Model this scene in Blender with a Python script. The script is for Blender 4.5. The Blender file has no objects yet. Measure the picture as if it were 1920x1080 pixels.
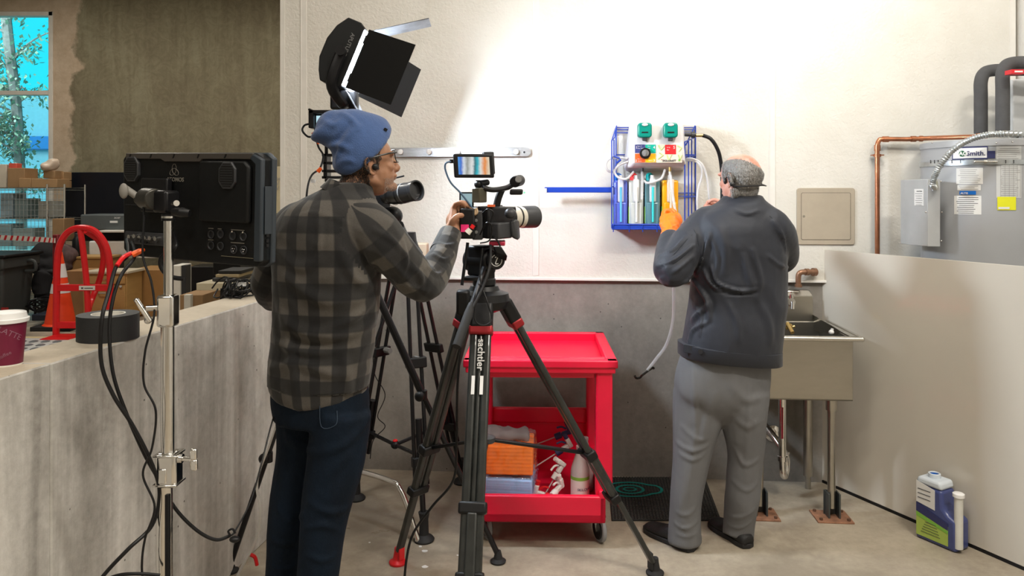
import bpy, bmesh, math, random
import numpy as np
from mathutils import Vector as V, Matrix, noise
from mathutils.bvhtree import BVHTree
random.seed(7); np.random.seed(7)
S = bpy.context.scene
COL = S.collection
PI = math.pi
# ------------------------------------------------------------------ camera, world, lights, exposure
F = 1400.0; HZ = 363.0; CH = 1.58            # focal length in pixels, horizon row, camera height
cam_d = bpy.data.cameras.new('camera'); cam = bpy.data.objects.new('camera', cam_d); COL.objects.link(cam)
cam.location = (0, 0, CH); cam.rotation_euler = (PI/2, 0, 0)
cam_d.sensor_width = 36; cam_d.lens = F/1920*36; cam_d.shift_y = -(540-HZ)/1920; cam_d.clip_end = 200
S.camera = cam
vs = S.view_settings
vs.view_transform = 'Standard'; vs.look = 'None'; vs.gamma = 1; vs.use_curve_mapping = False; vs.exposure = 0.0
try:
    S.cycles.use_denoising = True; S.cycles.max_bounces = 6; S.cycles.sample_clamp_indirect = 6
    S.cycles.transparent_max_bounces = 12; S.cycles.caustics_reflective = False; S.cycles.caustics_refractive = False
except Exception: pass
wd = bpy.data.worlds.new('sky'); S.world = wd; wd.use_nodes = True
bgn = wd.node_tree.nodes['Background']; bgn.inputs[0].default_value = (0.02, 0.80, 1.0, 1); bgn.inputs[1].default_value = 1.15
def area(name, loc, target, size, power, col=(1, 1, 1), size_y=None, spread=PI):
    d = bpy.data.lights.new(name, 'AREA'); d.energy = power; d.color = col; d.size = size; d.spread = spread
    if size_y: d.shape = 'RECTANGLE'; d.size_y = size_y
    o = bpy.data.objects.new(name, d); COL.objects.link(o); o.location = loc
    o.rotation_euler = (V(target)-V(loc)).to_track_quat('-Z', 'Y').to_euler(); return o
WARM = (1.0, 0.93, 0.82)
# ceiling lights of the bay: unseen area lamps without housings, placed and powered for brightness
CEIL = [(-0.9, 0.6), (1.3, 1.4), (-4.2, 6.0), (-6.5, 9.5), (-3.2, 9.6), (1.9, 0.1), (-2.6, -1.4)]
for i, (x, y) in enumerate(CEIL):
    area('ceiling_lamp', (x, y, 4.9), (x, y, 0), 1.2, (46, 24, 88, 58, 58, 165, 70)[i], WARM, 0.35)
# second film light above the frame, aimed at the panelled wall and the dispenser
area('film_lamp', (1.35, 2.9, 3.2), (1.15, 4.15, 2.35), 0.35, 23, (1.0, 0.96, 0.88), 0.35)
# ------------------------------------------------------------------ geometry helpers
def P(px, py, D): return V(((px-960)/F*D, D, CH-(py-HZ)/F*D))
TA = 0.0787; D0 = 4.205
CA = 1/math.sqrt(1+TA*TA); SA = TA*CA
WR = V((CA, -SA, 0)); WN = V((-SA, -CA, 0)); UP = V((0, 0, 1))
def W(px, py, off=0.0):                       # a point standing `off` metres in front of the panelled wall
    k = (px-960)/F; D = (D0-off/CA)/(1+k*TA); return P(px, py, D)
def WX(x, off, z): return V((0, D0, 0)) + WR*x + WN*off + UP*z
def wallx(px, off=0.0): q = W(px, HZ, off); return (q-V((0, D0, 0))).dot(WR)
X_, Y_, Z_ = V((1, 0, 0)), V((0, 1, 0)), V((0, 0, 1))
def perp(a):
    a = a.normalized(); b = Z_ if abs(a.z) < 0.9 else X_
    u = a.cross(b).normalized(); return u, a.cross(u).normalized()
def cr(pts, n=8, closed=False):               # Catmull-Rom
    p = [V(q) for q in pts]; L = len(p); out = []
    for i in range(L if closed else L-1):
        if closed: a, b, c, d = p[(i-1) % L], p[i], p[(i+1) % L], p[(i+2) % L]
        else: a, b, c, d = p[max(i-1, 0)], p[i], p[i+1], p[min(i+2, L-1)]
        for k in range(n):
            t = k/n
            out.append(0.5*((2*b)+(c-a)*t+(2*a-5*b+4*c-d)*t*t+(3*b-a-3*c+d)*t**3))
    if not closed: out.append(p[-1])
    return out
def tag(o, label=None, cat=None, group=None, kind=None):
    if label: o['label'] = label
    if cat: o['category'] = cat
    if group: o['group'] = group
    if kind: o['kind'] = kind
    return o
LOC = {}
def thing(name, label, cat, loc=(0, 0, 0), group=None):
    o = bpy.data.objects.new(name, None); COL.objects.link(o); o.location = V(loc); o.empty_display_size = 0.05
    LOC[o.name] = V(loc); return tag(o, label, cat, group)
def link(me, name, mat, parent=None, bevel=0, smooth=35, seg=2):
    o = bpy.data.objects.new(name, me); COL.objects.link(o)
    if isinstance(mat, (list, tuple)):
        for m in mat: me.materials.append(m)
    elif mat: me.materials.append(mat)
    if smooth:
        me.polygons.foreach_set('use_smooth', [True]*len(me.polygons))
        try: me.set_sharp_from_angle(angle=math.radians(smooth))
        except Exception: pass
    if bevel:
        b = o.modifiers.new('bevel', 'BEVEL'); b.width = bevel; b.segments = seg; b.limit_method = 'ANGLE'; b.angle_limit = math.radians(40)
        b.harden_normals = False
    if parent is not None:
        o.parent = parent
        if parent.name in LOC: o.location = -LOC[parent.name]
    return o
def copy_tree(o, parent=None):
    c = o.copy(); COL.objects.link(c)
    if parent is not None: c.parent = parent
    if o.name in LOC: LOC[c.name] = LOC[o.name].copy()
    for ch in list(o.children): copy_tree(ch, c)
    return c
class MB:
    def __init__(s): s.v = []; s.f = []; s.m = []; s.mi = 0
    def add(s, vs, fs):
        o = len(s.v); s.v += [tuple(q) for q in vs]; s.f += [[i+o for i in f] for f in fs]; s.m += [s.mi]*len(fs); return s
    def mat(s, i): s.mi = i; return s
    def hexa(s, p):                            # p: 4 bottom + 4 top, same winding
        return s.add(p, [(3, 2, 1, 0), (4, 5, 6, 7), (0, 1, 5, 4), (1, 2, 6, 5), (2, 3, 7, 6), (3, 0, 4, 7)])
    def box(s, c, sz, ax=(X_, Y_, Z_)):
        c = V(c); a, b, d = [V(ax[i])*sz[i]/2 for i in range(3)]
        return s.hexa([c-a-b-d, c+a-b-d, c+a+b-d, c-a+b-d, c-a-b+d, c+a-b+d, c+a+b+d, c-a+b+d])
    def bb(s, lo, hi): lo = V(lo); hi = V(hi); return s.box((lo+hi)/2, hi-lo)
    def pb(s, x0, y0, x1, y1, Da, Db):         # upright box whose front face spans those pixels at distance Da
        a = P(x0, y1, Da); b = P(x1, y0, Da); return s.bb((a.x, Da, a.z), (b.x, Db, b.z))
    def cyl(s, a, b, r, r2=None, n=16, caps=True):
        a = V(a); b = V(b); r2 = r if r2 is None else r2; u, w = perp(b-a); vs = []
        for p, q in ((a, r), (b, r2)):
            for i in range(n): t = 2*PI*i/n; vs.append(p+u*math.cos(t)*q+w*math.sin(t)*q)
        fs = [(i, (i+1) % n, n+(i+1) % n, n+i) for i in range(n)]
        if caps: fs += [tuple(range(n-1, -1, -1)), tuple(range(n, 2*n))]
        return s.add(vs, fs)
    def loft(s, rings, caps=True, close=False):
        n = len(rings[0]); vs = [q for r in rings for q in r]; fs = []; m = len(rings)
        for j in range(m if close else m-1):
            k = (j+1) % m
            for i in range(n): fs.append((j*n+i, j*n+(i+1) % n, k*n+(i+1) % n, k*n+i))
        if caps and not close: fs += [tuple(range(n-1, -1, -1)), tuple(range((m-1)*n, m*n))]
        return s.add(vs, fs)
    def tube(s, pts, r, n=8, closed=False, flat=1.0):
        pts = [V(p) for p in pts]; L = len(pts); rs = r if isinstance(r, (list, tuple)) else [r]*L
        t0 = (pts[1]-pts[0]).normalized(); u, _ = perp(t0); rings = []
        for i in range(L):
            if closed: t = pts[(i+1) % L]-pts[i-1]
            else: t = pts[min(i+1, L-1)]-pts[max(i-1, 0)]
            t = t.normalized() if t.length > 1e-9 else t0
            u = (u-t*u.dot(t)); u = u.normalized() if u.length > 1e-6 else perp(t)[0]
            w = t.cross(u); t0 = t
            rings.append([pts[i]+(u*math.cos(2*PI*k/n)+w*math.sin(2*PI*k/n)*flat)*rs[i] for k in range(n)])
        return s.loft(rings, not closed, closed)
    def lathe(s, prof, o, ax=Z_, n=28, caps=True):
        o = V(o); ax = V(ax).normalized(); u, w = perp(ax)
        return s.loft([[o+ax*h+(u*math.cos(2*PI*k/n)+w*math.sin(2*PI*k/n))*r for k in range(n)] for r, h in prof], caps)
    def ell(s, c, rad, ax=(X_, Y_, Z_), n=20, m=12):
        c = V(c); rings = []
        for j in range(1, m):
            t = PI*j/m
            rings.append([c+V(ax[0])*rad[0]*math.sin(t)*math.cos(2*PI*k/n)+V(ax[1])*rad[1]*math.sin(t)*math.sin(2*PI*k/n)+V(ax[2])*rad[2]*math.cos(t) for k in range(n)])
        o = len(s.v); s.loft(rings, False)
        top = c+V(ax[2])*rad[2]; bot = c-V(ax[2])*rad[2]; q = len(s.v); s.v += [tuple(top), tuple(bot)]
        for k in range(n):
            s.f.append([o+(k+1) % n, o+k, q]); s.m.append(s.mi)
            e = o+(m-2)*n; s.f.append([e+k, e+(k+1) % n, q+1]); s.m.append(s.mi)
        return s
    def prism(s, poly, o, ax, ay, h):          # polygon in (ax, ay) at o, extruded along h (vector)
        o = V(o); h = V(h); n = len(poly); a = [o+V(ax)*p[0]+V(ay)*p[1] for p in poly]
        return s.add(a+[q+h for q in a], [tuple(range(n-1, -1, -1)), tuple(range(n, 2*n))]+[(i, (i+1) % n, n+(i+1) % n, n+i) for i in range(n)])
    def sphere_chain(s, pts, rs, n=14):
        for p, r in zip(pts, rs): s.ell(p, (r, r, r), n=n, m=8)
        for i in range(len(pts)-1): s.cyl(pts[i], pts[i+1], rs[i]*0.995, rs[i+1]*0.995, n=n)
        return s
    def mesh(s, name):
        me = bpy.data.meshes.new(name); me.from_pydata(s.v, [], s.f); me.update()
        if any(s.m): me.polygons.foreach_set('material_index', s.m)
        bm = bmesh.new(); bm.from_mesh(me); bmesh.ops.recalc_face_normals(bm, faces=bm.faces); bm.to_mesh(me); bm.free()
        return me
    def build(s, name, mat, parent=None, bevel=0, smooth=35, seg=2): return link(s.mesh(name), name, mat, parent, bevel, smooth, seg)
def evaluated(o, name):
    dg = bpy.context.evaluated_depsgraph_get(); dg.update()
    me = bpy.data.meshes.new_from_object(o.evaluated_get(dg), depsgraph=dg); me.name = name
    old = o.data; bpy.data.objects.remove(o); 
    if old.users == 0: bpy.data.meshes.remove(old) if isinstance(old, bpy.types.Mesh) else None
    return me
def remesh(mb, name, vox=0.008, it=6, fac=0.5):
    me = mb.mesh(name); o = bpy.data.objects.new(name, me); COL.objects.link(o)
    r = o.modifiers.new('r', 'REMESH'); r.mode = 'VOXEL'; r.voxel_size = vox; r.use_smooth_shade = True
    if it: s = o.modifiers.new('s', 'SMOOTH'); s.factor = fac; s.iterations = it
    return evaluated(o, name)
def text_mb(mb, txt, o, right, up, size, depth=0.0006, align='LEFT', bold=0.0, shear=0.0):
    cu = bpy.data.curves.new('t', 'FONT'); cu.body = txt; cu.size = size; cu.align_x = align; cu.extrude = depth/2; cu.offset = bold; cu.shear = shear
    cu.resolution_u = 3
    ob = bpy.data.objects.new('t', cu); COL.objects.link(ob)
    dg = bpy.context.evaluated_depsgraph_get(); dg.update()
    me = ob.evaluated_get(dg).to_mesh(); right = V(right).normalized(); up = V(up).normalized(); nn = right.cross(up)
    mb.add([V(o)+right*q.co.x+up*q.co.y+nn*(q.co.z+depth/2) for q in me.vertices], [tuple(p.vertices) for p in me.polygons])
    bpy.data.objects.remove(ob); return mb
def screen_to(me, px, py):                     # where the sight line through that pixel meets the mesh
    bvh = screen_to.cache.get(me.name)
    if bvh is None: bvh = screen_to.cache[me.name] = BVHTree.FromPolygons([v.co[:] for v in me.vertices], [p.vertices[:] for p in me.polygons])
    d = (P(px, py, 1)-V((0, 0, CH))).normalized(); h = bvh.ray_cast(V((0, 0, CH)), d); return h[0]
screen_to.cache = {}
def fold(me, creases, namp=0.0, nscale=(6, 6, 6), nseed=0, fine=0.0):
    """cloth folds: each crease is (pixel polyline, width m, amplitude m)"""
    n = len(me.vertices); co = np.empty(n*3); me.vertices.foreach_get('co', co); co = co.reshape(-1, 3)
    nr = np.empty(n*3); me.vertices.foreach_get('normal', nr); nr = nr.reshape(-1, 3)
    disp = np.zeros(n)
    for poly, w, a in creases:
        pts = [screen_to(me, *q) for q in poly]; pts = [q for q in pts if q]
        if len(pts) < 2: continue
        pts = cr(pts, 4); best = np.full(n, 9.0); tt = np.zeros(n); L = len(pts)-1
        for i in range(L):
            A = np.array(pts[i]); B = np.array(pts[i+1]); d = B-A; l2 = max(d@d, 1e-9)
            t = np.clip(((co-A)@d)/l2, 0, 1); q = np.linalg.norm(co-(A+t[:, None]*d), axis=1)
            m = q < best; best[m] = q[m]; tt[m] = (i+t[m])/L
        x = best/w; disp += a*(1-1.2*x*x)*np.exp(-x*x)*(0.35+0.65*np.sin(np.pi*np.clip(tt, 0.02, 0.98)))
    if namp or fine:
        for i in range(n):
            q = co[i]; p = V((q[0]*nscale[0]+nseed, q[1]*nscale[1], q[2]*nscale[2]))
            if namp:
                v = noise.noise(p); disp[i] += namp*(1-abs(v)*2.4)
            if fine: disp[i] += fine*noise.noise(V((q[0]*55, q[1]*55, q[2]*40)))
    co += nr*disp[:, None]; me.vertices.foreach_set('co', co.ravel()); me.update(); screen_to.cache.pop(me.name, None)
# ------------------------------------------------------------------ materials
MATS = {}
def ntree(name):
    m = bpy.data.materials.new(name); m.use_nodes = True; nt = m.node_tree; return m, nt, nt.nodes['Principled BSDF']
def lnk(nt, a, b): nt.links.new(a, b)
def node(nt, t, **kw):
    n = nt.nodes.new(t)
    for k, v in kw.items(): setattr(n, k, v)
    return n
def mat(name, col, rough=0.5, metal=0.0, var=0.0, vscale=8, bump=0.0, bscale=60, spec=0.5, trans=0.0, alpha=1.0, emit=None, est=0.0, coat=0.0, sss=0.0, stretch=(1, 1, 1), ior=1.45, sheen=0.0, aniso=0.0):
    if name in MATS: return MATS[name]
    m, nt, b = ntree(name); I = b.inputs
    I['Base Color'].default_value = (*col, 1); I['Roughness'].default_value = rough; I['Metallic'].default_value = metal
    I['Specular IOR Level'].default_value = spec; I['Transmission Weight'].default_value = trans; I['Alpha'].default_value = alpha
    I['IOR'].default_value = ior; I['Coat Weight'].default_value = coat; I['Subsurface Weight'].default_value = sss; I['Sheen Weight'].default_value = sheen
    if sss: I['Subsurface Radius'].default_value = (0.02, 0.008, 0.004); I['Subsurface Scale'].default_value = 0.3
    if emit: I['Emission Color'].default_value = (*emit, 1); I['Emission Strength'].default_value = est
    tc = node(nt, 'ShaderNodeTexCoord'); mp = node(nt, 'ShaderNodeMapping'); mp.inputs['Scale'].default_value = stretch; lnk(nt, tc.outputs['Object'], mp.inputs[0])
    v = var if var else 0.06
    n1 = node(nt, 'ShaderNodeTexNoise'); n1.inputs['Scale'].default_value = vscale; n1.inputs['Detail'].default_value = 6; n1.inputs['Roughness'].default_value = 0.65
    lnk(nt, mp.outputs[0], n1.inputs['Vector'])
    mr = node(nt, 'ShaderNodeMapRange'); mr.inputs[1].default_value = 0.3; mr.inputs[2].default_value = 0.7; mr.inputs[3].default_value = 1-v; mr.inputs[4].default_value = 1+v
    lnk(nt, n1.outputs[0], mr.inputs[0])
    vm = node(nt, 'ShaderNodeVectorMath', operation='SCALE'); vm.inputs[0].default_value = col; lnk(nt, mr.outputs[0], vm.inputs['Scale']); lnk(nt, vm.outputs[0], I['Base Color'])
    if bump:
        n2 = node(nt, 'ShaderNodeTexNoise'); n2.inputs['Scale'].default_value = bscale; n2.inputs['Detail'].default_value = 3; lnk(nt, mp.outputs[0], n2.inputs['Vector'])
        bp = node(nt, 'ShaderNodeBump'); bp.inputs['Strength'].default_value = bump; bp.inputs['Distance'].default_value = 0.004; lnk(nt, n2.outputs[0], bp.inputs['Height']); lnk(nt, bp.outputs[0], I['Normal'])
    MATS[name] = m; return m
def ramp(nt, fac, stops):
    r = node(nt, 'ShaderNodeValToRGB'); e = r.color_ramp.elements
    while len(e) > len(stops): e.remove(e[-1])
    while len(e) < len(stops): e.new(0.5)
    for q, (p, c) in zip(e, stops): q.position = p; q.color = (*c, 1)
    lnk(nt, fac, r.inputs[0]); return r
def noisen(nt, vec, sc, det=6, ro=0.6, st=(1, 1, 1), dist=0.0):
    mp = node(nt, 'ShaderNodeMapping'); mp.inputs['Scale'].default_value = st; lnk(nt, vec, mp.inputs[0])
    n = node(nt, 'ShaderNodeTexNoise'); n.inputs['Scale'].default_value = sc; n.inputs['Detail'].default_value = det; n.inputs['Roughness'].default_value = ro; n.inputs['Distortion'].default_value = dist
    lnk(nt, mp.outputs[0], n.inputs['Vector']); return n
def mixc(nt, fac, a, b, mode='MIX'):
    m = node(nt, 'ShaderNodeMix', data_type='RGBA', blend_type=mode)
    for s, q in ((0, fac), (6, a), (7, b)):
        if isinstance(q, (int, float)): m.inputs[s].default_value = q
        elif isinstance(q, tuple): m.inputs[s].default_value = (*q, 1)
        else: lnk(nt, q, m.inputs[s])
    return m.outputs[2]
def concrete(name, lo, hi, streak=(2.5, 2.5, 0.25), rough=0.75, pits=True, scale=1.6, stain=None, sf=0.5, bump=0.25, gloss=False):
    m, nt, b = ntree(name); tc = node(nt, 'ShaderNodeTexCoord'); g = tc.outputs['Object']
    a = noisen(nt, g, scale, 8, 0.62); s = noisen(nt, g, 2.2, 6, 0.6, streak, 0.6)
    mx = node(nt, 'ShaderNodeMix'); mx.inputs[0].default_value = sf; lnk(nt, a.outputs[0], mx.inputs[2]); lnk(nt, s.outputs[0], mx.inputs[3])
    c = ramp(nt, mx.outputs[0], [(0.36, lo), (0.64, hi)]).outputs[0]
    f = noisen(nt, g, 30, 6, 0.7); c = mixc(nt, 0.22, c, ramp(nt, f.outputs[0], [(0.3, tuple(x*0.6 for x in lo)), (0.7, hi)]).outputs[0])
    if stain:
        q = noisen(nt, g, 1.1, 5, 0.6, (1, 1, 1), 1.0); k = ramp(nt, q.outputs[0], [(0.5, (0, 0, 0)), (0.62, (1, 1, 1))]); 
        mm = node(nt, 'ShaderNodeMath', operation='MULTIPLY'); mm.inputs[1].default_value = 0.55; lnk(nt, k.outputs[0], mm.inputs[0]); c = mixc(nt, mm.outputs[0], c, stain)
    if pits:
        vo = node(nt, 'ShaderNodeTexVoronoi'); vo.inputs['Scale'].default_value = 13; lnk(nt, g, vo.inputs['Vector'])
        k = ramp(nt, vo.outputs['Distance'], [(0.035, (1, 1, 1)), (0.06, (0, 0, 0))]); c = mixc(nt, k.outputs[0], c, tuple(x*0.35 for x in lo))
    lnk(nt, c, b.inputs['Base Color']); b.inputs['Roughness'].default_value = rough
    if gloss:
        rr = node(nt, 'ShaderNodeMapRange'); rr.inputs[1].default_value = 0.35; rr.inputs[2].default_value = 0.65; rr.inputs[3].default_value = rough-0.15; rr.inputs[4].default_value = rough+0.15; lnk(nt, a.outputs[0], rr.inputs[0]); lnk(nt, rr.outputs[0], b.inputs['Roughness'])
    bp = node(nt, 'ShaderNodeBump'); bp.inputs['Strength'].default_value = bump; bp.inputs['Distance'].default_value = 0.006; lnk(nt, f.outputs[0], bp.inputs['Height']); lnk(nt, bp.outputs[0], b.inputs['Normal'])
    return m
M_LOW = concrete('cast_concrete', (0.30, 0.285, 0.26), (0.82, 0.80, 0.765), (3.6, 3.6, 0.20), sf=.66)
M_LOWTOP = concrete('troweled_concrete', (0.50, 0.43, 0.33), (0.66, 0.59, 0.49), (1, 1, 1), 0.8, False)
M_BACKC = concrete('grey_cast_concrete', (0.15, 0.135, 0.12), (0.30, 0.28, 0.255), (1.5, 1.5, 0.5), 0.7, True)
M_FAR = concrete('dark_mottled_concrete', (0.085, 0.075, 0.045), (0.165, 0.150, 0.098), (3, 3, 0.5), 0.85, False, 1.2, None, 0.5, 0.2)
M_FLOOR = concrete('concrete_floor', (0.23, 0.19, 0.14), (0.52, 0.455, 0.36), (1, 1, 1), 0.42, False, 1.3, (0.21, 0.175, 0.135), 0.4, 0.12, True)
M_PLAST = concrete('patched_plaster', (0.33, 0.25, 0.17), (0.45, 0.35, 0.25), (1, 1, 1), 0.85, False, 3)
def frp():
    m, nt, b = ntree('pebbled_white_panel'); tc = node(nt, 'ShaderNodeTexCoord'); g = tc.outputs['Object']
    n = noisen(nt, g, 55, 3, 0.5, (1, 1, 1.0), 0.5); n2 = noisen(nt, g, 6, 3, 0.5)
    c = ramp(nt, n2.outputs[0], [(0.3, (0.65, 0.63, 0.58)), (0.7, (0.70, 0.68, 0.635))]); lnk(nt, c.outputs[0], b.inputs['Base Color'])
    b.inputs['Roughness'].default_value = 0.33; b.inputs['Specular IOR Level'].default_value = 0.5
    bp = node(nt, 'ShaderNodeBump'); bp.inputs['Strength'].default_value = 0.6; bp.inputs['Distance'].default_value = 0.005; lnk(nt, n.outputs[0], bp.inputs['Height']); lnk(nt, bp.outputs[0], b.inputs['Normal']); return m
M_FRP = frp()
WHITEP = mat('white_trim_plastic', (0.72, 0.70, 0.66), 0.35)
BLACK = mat('black_plastic', (0.007, 0.007, 0.008), 0.42, spec=.35, bump=0.05, bscale=400)
BLACKM = mat('black_metal', (0.015, 0.015, 0.017), 0.3, 0.4)
RUBBER = mat('black_rubber', (0.014, 0.014, 0.015), 0.7)
DGREY = mat('dark_grey_plastic', (0.035, 0.036, 0.04), 0.45)
GREY = mat('grey_plastic', (0.18, 0.18, 0.18), 0.5)
CHROME = mat('chrome', (0.78, 0.77, 0.75), 0.14, 1.0)
STEEL = mat('brushed_stainless_steel', (0.45, 0.43, 0.385), 0.30, 1.0, 0.08, 3, 0.0, 40, stretch=(1, 1, 3))
STEELB = mat('bright_steel', (0.65, 0.64, 0.60), 0.25, 1.0)
GALV = mat('galvanised_steel', (0.50, 0.53, 0.55), 0.35, 0.9, 0.15, 20)
COPPER = mat('copper_pipe', (0.52, 0.22, 0.12), 0.32, 1.0, 0.25, 12)
BRASS = mat('brass', (0.60, 0.42, 0.16), 0.3, 1.0)
RED = mat('red_moulded_plastic', (0.78, 0.006, 0.045), 0.33, 0, 0.08, 4, 0.05, 200, spec=0.6)
REDDK = mat('dark_red_anodised_metal', (0.30, 0.015, 0.02), 0.4, 0.3)
REDPAINT = mat('red_painted_steel', (0.72, 0.015, 0.02), 0.3, 0, 0.08)
WHITE = mat('white_plastic', (0.80, 0.80, 0.80), 0.35)
OFFW = mat('white_card', (0.78, 0.76, 0.70), 0.7)
CARD = mat('brown_cardboard', (0.36, 0.22, 0.11), 0.8, 0, 0.08)
TEAL = mat('teal_plastic', (0.0, 0.22, 0.17), 0.25)
BLUE = mat('blue_coated_wire', (0.008, 0.045, 0.38), 0.35)
ORANGE = mat('orange_plastic', (0.90, 0.12, 0.01), 0.4)
GREEN = mat('green_print', (0.20, 0.45, 0.06), 0.5)
NAVY = mat('navy_print', (0.03, 0.035, 0.12), 0.5)
TEXT = mat('dark_print', (0.05, 0.05, 0.06), 0.6)
GTEXT = mat('grey_print', (0.30, 0.30, 0.30), 0.6)
WTEXT = mat('white_print', (0.75, 0.75, 0.75), 0.6)
GLASSM = None
def glassy(name, col, alpha, rough=0.05):
    m, nt, b = ntree(name); nt.nodes.remove(b); out = nt.nodes['Material Output']
    t = node(nt, 'ShaderNodeBsdfTransparent'); t.inputs[0].default_value = (*col, 1)
    g = node(nt, 'ShaderNodeBsdfGlossy'); g.inputs[0].default_value = (1, 1, 1, 1); g.inputs['Roughness'].default_value = rough
    d = node(nt, 'ShaderNodeBsdfDiffuse'); d.inputs[0].default_value = (*[min(1, c) for c in col], 1)
    l0 = node(nt, 'ShaderNodeLayerWeight'); lp = node(nt, 'ShaderNodeMath', operation='POWER'); lp.inputs[1].default_value = 3; lnk(nt, l0.outputs['Facing'], lp.inputs[0]); lw = node(nt, 'ShaderNodeMath', operation='MULTIPLY_ADD'); lw.inputs[1].default_value = .6; lw.inputs[2].default_value = .05; lnk(nt, lp.outputs[0], lw.inputs[0])
    a = node(nt, 'ShaderNodeMixShader'); a.inputs[0].default_value = alpha; lnk(nt, t.outputs[0], a.inputs[1]); lnk(nt, d.outputs[0], a.inputs[2])
    c = node(nt, 'ShaderNodeMixShader'); lnk(nt, lw.outputs[0], c.inputs[0]); lnk(nt, a.outputs[0], c.inputs[1]); lnk(nt, g.outputs[0], c.inputs[2])
    lnk(nt, c.outputs[0], out.inputs[0]); return m
PANE = glassy('window_glass', (0.97, 1, 1), 0.0)
VINYL = glassy('clear_vinyl', (0.93, 0.93, 0.95), 0.30, 0.12)
FILM = glassy('clear_wrap', (0.99, 0.99, 0.99), 0.0, 0.06)
# ------------------------------------------------------------------ the setting
def struct(mb, name, m, parent=None, bevel=0, label=None):
    o = mb.build(name, m, parent, bevel)
    if parent is None: tag(o, label, None, None, 'structure')
    return o
struct(MB().bb((-11, -4, -0.1), (4.2, 12.6, 0)), 'floor', M_FLOOR, label='stained tan concrete floor')
struct(MB().bb((-11, -4, 5.2), (4.2, 12.6, 5.3)), 'ceiling', mat('ceiling_paint', (0.6, 0.58, 0.54), 0.9), label='plain pale ceiling')
xl = wallx(527, 0); xr = 2.70; HP = 1.10
def wbox(mb, x0, x1, o0, o1, z0, z1):
    return mb.box(WX((x0+x1)/2, (o0+o1)/2, (z0+z1)/2), (x1-x0, abs(o1-o0), z1-z0), (WR, WN, UP))
struct(wbox(MB(), xl, xr+0.1, -0.16, -0.012, 0, HP), 'wall_back_lower', M_BACKC, label='bare grey concrete lower part of the back wall')
pan = struct(wbox(MB(), xl, xr, -0.16, 0, HP, 5.2), 'wall_back', M_FRP, label='glossy white pebbled panel wall behind the two men')
for i, px in enumerate((570, 1005, 1448)):
    x = wallx(px); mb = wbox(MB(), x-0.016, x+0.016, -0.002, 0.0025, HP+0.02, 5.2)
    wbox(mb, x-0.020, x-0.014, -0.002, 0.004, HP+0.02, 5.2)
    tag(mb.build('trim_%d' % (i+1), WHITEP, None, 0.001), 'white vertical joint strip between wall panels, ' + ('leftmost, near the wall end', 'beside the camera', 'right of the standing man')[i], kind='structure')
tag(wbox(MB(), xl-0.004, xl+0.022, -0.162, 0.004, HP, 5.2).build('trim_4', WHITEP), 'white end cap of the panelled wall by the opening', kind='structure')
tag(wbox(MB(), xl, xr, -0.02, 0.012, HP-0.006, HP+0.008).build('trim_5', WHITEP, None, 0.002), 'thin white ledge strip under the wall panels', kind='structure')
tag(wbox(MB(), xr-0.03, xr, -0.002, 0.004, HP, 5.2).build('trim_6', WHITEP), 'corner strip at the right end of the panelled wall', kind='structure')
q = WX(xr, -.16, 0); q2 = V((3.05, -4, 0)); struct(MB().hexa([q, q2, q2+X_*.12, q+X_*.12, q+Z_*5.2, q2+Z_*5.2, q2+X_*.12+Z_*5.2, q+X_*.12+Z_*5.2]), 'wall_right', M_FRP, label='white side wall beside the water heater')
struct(MB().bb((xl, 4.5, 0), (xl+0.12, 12.2, 5.2)), 'wall_side', mat('plain_wall_paint', (0.5, 0.48, 0.44), 0.8), label='side wall of the far bay')
struct(MB().bb((-11, -4, 0), (4.2, -3.9, 5.2)), 'wall_behind', MATS['plain_wall_paint'], label='wall behind the photographer')
struct(MB().bb((-11, -4, 0), (-10.9, 12.6, 5.2)), 'wall_left', MATS['plain_wall_paint'], label='left wall of the far bay')
# low cast wall
def lowx(D): return -1.204+0.142*(D-2.81)
LT = 0.205
mb = MB()
def lowseg(mb, a, b, inset=0, z1=HP, z0=0):
    mb.hexa([V((lowx(a)-LT+inset, a, z0)), V((lowx(a)-inset, a, z0)), V((lowx(b)-inset, b, z0)), V((lowx(b)-LT+inset, b, z0)),
             V((lowx(a)-LT+inset, a, z1)), V((lowx(a)-inset, a, z1)), V((lowx(b)-inset, b, z1)), V((lowx(b)-LT+inset, b, z1))]); return mb
lowseg(mb, -1.0, 2.108); lowseg(mb, 2.113, 4.30); lowseg(mb, 2.0, 2.2, 0.006, HP-0.004)
me = mb.mesh('wall_low'); me.materials.append(M_LOW); me.materials.append(M_LOWTOP)
for p in me.polygons:
    if p.normal.z > 0.9: p.material_index = 1
lw_ = bpy.data.objects.new('wall_low', me); COL.objects.link(lw_); tag(lw_, 'low pale concrete wall with a troweled top, at the left', kind='structure')
b_ = lw_.modifiers.new('b', 'BEVEL'); b_.width = 0.004; b_.segments = 1; b_.limit_method = 'ANGLE'
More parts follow.
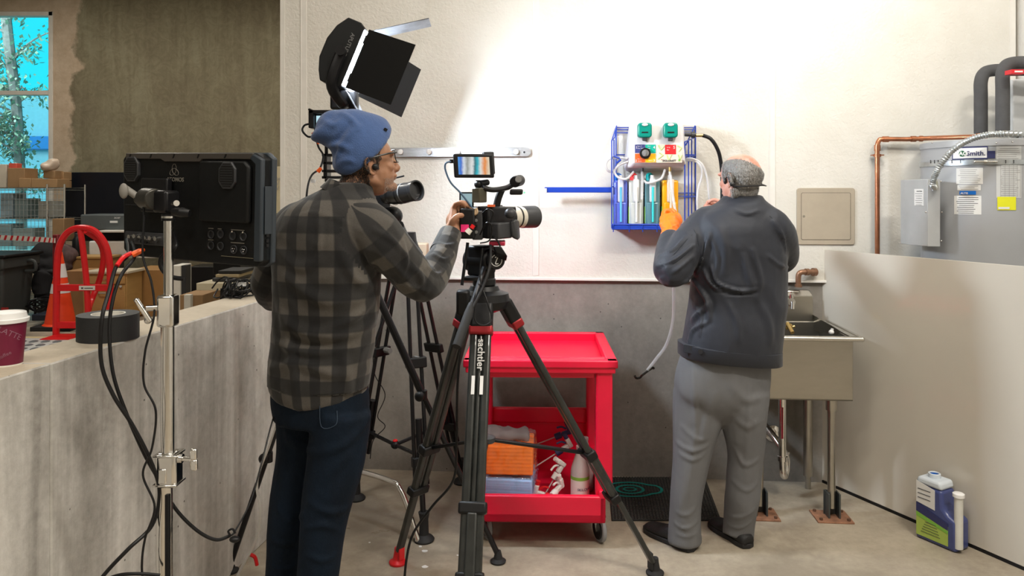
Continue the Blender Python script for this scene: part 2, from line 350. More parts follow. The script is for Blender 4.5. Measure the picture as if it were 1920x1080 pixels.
# far wall with its window
FY = 12.0; wx0, wx1, wz0, wz1 = -9.6, P(100, 0, FY).x, 0.6, P(0, 22, FY).z
def farmat():
    m, nt, b = ntree('far_wall_concrete'); tc = node(nt, 'ShaderNodeTexCoord'); g = tc.outputs['Object']
    a = noisen(nt, g, 0.9, 8, 0.65, (1, 1, 1), 0.8); s = noisen(nt, g, 1.8, 6, 0.65, (2.4, 2.4, 0.28), 0.8)
    mx = node(nt, 'ShaderNodeMix'); mx.inputs[0].default_value = 0.55; lnk(nt, a.outputs[0], mx.inputs[2]); lnk(nt, s.outputs[0], mx.inputs[3])
    c = ramp(nt, mx.outputs[0], [(0.38, (0.17, 0.135, 0.085)), (0.52, (0.23, 0.20, 0.125)), (0.66, (0.31, 0.285, 0.19))]).outputs[0]
    sw = noisen(nt, g, 5, 8, 0.7, (1, 1, 1), 2.5); c = mixc(nt, 0.25, c, ramp(nt, sw.outputs[0], [(0.35, (0.12, 0.10, 0.06)), (0.65, (0.38, 0.345, 0.235))]).outputs[0])
    sx = node(nt, 'ShaderNodeSeparateXYZ'); lnk(nt, g, sx.inputs[0]); q = noisen(nt, g, 1.3, 6, 0.6)
    ad = node(nt, 'ShaderNodeMath', operation='MULTIPLY_ADD'); ad.inputs[1].default_value = 0.9; lnk(nt, q.outputs[0], ad.inputs[0]); lnk(nt, sx.outputs[0], ad.inputs[2])
    k = node(nt, 'ShaderNodeMapRange'); k.inputs[1].default_value = -6.60; k.inputs[2].default_value = -6.53; k.inputs[3].default_value = 1; k.inputs[4].default_value = 0; lnk(nt, ad.outputs[0], k.inputs[0])
    pn = noisen(nt, g, 4, 6, 0.7); pc = ramp(nt, pn.outputs[0], [(0.3, (0.46, 0.34, 0.235)), (0.7, (0.66, 0.53, 0.40))])
    lnk(nt, mixc(nt, k.outputs[0], c, pc.outputs[0]), b.inputs['Base Color']); b.inputs['Roughness'].default_value = 0.85
    bp = node(nt, 'ShaderNodeBump'); bp.inputs['Strength'].default_value = 0.3; bp.inputs['Distance'].default_value = 0.02; lnk(nt, sw.outputs[0], bp.inputs['Height']); lnk(nt, bp.outputs[0], b.inputs['Normal']); return m
mb = MB(); mb.bb((wx1, FY, 0), (xl+0.1, FY+0.25, 5.2)); mb.bb((-11, FY, 0), (wx0, FY+0.25, 5.2)); mb.bb((wx0, FY, 0), (wx1, FY+0.25, wz0)); mb.bb((wx0, FY, wz1), (wx1, FY+0.25, 5.2))
struct(mb, 'wall_far', farmat(), label='dark mottled concrete wall at the far end beside the window')
win = thing('window_1', 'tall pale framed window at far left looking onto a tree', None, (wx1-1, FY, wz0)); win['kind'] = 'structure'
FRAME = mat('pale_grey_frame', (0.74, 0.70, 0.64), 0.5)
mb = MB(); t = 0.07; zm = P(0, 174, FY).z
mb.bb((wx0, FY-0.02, wz0), (wx0+t, FY+0.12, wz1)); mb.bb((wx1-t, FY-0.02, wz0), (wx1, FY+0.12, wz1)); mb.bb((wx0, FY-0.02, wz1-t), (wx1, FY+0.12, wz1)); mb.bb((wx0, FY-0.02, wz0), (wx1, FY+0.12, wz0+t)); mb.bb((wx0, FY-0.01, zm-0.035), (wx1, FY+0.11, zm+0.035))
mb.build('window_frame', FRAME, win, 0.006)
MB().bb((wx0, FY+0.05, wz0), (wx1, FY+0.06, wz1)).build('pane', PANE, win)
# outside the window
bl = MB().bb((-22, 26, -0.5), (-11.5, 27, 5.0)); tag(bl.build('office_building', mat('pale_blue_render', (0.34, 0.60, 0.68), 0.8)), 'pale low building beyond the tree outside the window', 'building')
tag(MB().bb((-17.0, 25.6, 3.1), (-15.0, 26.0, 3.55)).build('awning', mat('blue_canvas', (0.03, 0.22, 0.55), 0.7), None, 0.03), 'small bright blue awning on the pale building outside', 'awning')
tag(MB().bb((-24, 12.7, -0.6), (-3, 40, -0.1)).build('ground', mat('outdoor_ground', (0.3, 0.34, 0.3), 0.9)), 'pale ground outside the window', kind='structure')
tree = thing('tree', 'slim leafy tree just outside the far window', 'tree', P(36, 363, 17).xy.to_3d())
TY = 17.0; trunk = [P(40, 420, TY), P(38, 330, TY), P(34, 250, TY), P(30, 190, TY+.1), P(20, 110, TY), P(12, 40, TY), P(5, -40, TY)]
mb = MB(); mb.tube([trunk[0]-Z_*1.4]+cr(trunk, 4), 0.11, 8)
brs = []
for k in range(26):
    i = random.uniform(0.5, 5.5); a = trunk[int(i)].lerp(trunk[int(i)+1], i-int(i)); an = random.uniform(-0.4, 1.1)*(1 if random.random() < .5 else -1)
    d = V((math.sin(an)*1.2+random.choice((-.7, .7)), random.uniform(-.6, .6), random.uniform(0.1, .8))); e = a+d*random.uniform(0.4, 1.0)
    brs.append((a, e)); mb.tube(cr([a, a.lerp(e, .5)+V((0, 0, .1)), e], 4), [0.03-0.02*q/8 for q in range(9)], 5)
mb.build('trunk', mat('grey_bark', (0.12, 0.13, 0.12), 0.9, var=.3, vscale=12), tree)
mb = MB()
for a, e in brs:
    for k in range(85):
        c = a.lerp(e, random.uniform(0.25, 1.15))+V([random.gauss(0, .16) for _ in range(3)]); u = V([random.uniform(-1, 1) for _ in range(3)]).normalized(); w, q = perp(u); s = random.uniform(.045, .095)
        mb.add([c-u*s, c+w*s*.5, c+u*s, c-w*s*.5], [(0, 1, 2, 3)])
lf = mb.build('foliage', mat('leaf_green', (0.20, 0.31, 0.22), 0.5, var=.45, vscale=5), tree, smooth=0); lf['kind'] = 'stuff'
area('daylight', (-13, 14.5, 6.5), (-14, 26, 2), 5, 900, (0.85, 0.97, 1))
area('daylight_tree', (-9, 13.2, 5.5), (-11.5, 17, 3), 2, 90, (0.9, 1, 1))
# ------------------------------------------------------------------ far bay, seen over the low wall
def fl(px, D): return V(((px-960)/F*D, D, 0))
def simple(mb, name, m, label, cat, group=None, bevel=0, smooth=35): return tag(mb.build(name, m, None, bevel, smooth), label, cat, group)
# hand truck
D = 8.3; ht = thing('hand_truck', 'red tubular hand truck with a rounded top handle standing beside the cone', 'hand truck', fl(150, D))
R_ = 0.042
def Q(px, py, d=0): return P(px, py, D+d)
hoop = [Q(105, 632), Q(106, 560), Q(107, 500), Q(112, 460), Q(128, 435), Q(152, 427), Q(178, 434), Q(198, 460), Q(206, 500), Q(206, 560), Q(206, 625)]
MB().tube(cr(hoop, 6), 0.036, 10).build('handle', REDPAINT, ht)
MB().tube(cr([Q(150, 429), Q(156, 470), Q(163, 540), Q(166, 620)], 6), 0.032, 10).build('centre_post', REDPAINT, ht)
MB().tube(cr([Q(160, 433, .1), Q(185, 452, .3), Q(194, 480, .4), Q(188, 520, .4), Q(172, 562, .3), Q(166, 580, .1)], 6), 0.032, 10).build('brace', REDPAINT, ht)
cb = MB().pb(106, 534, 207, 546, D-.03, D+.02).build('crossbar', REDPAINT, ht, 0.004)
mb = MB().pb(148, 536, 178, 544, D-.036, D-.031); lb = mb.build('plate_label', OFFW, cb); tag(lb, 'small white maker label')
MB().pb(152, 539, 156, 541.5, D-.038, D-.036).pb(158, 539.6, 174, 541, D-.038, D-.036).build('print', TEXT, lb)
MB().pb(106, 604, 206, 616, D-.03, D+.02).build('lower_bar', REDPAINT, ht, 0.004)
MB().bb((Q(106, 0).x, D-.3, 0), (Q(206, 0).x, D+.02, 0.02)).build('toe_plate', REDPAINT, ht, 0.004)
# traffic cone
D = 8.75; cn = thing('traffic_cone', 'orange traffic cone with two white reflective bands on a black base', 'traffic cone', fl(113, D))
c0 = fl(113, D); hC = 0.90
def cr_(z): return 0.165+(0.022-0.165)*((z-0.05)/(hC-0.05))
CONE = mat('fluorescent_orange_vinyl', (0.95, 0.07, 0.015), 0.45)
MB().lathe([(0.19, 0.045), (0.175, 0.06)]+[(cr_(z), z) for z in (0.07, 0.3, 0.6, hC-0.01)]+[(0.012, hC)], c0).build('cone_body', CONE, cn)
MB().lathe([(cr_(z)+0.003, z) for z in (0.42, 0.53)], c0, caps=False).build('reflective_band', WHITE, cn)
MB().lathe([(cr_(z)+0.003, z) for z in (0.60, 0.76)], c0, caps=False).build('reflective_band', WHITE, cn)
MB().box(c0+V((0, 0, .025)), (0.46, 0.4, .05)).build('cone_base', RUBBER, cn, 0.006)
# wheeled bin
D = 9.0; bn = thing('waste_bin', 'dark grey wheeled waste bin with a lidded rim and rear handle, at far left', 'bin', fl(15, D))
BIN = mat('bin_plastic', (0.045, 0.05, 0.05), 0.5)
a, b = P(-78, 600, D), P(16, 600, D); c, d = P(-92, 482, D-.05), P(30, 482, D-.05)
mb = MB().hexa([V((a.x, D-.1, .06)), V((b.x, D-.1, .06)), V((b.x, D+.4, .06)), V((a.x, D+.4, .06)), V((c.x, D-.16, c.z)), V((P(22, 0, D).x, D-.16, c.z)), V((P(22, 0, D).x, D+.45, c.z)), V((c.x, D+.45, c.z))])
mb.build('body', BIN, bn, 0.03)
MB().bb((c.x-.02, D-.2, c.z-.14), (P(27, 0, D).x, D+.5, c.z)).build('rim', BIN, bn, 0.02)
MB().bb((c.x-.03, D-.22, c.z), (P(32, 0, D).x, D+.52, c.z+.035)).build('lid', BLACK, bn, 0.012)
MB().tube(cr([P(46, 488, D+.25), P(64, 490, D+.25), P(66, 506, D+.25), P(48, 508, D+.25)], 4), .022, 8).build('handle', BIN, bn)
tag(MB().pb(2, 577, 14, 584, D-.125, D-.105).build('sticker', mat('dull_red_print', (0.35, 0.02, 0.02), .6), bn), 'dull red sticker')
for s in (P(-70, 0, D).x, P(8, 0, D).x): MB().cyl((s-.03, D+.3, .1), (s+.03, D+.3, .1), .1).build('wheel', RUBBER, bn)
# wire shelving with goods
D = 10.4; sx0, sx1, sxm = P(-60, 0, D).x, P(121, 0, D).x, P(82, 0, D).x; zt = P(0, 352, D).z
sh = thing('wire_shelving', 'chrome wire mesh shelving unit under the far window, loaded with boxes', 'shelving', fl(40, D))
for (x, y) in ((sx0, D), (sx1, D), (sxm+.05, D), (sx0, D+.5), (sx1, D+.5)): MB().cyl((x, y, 0), (x, y, zt+.05), .014, n=8).build('post', CHROME, sh)
for z in (0.15, 0.62, P(0, 410, D).z, zt):
    mb = MB()
    for y in (D, D+.5): mb.cyl((sx0, y, z), (sx1, y, z), .006, n=6); mb.cyl((sx0, y, z-.03), (sx1, y, z-.03), .005, n=6)
    for k in range(25): x = sx0+(sx1-sx0)*k/24; mb.cyl((x, D, z), (x, D+.5, z), .003, n=4)
    mb.build('shelf', CHROME, sh)
mb = MB(); x = sx0
while x < sx1: mb.cyl((x, D-.01, .12), (x, D-.01, zt), .0028, n=4); x += .052
z = .15
while z < zt: mb.cyl((sx0, D-.012, z), (sx1, D-.012, z), .0028, n=4); z += .075
mb.build('mesh_panel', GALV, sh)
def bx(px0, py0, px1, py1, d, dep, m, name, label, cat, group=None, bevel=.006):
    return simple(MB().pb(px0, py0, px1, py1, d, d+dep), name, m, label, cat, group, bevel)
PALEB = mat('pale_blue_storage_plastic', (0.42, 0.56, 0.62), .4); 
bx(-30, 308, 12, 352, 10.5, .3, mat('white_carton', (.66, .6, .5), .8), 'carton', 'white carton at the far left end of the shelf top', 'box')
bx(14, 315, 46, 352, 10.45, .3, CARD, 'carton', 'open brown carton with a red and white pack in it, on shelf top', 'box')
o = bx(16, 306, 31, 320, 10.5, .12, mat('red_white_pack', (.7, .12, .08), .5), 'snack_pack', 'small red and white pack sticking out of the open carton', 'pack')
bx(35, 334, 58, 352, 10.42, .3, mat('tan_cardboard', (.42, .26, .13), .8), 'carton', 'low brown carton, left of the joined pair on the shelf', 'box')
bx(58.5, 335, 107, 352, 10.42, .3, MATS['tan_cardboard'], 'carton', 'wide low brown carton in the middle of the shelf top', 'box')
bx(81, 320, 103, 334.6, 10.45, .2, CARD, 'carton', 'small carton under the bagged pack at the shelf end', 'box')
bx(104, 322, 119, 338, 10.6, .2, MATS['tan_cardboard'], 'carton', 'plain brown carton at the right end of the shelf top', 'box')
bx(104, 338.5, 119, 352, 10.6, .2, CARD, 'carton', 'brown carton beneath another at the right shelf end', 'box')
mb = MB().ell(P(99, 308, 10.5), (.10, .08, .085)); bagm = remesh(mb.ell(P(88, 312, 10.45), (.075, .08, .06)), 'bag', .02, 3); fold(bagm, [], .012, (9, 9, 9))
tag(link(bagm, 'plastic_bag', FILM and mat('pale_bag_film', (.62, .5, .4), .3)), 'crumpled translucent bag on top of the small shelf carton', 'bag')
for i, (x0, y0, x1, y1, cc) in enumerate(((0, 362, 24, 408, (.38, .5, .58)), (27, 372, 52, 408, (.3, .4, .42)), (72, 377, 100, 408, (.5, .5, .45)), (-25, 420, 20, 462, (.36, .55, .62)), (24, 428, 60, 462, (.45, .6, .62)))):
    bx(x0, y0, x1, y1, 10.6, .3, mat('tub_%d' % i, cc, .4), 'storage_tub', 'pale %s storage tub behind the mesh, %s' % (('blue', 'grey', 'cream', 'sky blue', 'mint')[i], ('upper shelf far left', 'upper shelf second from left', 'upper shelf near the post', 'lower shelf far left', 'lower shelf second from left')[i]), 'tub', 'tubs in the wire shelving')
bx(98, 410, 120, 452, 10.3, .25, CARD, 'carton', 'brown carton standing upright by the black panel edge', 'box')
# black display panel, printer, cabinets
D = 10.9; tv = thing('display_panel', 'large black flat display panel leaning on the far wall', 'display', fl(180, D))
MB().pb(120, 323, 330, 452, D, D+.06).build('screen', mat('black_glossy_panel', (.006, .007, .012), .3), tv, .006)
for px in (150, 300): MB().pb(px, 450, px+8, 610, D, D+.05).build('leg', BLACKM, tv)
D = 9.9
cab = thing('storage_cabinet', 'low maple storage cabinet standing behind the hand truck', 'cabinet', fl(180, D))
MAPLE = mat('maple_laminate', (.50, .30, .11), .5, var=.1, vscale=3, stretch=(1, 1, 6)); MAPLED = mat('dark_maple_laminate', (.40, .22, .08), .5, var=.1, vscale=3)
def pbz(mb, x0, x1, d, dep, z0, z1): a = P(x0, 0, d).x; b = P(x1, 0, d).x; return mb.bb((a, d, z0), (b, d+dep, z1))
zc = P(0, 485, D).z
pbz(MB(), 118, 198, D, .35, 0, zc).build('body', MAPLED, cab, .004); pbz(MB(), 116, 200, D-.02, .38, zc, zc+.03).build('top', MAPLE, cab, .004)
D = 9.2; cab2 = thing('drawer_pedestal', 'maple drawer pedestal with a drawer and lockable door, below the monitor', 'cabinet', fl(195, D))
zc = P(0, 513, D).z
pbz(MB(), 156, 238, D, .38, 0.03, zc).build('body', MAPLE, cab2, .004); pbz(MB(), 154, 240, D-.03, .42, zc, zc+.03).build('top', mat('pale_worktop', (.62, .55, .42), .5), cab2, .004)
zd = P(0, 532, D).z
dr = pbz(MB(), 160, 234, D-.02, .02, zd, zc-.03).build('drawer', MAPLE, cab2, .003)
MB().tube([P(184, 524, D-.02), P(185, 525.5, D-.06), P(198, 525.5, D-.06), P(199, 524, D-.02)], .008, 6).build('handle', CHROME, dr)
dd = pbz(MB(), 160, 234, D-.02, .02, .08, zd-.02).build('door', MAPLE, cab2, .003)
MB().tube([P(184, 548, D-.02), P(185, 549.5, D-.06), P(198, 549.5, D-.06), P(199, 548, D-.02)], .008, 6).build('handle', CHROME, dd)
MB().cyl(P(226, 537, D-.02), P(226, 537, D-.04), .015).build('lock', CHROME, dd)
D = 9.6
simple(pbz(MB(), 240, 330, D, .6, 0, P(0, 506, D).z), 'filing_cabinet', MAPLED, 'tall maple cabinet partly hidden behind the chrome stand', 'cabinet', None, .006)
simple(pbz(MB(), 122, 156, 9.5, .4, 0, P(0, 508, 9.5).z), 'carton', mat('kraft_carton', (.38, .21, .09), .8), 'tall brown carton standing on the floor beside the cone', 'box', None, .006)
tb = thing('printer_desk', 'long white desk under the printer in the far bay', 'desk', fl(200, 10.2))
pbz(MB(), 203, 330, 10.3, .55, P(0, 482, 10).z-.04, P(0, 482, 10).z).build('top', OFFW, tb, .004)
for px in (197, 325): pbz(MB(), px, px+4, 10.35, .45, 0, P(0, 482, 10).z-.04).build('leg', GREY, tb)
D = 10.3; pr = thing('printer', 'dark grey desktop printer on the white desk, paper tray open', 'printer', P(195, 482, D))
PRT = mat('printer_plastic', (.10, .115, .12), .5)
MB().pb(150, 402, 262, 432, D, D+.5).build('body', PRT, pr, .02); MB().pb(166, 452, 260, 482, D-.02, D+.45).build('base', WHITE, pr, .02)
MB().pb(155, 432, 262, 452, D+.1, D+.5).build('paper_slot', BLACK, pr, .01)
MB().pb(186, 432, 258, 436, D-.15, D+.2).build('paper_tray', OFFW, pr, .004)
text_mb(MB(), 'acer', P(214, 410, D-.004), X_, Z_, .05).build('lettering', WTEXT, pr)
MB().pb(206, 414, 220, 418, D-.01, D).build('button_strip', WHITE, pr)
bt = thing('drink_bottle', 'tall black drink bottle on the maple cabinet', 'bottle', P(145, 484, 9.9))
b0 = P(144, 485, 9.95); MB().lathe([(.05, .03), (.055, .04), (.055, .25), (.03, .29), (.024, .30)], b0).build('body', BLACK, bt); MB().lathe([(.026, .30), (.026, .335), (.02, .34)], b0).build('cap', DGREY, bt)
# heap of dark clothing on a chair between bin and cone
ch = thing('padded_chair', 'black chair behind the bin, draped with a dark coat', 'chair', fl(80, 9.7))
MB().pb(62, 505, 100, 515, 9.6, 10.1).build('seat', RUBBER, ch, .03)
for px in (66, 96):
    for d in (9.65, 10.05): MB().cyl(fl(px, d), V((fl(px, d).x, d, .55)), .015, n=8).build('leg', BLACKM, ch)
MB().pb(66, 462, 98, 506, 10.05, 10.12).build('backrest', RUBBER, ch, .03)
mb = MB().ell(P(88, 480, 9.85), (.2, .2, .17)).ell(P(78, 497, 9.75), (.2, .2, .1)).ell(P(96, 510, 9.75), (.12, .15, .2)).ell(P(80, 535, 9.6), (.09, .12, .2)).ell(P(86, 560, 9.6), (.04, .08, .13))
cm = remesh(mb, 'coat', .02, 2); fold(cm, [], .03, (5, 5, 4)); tag(link(cm, 'coat', mat('black_cloth', (.012, .012, .014), .9)), 'crumpled black coat heaped over the chair back', 'coat')
mb = MB().ell(P(125, 478, 9.9), (.14, .15, .14)).ell(P(118, 498, 9.85), (.1, .12, .1)); cm = remesh(mb, 'jacket', .02, 2); fold(cm, [], .02, (6, 6, 6))
tag(link(cm, 'jacket', mat('dull_plaid_cloth', (.10, .065, .065), .9, var=.6, vscale=9)), 'dull brown checked jacket heaped on the maple cabinet', 'jacket')
# barrier tape
mb = MB(); pts = cr([P(-30, 444, 9.3), P(40, 447, 9.3), P(104, 451, 9.3)], 14)
for i in range(len(pts)-1):
    a, b = pts[i], pts[i+1]; mb.mat(0); mb.add([a-Z_*.03, b-Z_*.03, b+Z_*.03, a+Z_*.03], [(0, 1, 2, 3)])
    if i % 2 == 0:
        m = a.lerp(b, .0); mb.mat(1); o = V((0, -.002, 0)); k = b-a
        mb.add([a-Z_*.03+o, a+k*.75-Z_*.03+o, b+k*.25+Z_*.03+o, a+k*.5+Z_*.03+o], [(0, 1, 2, 3)])
tag(mb.build('barrier_tape', [OFFW, mat('red_tape', (.6, .02, .03), .5)], smooth=0), 'red and white striped barrier tape stretched above the bin', 'tape')
tag(MB().pb(98, 440, 108, 632, 9.35, 9.42).build('barrier_post', mat('maroon_post', (.2, .015, .02), .5), None, .01), 'slim maroon post holding the striped tape', 'post')
# floor junk and tactile mat
simple(MB().pb(59, 590, 92, 602, 8.9, 9.2), 'equipment_case', mat('dark_blue_case', (.01, .015, .03), .5), 'flat black case on the floor left of the cone', 'case', None, .01)
mb = MB()
for k in range(5): mb.tube([P(75, 578, 9.3)+V((math.cos(t)*(.12+.03*k)+.02*k, math.sin(t)*.12, .05*math.sin(2*t+k)+.02*k)) for t in [i*.5 for i in range(14)]], .012, 6)
simple(mb, 'cable_tangle', BLACKM, 'loose tangle of dark cables on the floor behind the cone', 'cable')
g0, g1 = fl(60, 7.55).x, fl(130, 8.1).x
mt = thing('tactile_mat', 'grey studded floor mat edged in yellow beyond the low wall', 'floor mat', (-6, 7, 0))
MB().bb((-5.9, 5.2, .002), (-4.1, 8.1, .012)).build('base', mat('grey_mat', (.5, .5, .49), .6), mt)
mb = MB()
for j in range(14):
    for i in range(14):
        x = -5.75+.125*i+.06*(j % 2); y = 5.5+j*.185
        if x < -4.15: mb.ell((x, y, .012), (.042, .06, .014), n=8, m=5)
st = mb.build('stud', mat('dark_stud', (.13, .13, .14), .5), mt); st['kind'] = 'stuff'
MB().bb((-5.9, 8.1, .002), (-4.1, 8.17, .016)).build('edge_strip', mat('yellow_strip', (.72, .6, .35), .5), mt)
# whiteboard with notes, and the side table with books
wb = thing('whiteboard', 'cream whiteboard with faint handwriting hung by the wall opening', 'whiteboard', P(505, 400, 11.4))
MB().pb(494, 312, 560, 400, 11.4, 11.43).build('board', mat('cream_board', (.58, .50, .33), .5), wb, .004)
mb = MB(); 
for i, s in enumerate(('3', 'Mon/', 'Tu/', 'Th/')): text_mb(mb, s, P(509, 325+i*9+(4 if i else 0), 11.39), X_, Z_, .085)
mb.build('handwriting', GTEXT, wb)
fp = MB().bb((P(494, 0, 11.45).x, 11.44, 0), (P(560, 0, 11.45).x, 11.6, P(0, 405, 11.45).z)).build('easel_panel', GREY, wb)
D = 5.2; zt = P(0, 531, D).z
tbl = thing('side_table', 'pale laminate side table behind the low wall', 'table', fl(430, D))
a = P(368, 531, D).x; b = P(470, 0, D).x
MB().hexa([V((a, D, zt-.05)), V((b, D, zt-.05)), V((b, D+.9, zt-.05)), V((a+.05, D+.9, zt-.05)), V((a, D, zt)), V((b, D, zt)), V((b, D+.9, zt)), V((a+.05, D+.9, zt))]).build('top', mat('pale_laminate', (.6, .53, .38), .5), tbl, .003)
for (x, y) in ((a+.2, D+.1), (b-.05, D+.1), (a+.2, D+.8), (b-.05, D+.8)): MB().cyl((x, y, 0), (x, y, zt-.05), .02).build('leg', BLACKM, tbl)
dkm = mat('book_cloth', (.02, .02, .02), .6)
for i, (x0, x1, h, m, lb) in enumerate(((400, 445, 5, DGREY, 'lowest dark book of the pile on the side table'), (404, 448, 6, mat('buff_book', (.5, .4, .24), .7), 'buff book in the middle of the side table pile'), (407, 450, 5, dkm, 'black book on top of the side table pile'))):
    z = zt+.004+.024*i; u = P(x0, 0, D+.1).x; w_ = P(x1, 0, D+.1).x
    simple(MB().bb((u, D+.08+.02*i, z), (w_, D+.4, z+.022)), 'book', m, lb, 'book', 'books piled on the side table', .003)
simple(MB().bb((P(399, 0, D+.5).x, D+.5, zt+.002), (P(450, 0, D+.5).x, D+.75, zt+.2)), 'control_box', BLACK, 'black control box standing on the side table', 'box', None, .008)
simple(pbz(MB(), 340, 349, 7.0, .1, 0, P(0, 498, 7).z), 'steel_upright', DGREY, 'dark upright post beyond the low wall under the monitor', 'post')
simple(pbz(MB(), 337, 380, 6.6, .4, 0, P(0, 553, 6.6).z), 'carton', CARD, 'open brown carton on the floor beyond the low wall', 'box', None, .006)
simple(pbz(MB(), 345, 357, 6.5, .05, 0, P(0, 553, 6.5).z), 'paper_ream', OFFW, 'white paper pack in front of the open carton', 'paper')
simple(pbz(MB(), 352, 470, 9.0, .4, 0, P(0, 500, 9).z), 'equipment_rack', BLACK, 'black equipment rack in shadow beyond the low wall', 'rack', None, .01)
simple(pbz(MB(), 320, 338, 8.5, .3, 0, P(0, 498, 8.5).z), 'paper_stack_box', OFFW, 'white box with a green mark beside the chrome stand pole', 'box', None, .006)
# ------------------------------------------------------------------ on the low wall
def onlow(px, D): return P(px, HZ, D).xy.to_3d()+Z_*HP
c = onlow(203, 2.475)
tp = thing('tape_roll', 'wide roll of black cloth tape lying flat on the low wall', 'tape', c)
r = .0935; MB().lathe([(.052, 0), (r, 0), (r, .082), (.052, .082)], c, n=48, caps=False).build('tape', mat('black_cloth_tape', (.022, .024, .027), .55, bump=.2, bscale=300), tp)
MB().lathe([(.052, 0), (.052, .083), (.047, .083), (.047, 0)], c, n=40, caps=False).build('core', OFFW, tp)
c = onlow(12, 2.10); c.x -= .0
cup = thing('coffee_cup', 'burgundy paper coffee cup with a white lid reading LATTE on the low wall', 'cup', c)
BURG = mat('burgundy_paper', (.15, .008, .035), .45)
h = .128; rb, rt = .040, .050
cb_ = MB().lathe([(rb-.002, .004), (rb, .0), (rb, .006), (rt, h)], c, n=48).build('cup_body', BURG, cup)
MB().lathe([(rt+.001, h-.008), (rt+.005, h-.008), (rt+.006, h+.002), (rt+.001, h+.004), (rt-.002, h+.018), (rt-.004, h+.019), (rt-.008, h+.015), (rt-.03, h+.013)], c, n=48).build('lid', WHITE, cup)
MB().lathe([(rb+.0005, 0), (rb+.0008, .004)], c, n=48, caps=False).build('foot_ring', OFFW, cup)
# lettering wrapped round the cup
def wraptext(txt, cen, ang, z, size, slope, name, m, par, rf):
    mb = text_mb(MB(), txt, (0, 0, 0), X_, Y_, size); out = MB(); cs, sn = math.cos(slope), math.sin(slope)
    pts = []
    for q in mb.v:
        x = q[0]*cs-q[1]*sn; y = q[0]*sn+q[1]*cs; R0 = rf(z+y); t = ang+x/R0; pts.append(cen+V((math.cos(t)*(R0+.0006+q[2]*.2), math.sin(t)*(R0+.0006+q[2]*.2), z+y)))
    out.add(pts, mb.f); return out.build(name, m, par)
cr2 = lambda z: rb+(rt-rb)*z/h
CUPT = mat('pink_grey_print', (.27, .12, .17), .6)
wraptext('LATTE', c, math.radians(-82), .103, .022, -.55, 'lettering', CUPT, cb_, cr2)
wraptext('coffee', c, math.radians(-80), .022, .014, .45, 'lettering', CUPT, cb_, cr2)
mb = MB()
for i in range(2): mb.tube([c+V((math.cos(t)*(cr2(zz)+.001), math.sin(t)*(cr2(zz)+.001), zz)) for t, zz in [(math.radians(-118)+.28*math.sin(s)*(1-.4*i), .062+.02*math.cos(s)*(1-.4*i)) for s in [k*.35 for k in range(19)]]], .0008, 5)
mb.build('emblem', mat('gold_print', (.4, .2, .05), .5), cb_)
# coil of cable at the far end of the wall
mb = MB(); c = onlow(462, 3.52); rnd = random.Random(3)
for k in range(26):
    cc = c+V((rnd.uniform(-.08, .05), rnd.uniform(-.1, .1), rnd.uniform(.01, .05))); rr = rnd.uniform(.025, .06); n_ = V((rnd.uniform(-1, 1), rnd.uniform(-1, .2), rnd.uniform(-.4, 1))).normalized(); u, w = perp(n_)
    pts = [cc+u*rr*math.cos(t)+w*rr*math.sin(t)+n_*.004*t for t in [i*.5 for i in range(14)]]
    pts = [V((q.x, q.y, max(q.z, HP+.006))) for q in pts]; mb.tube(pts, .0035, 6)
mb.tube(cr([c+V((.02, 0, .03)), c+V((.09, -.02, .01)), c+V((.13, .0, .02)), c+V((.17, -.02, .008)), c+V((.2, -.04, .01)), c+V((.23, -.03, .006))], 6), .0035, 6)
simple(mb, 'cable_coil', BLACK, 'tangled coil of thin black cable heaped on the low wall', 'cable')
simple(MB().box(c+V((0.0, -.06, .06)), (.04, .004, .018)), 'cable_tag', WHITE, 'small white tag on the tangled black cable', 'tag')
# ------------------------------------------------------------------ water heater corner
D = 3.78; hc = P(1842, HZ, D+.0).xy.to_3d(); hr = .275; hy = D+.0
zt = P(0, 262, D-.15).z
wh = thing('water_heater', 'tall grey cylindrical water heater with labels behind the white board', 'water heater', V((hc.x, D, 0)))
hc = V((hc.x, D, 0)); HG = mat('heater_grey_enamel', (.36, .37, .39), .35, 0, .03)
ORNG = 1
MB().lathe([(hr, .42), (hr, zt-.035), (hr+.004, zt-.035), (hr+.004, zt-.005), (hr-.01, zt), (.02, zt+.004)], hc, n=64).build('tank', HG, wh)
MB().lathe([(hr+.06, 0), (hr+.06, .03), (hr+.04, .03), (hr+.04, .40), (hr+.06, .42)], hc, n=32).build('stand', DGREY, wh)
def hp(px, py, e=.001):                        # point on the tank front under that sight line
    k = (px-960)/F; R0 = hr+e; A = k*k+1; B = -2*(k*hc.x+hc.y); C_ = hc.x**2+hc.y**2-R0*R0; dd = (-B-math.sqrt(max(B*B-4*A*C_, 0)))/(2*A); return P(px, py, dd)
def hlabel(x0, y0, x1, y1, e=.001, n=8):
    z1, z0 = hp((x0+x1)/2, y0).z, hp((x0+x1)/2, y1).z; mb = MB(); vs = []; 
    for i in range(n+1):
        q = hp(x0+(x1-x0)*i/n, y0, e); vs += [V((q.x, q.y, z0)), V((q.x, q.y, z1))]
    mb.add(vs, [(2*i, 2*i+2, 2*i+3, 2*i+1) for i in range(n)]); return mb
def htext(mb, txt, px, py, size, e=.002, bold=0):    # text bent round the tank
    o = hp(px, py, e); a0 = math.atan2(o.y-hc.y, o.x-hc.x); t = text_mb(MB(), txt, (0, 0, 0), X_, Y_, size, bold=bold)
    return mb.add([V((hc.x+math.cos(a0+q[0]/(hr+e))*(hr+e+q[2]*.3), hc.y+math.sin(a0+q[0]/(hr+e))*(hr+e+q[2]*.3), o.z+q[1])) for q in t.v], t.f)
LBL = mat('label_paper', (.72, .72, .71), .5)
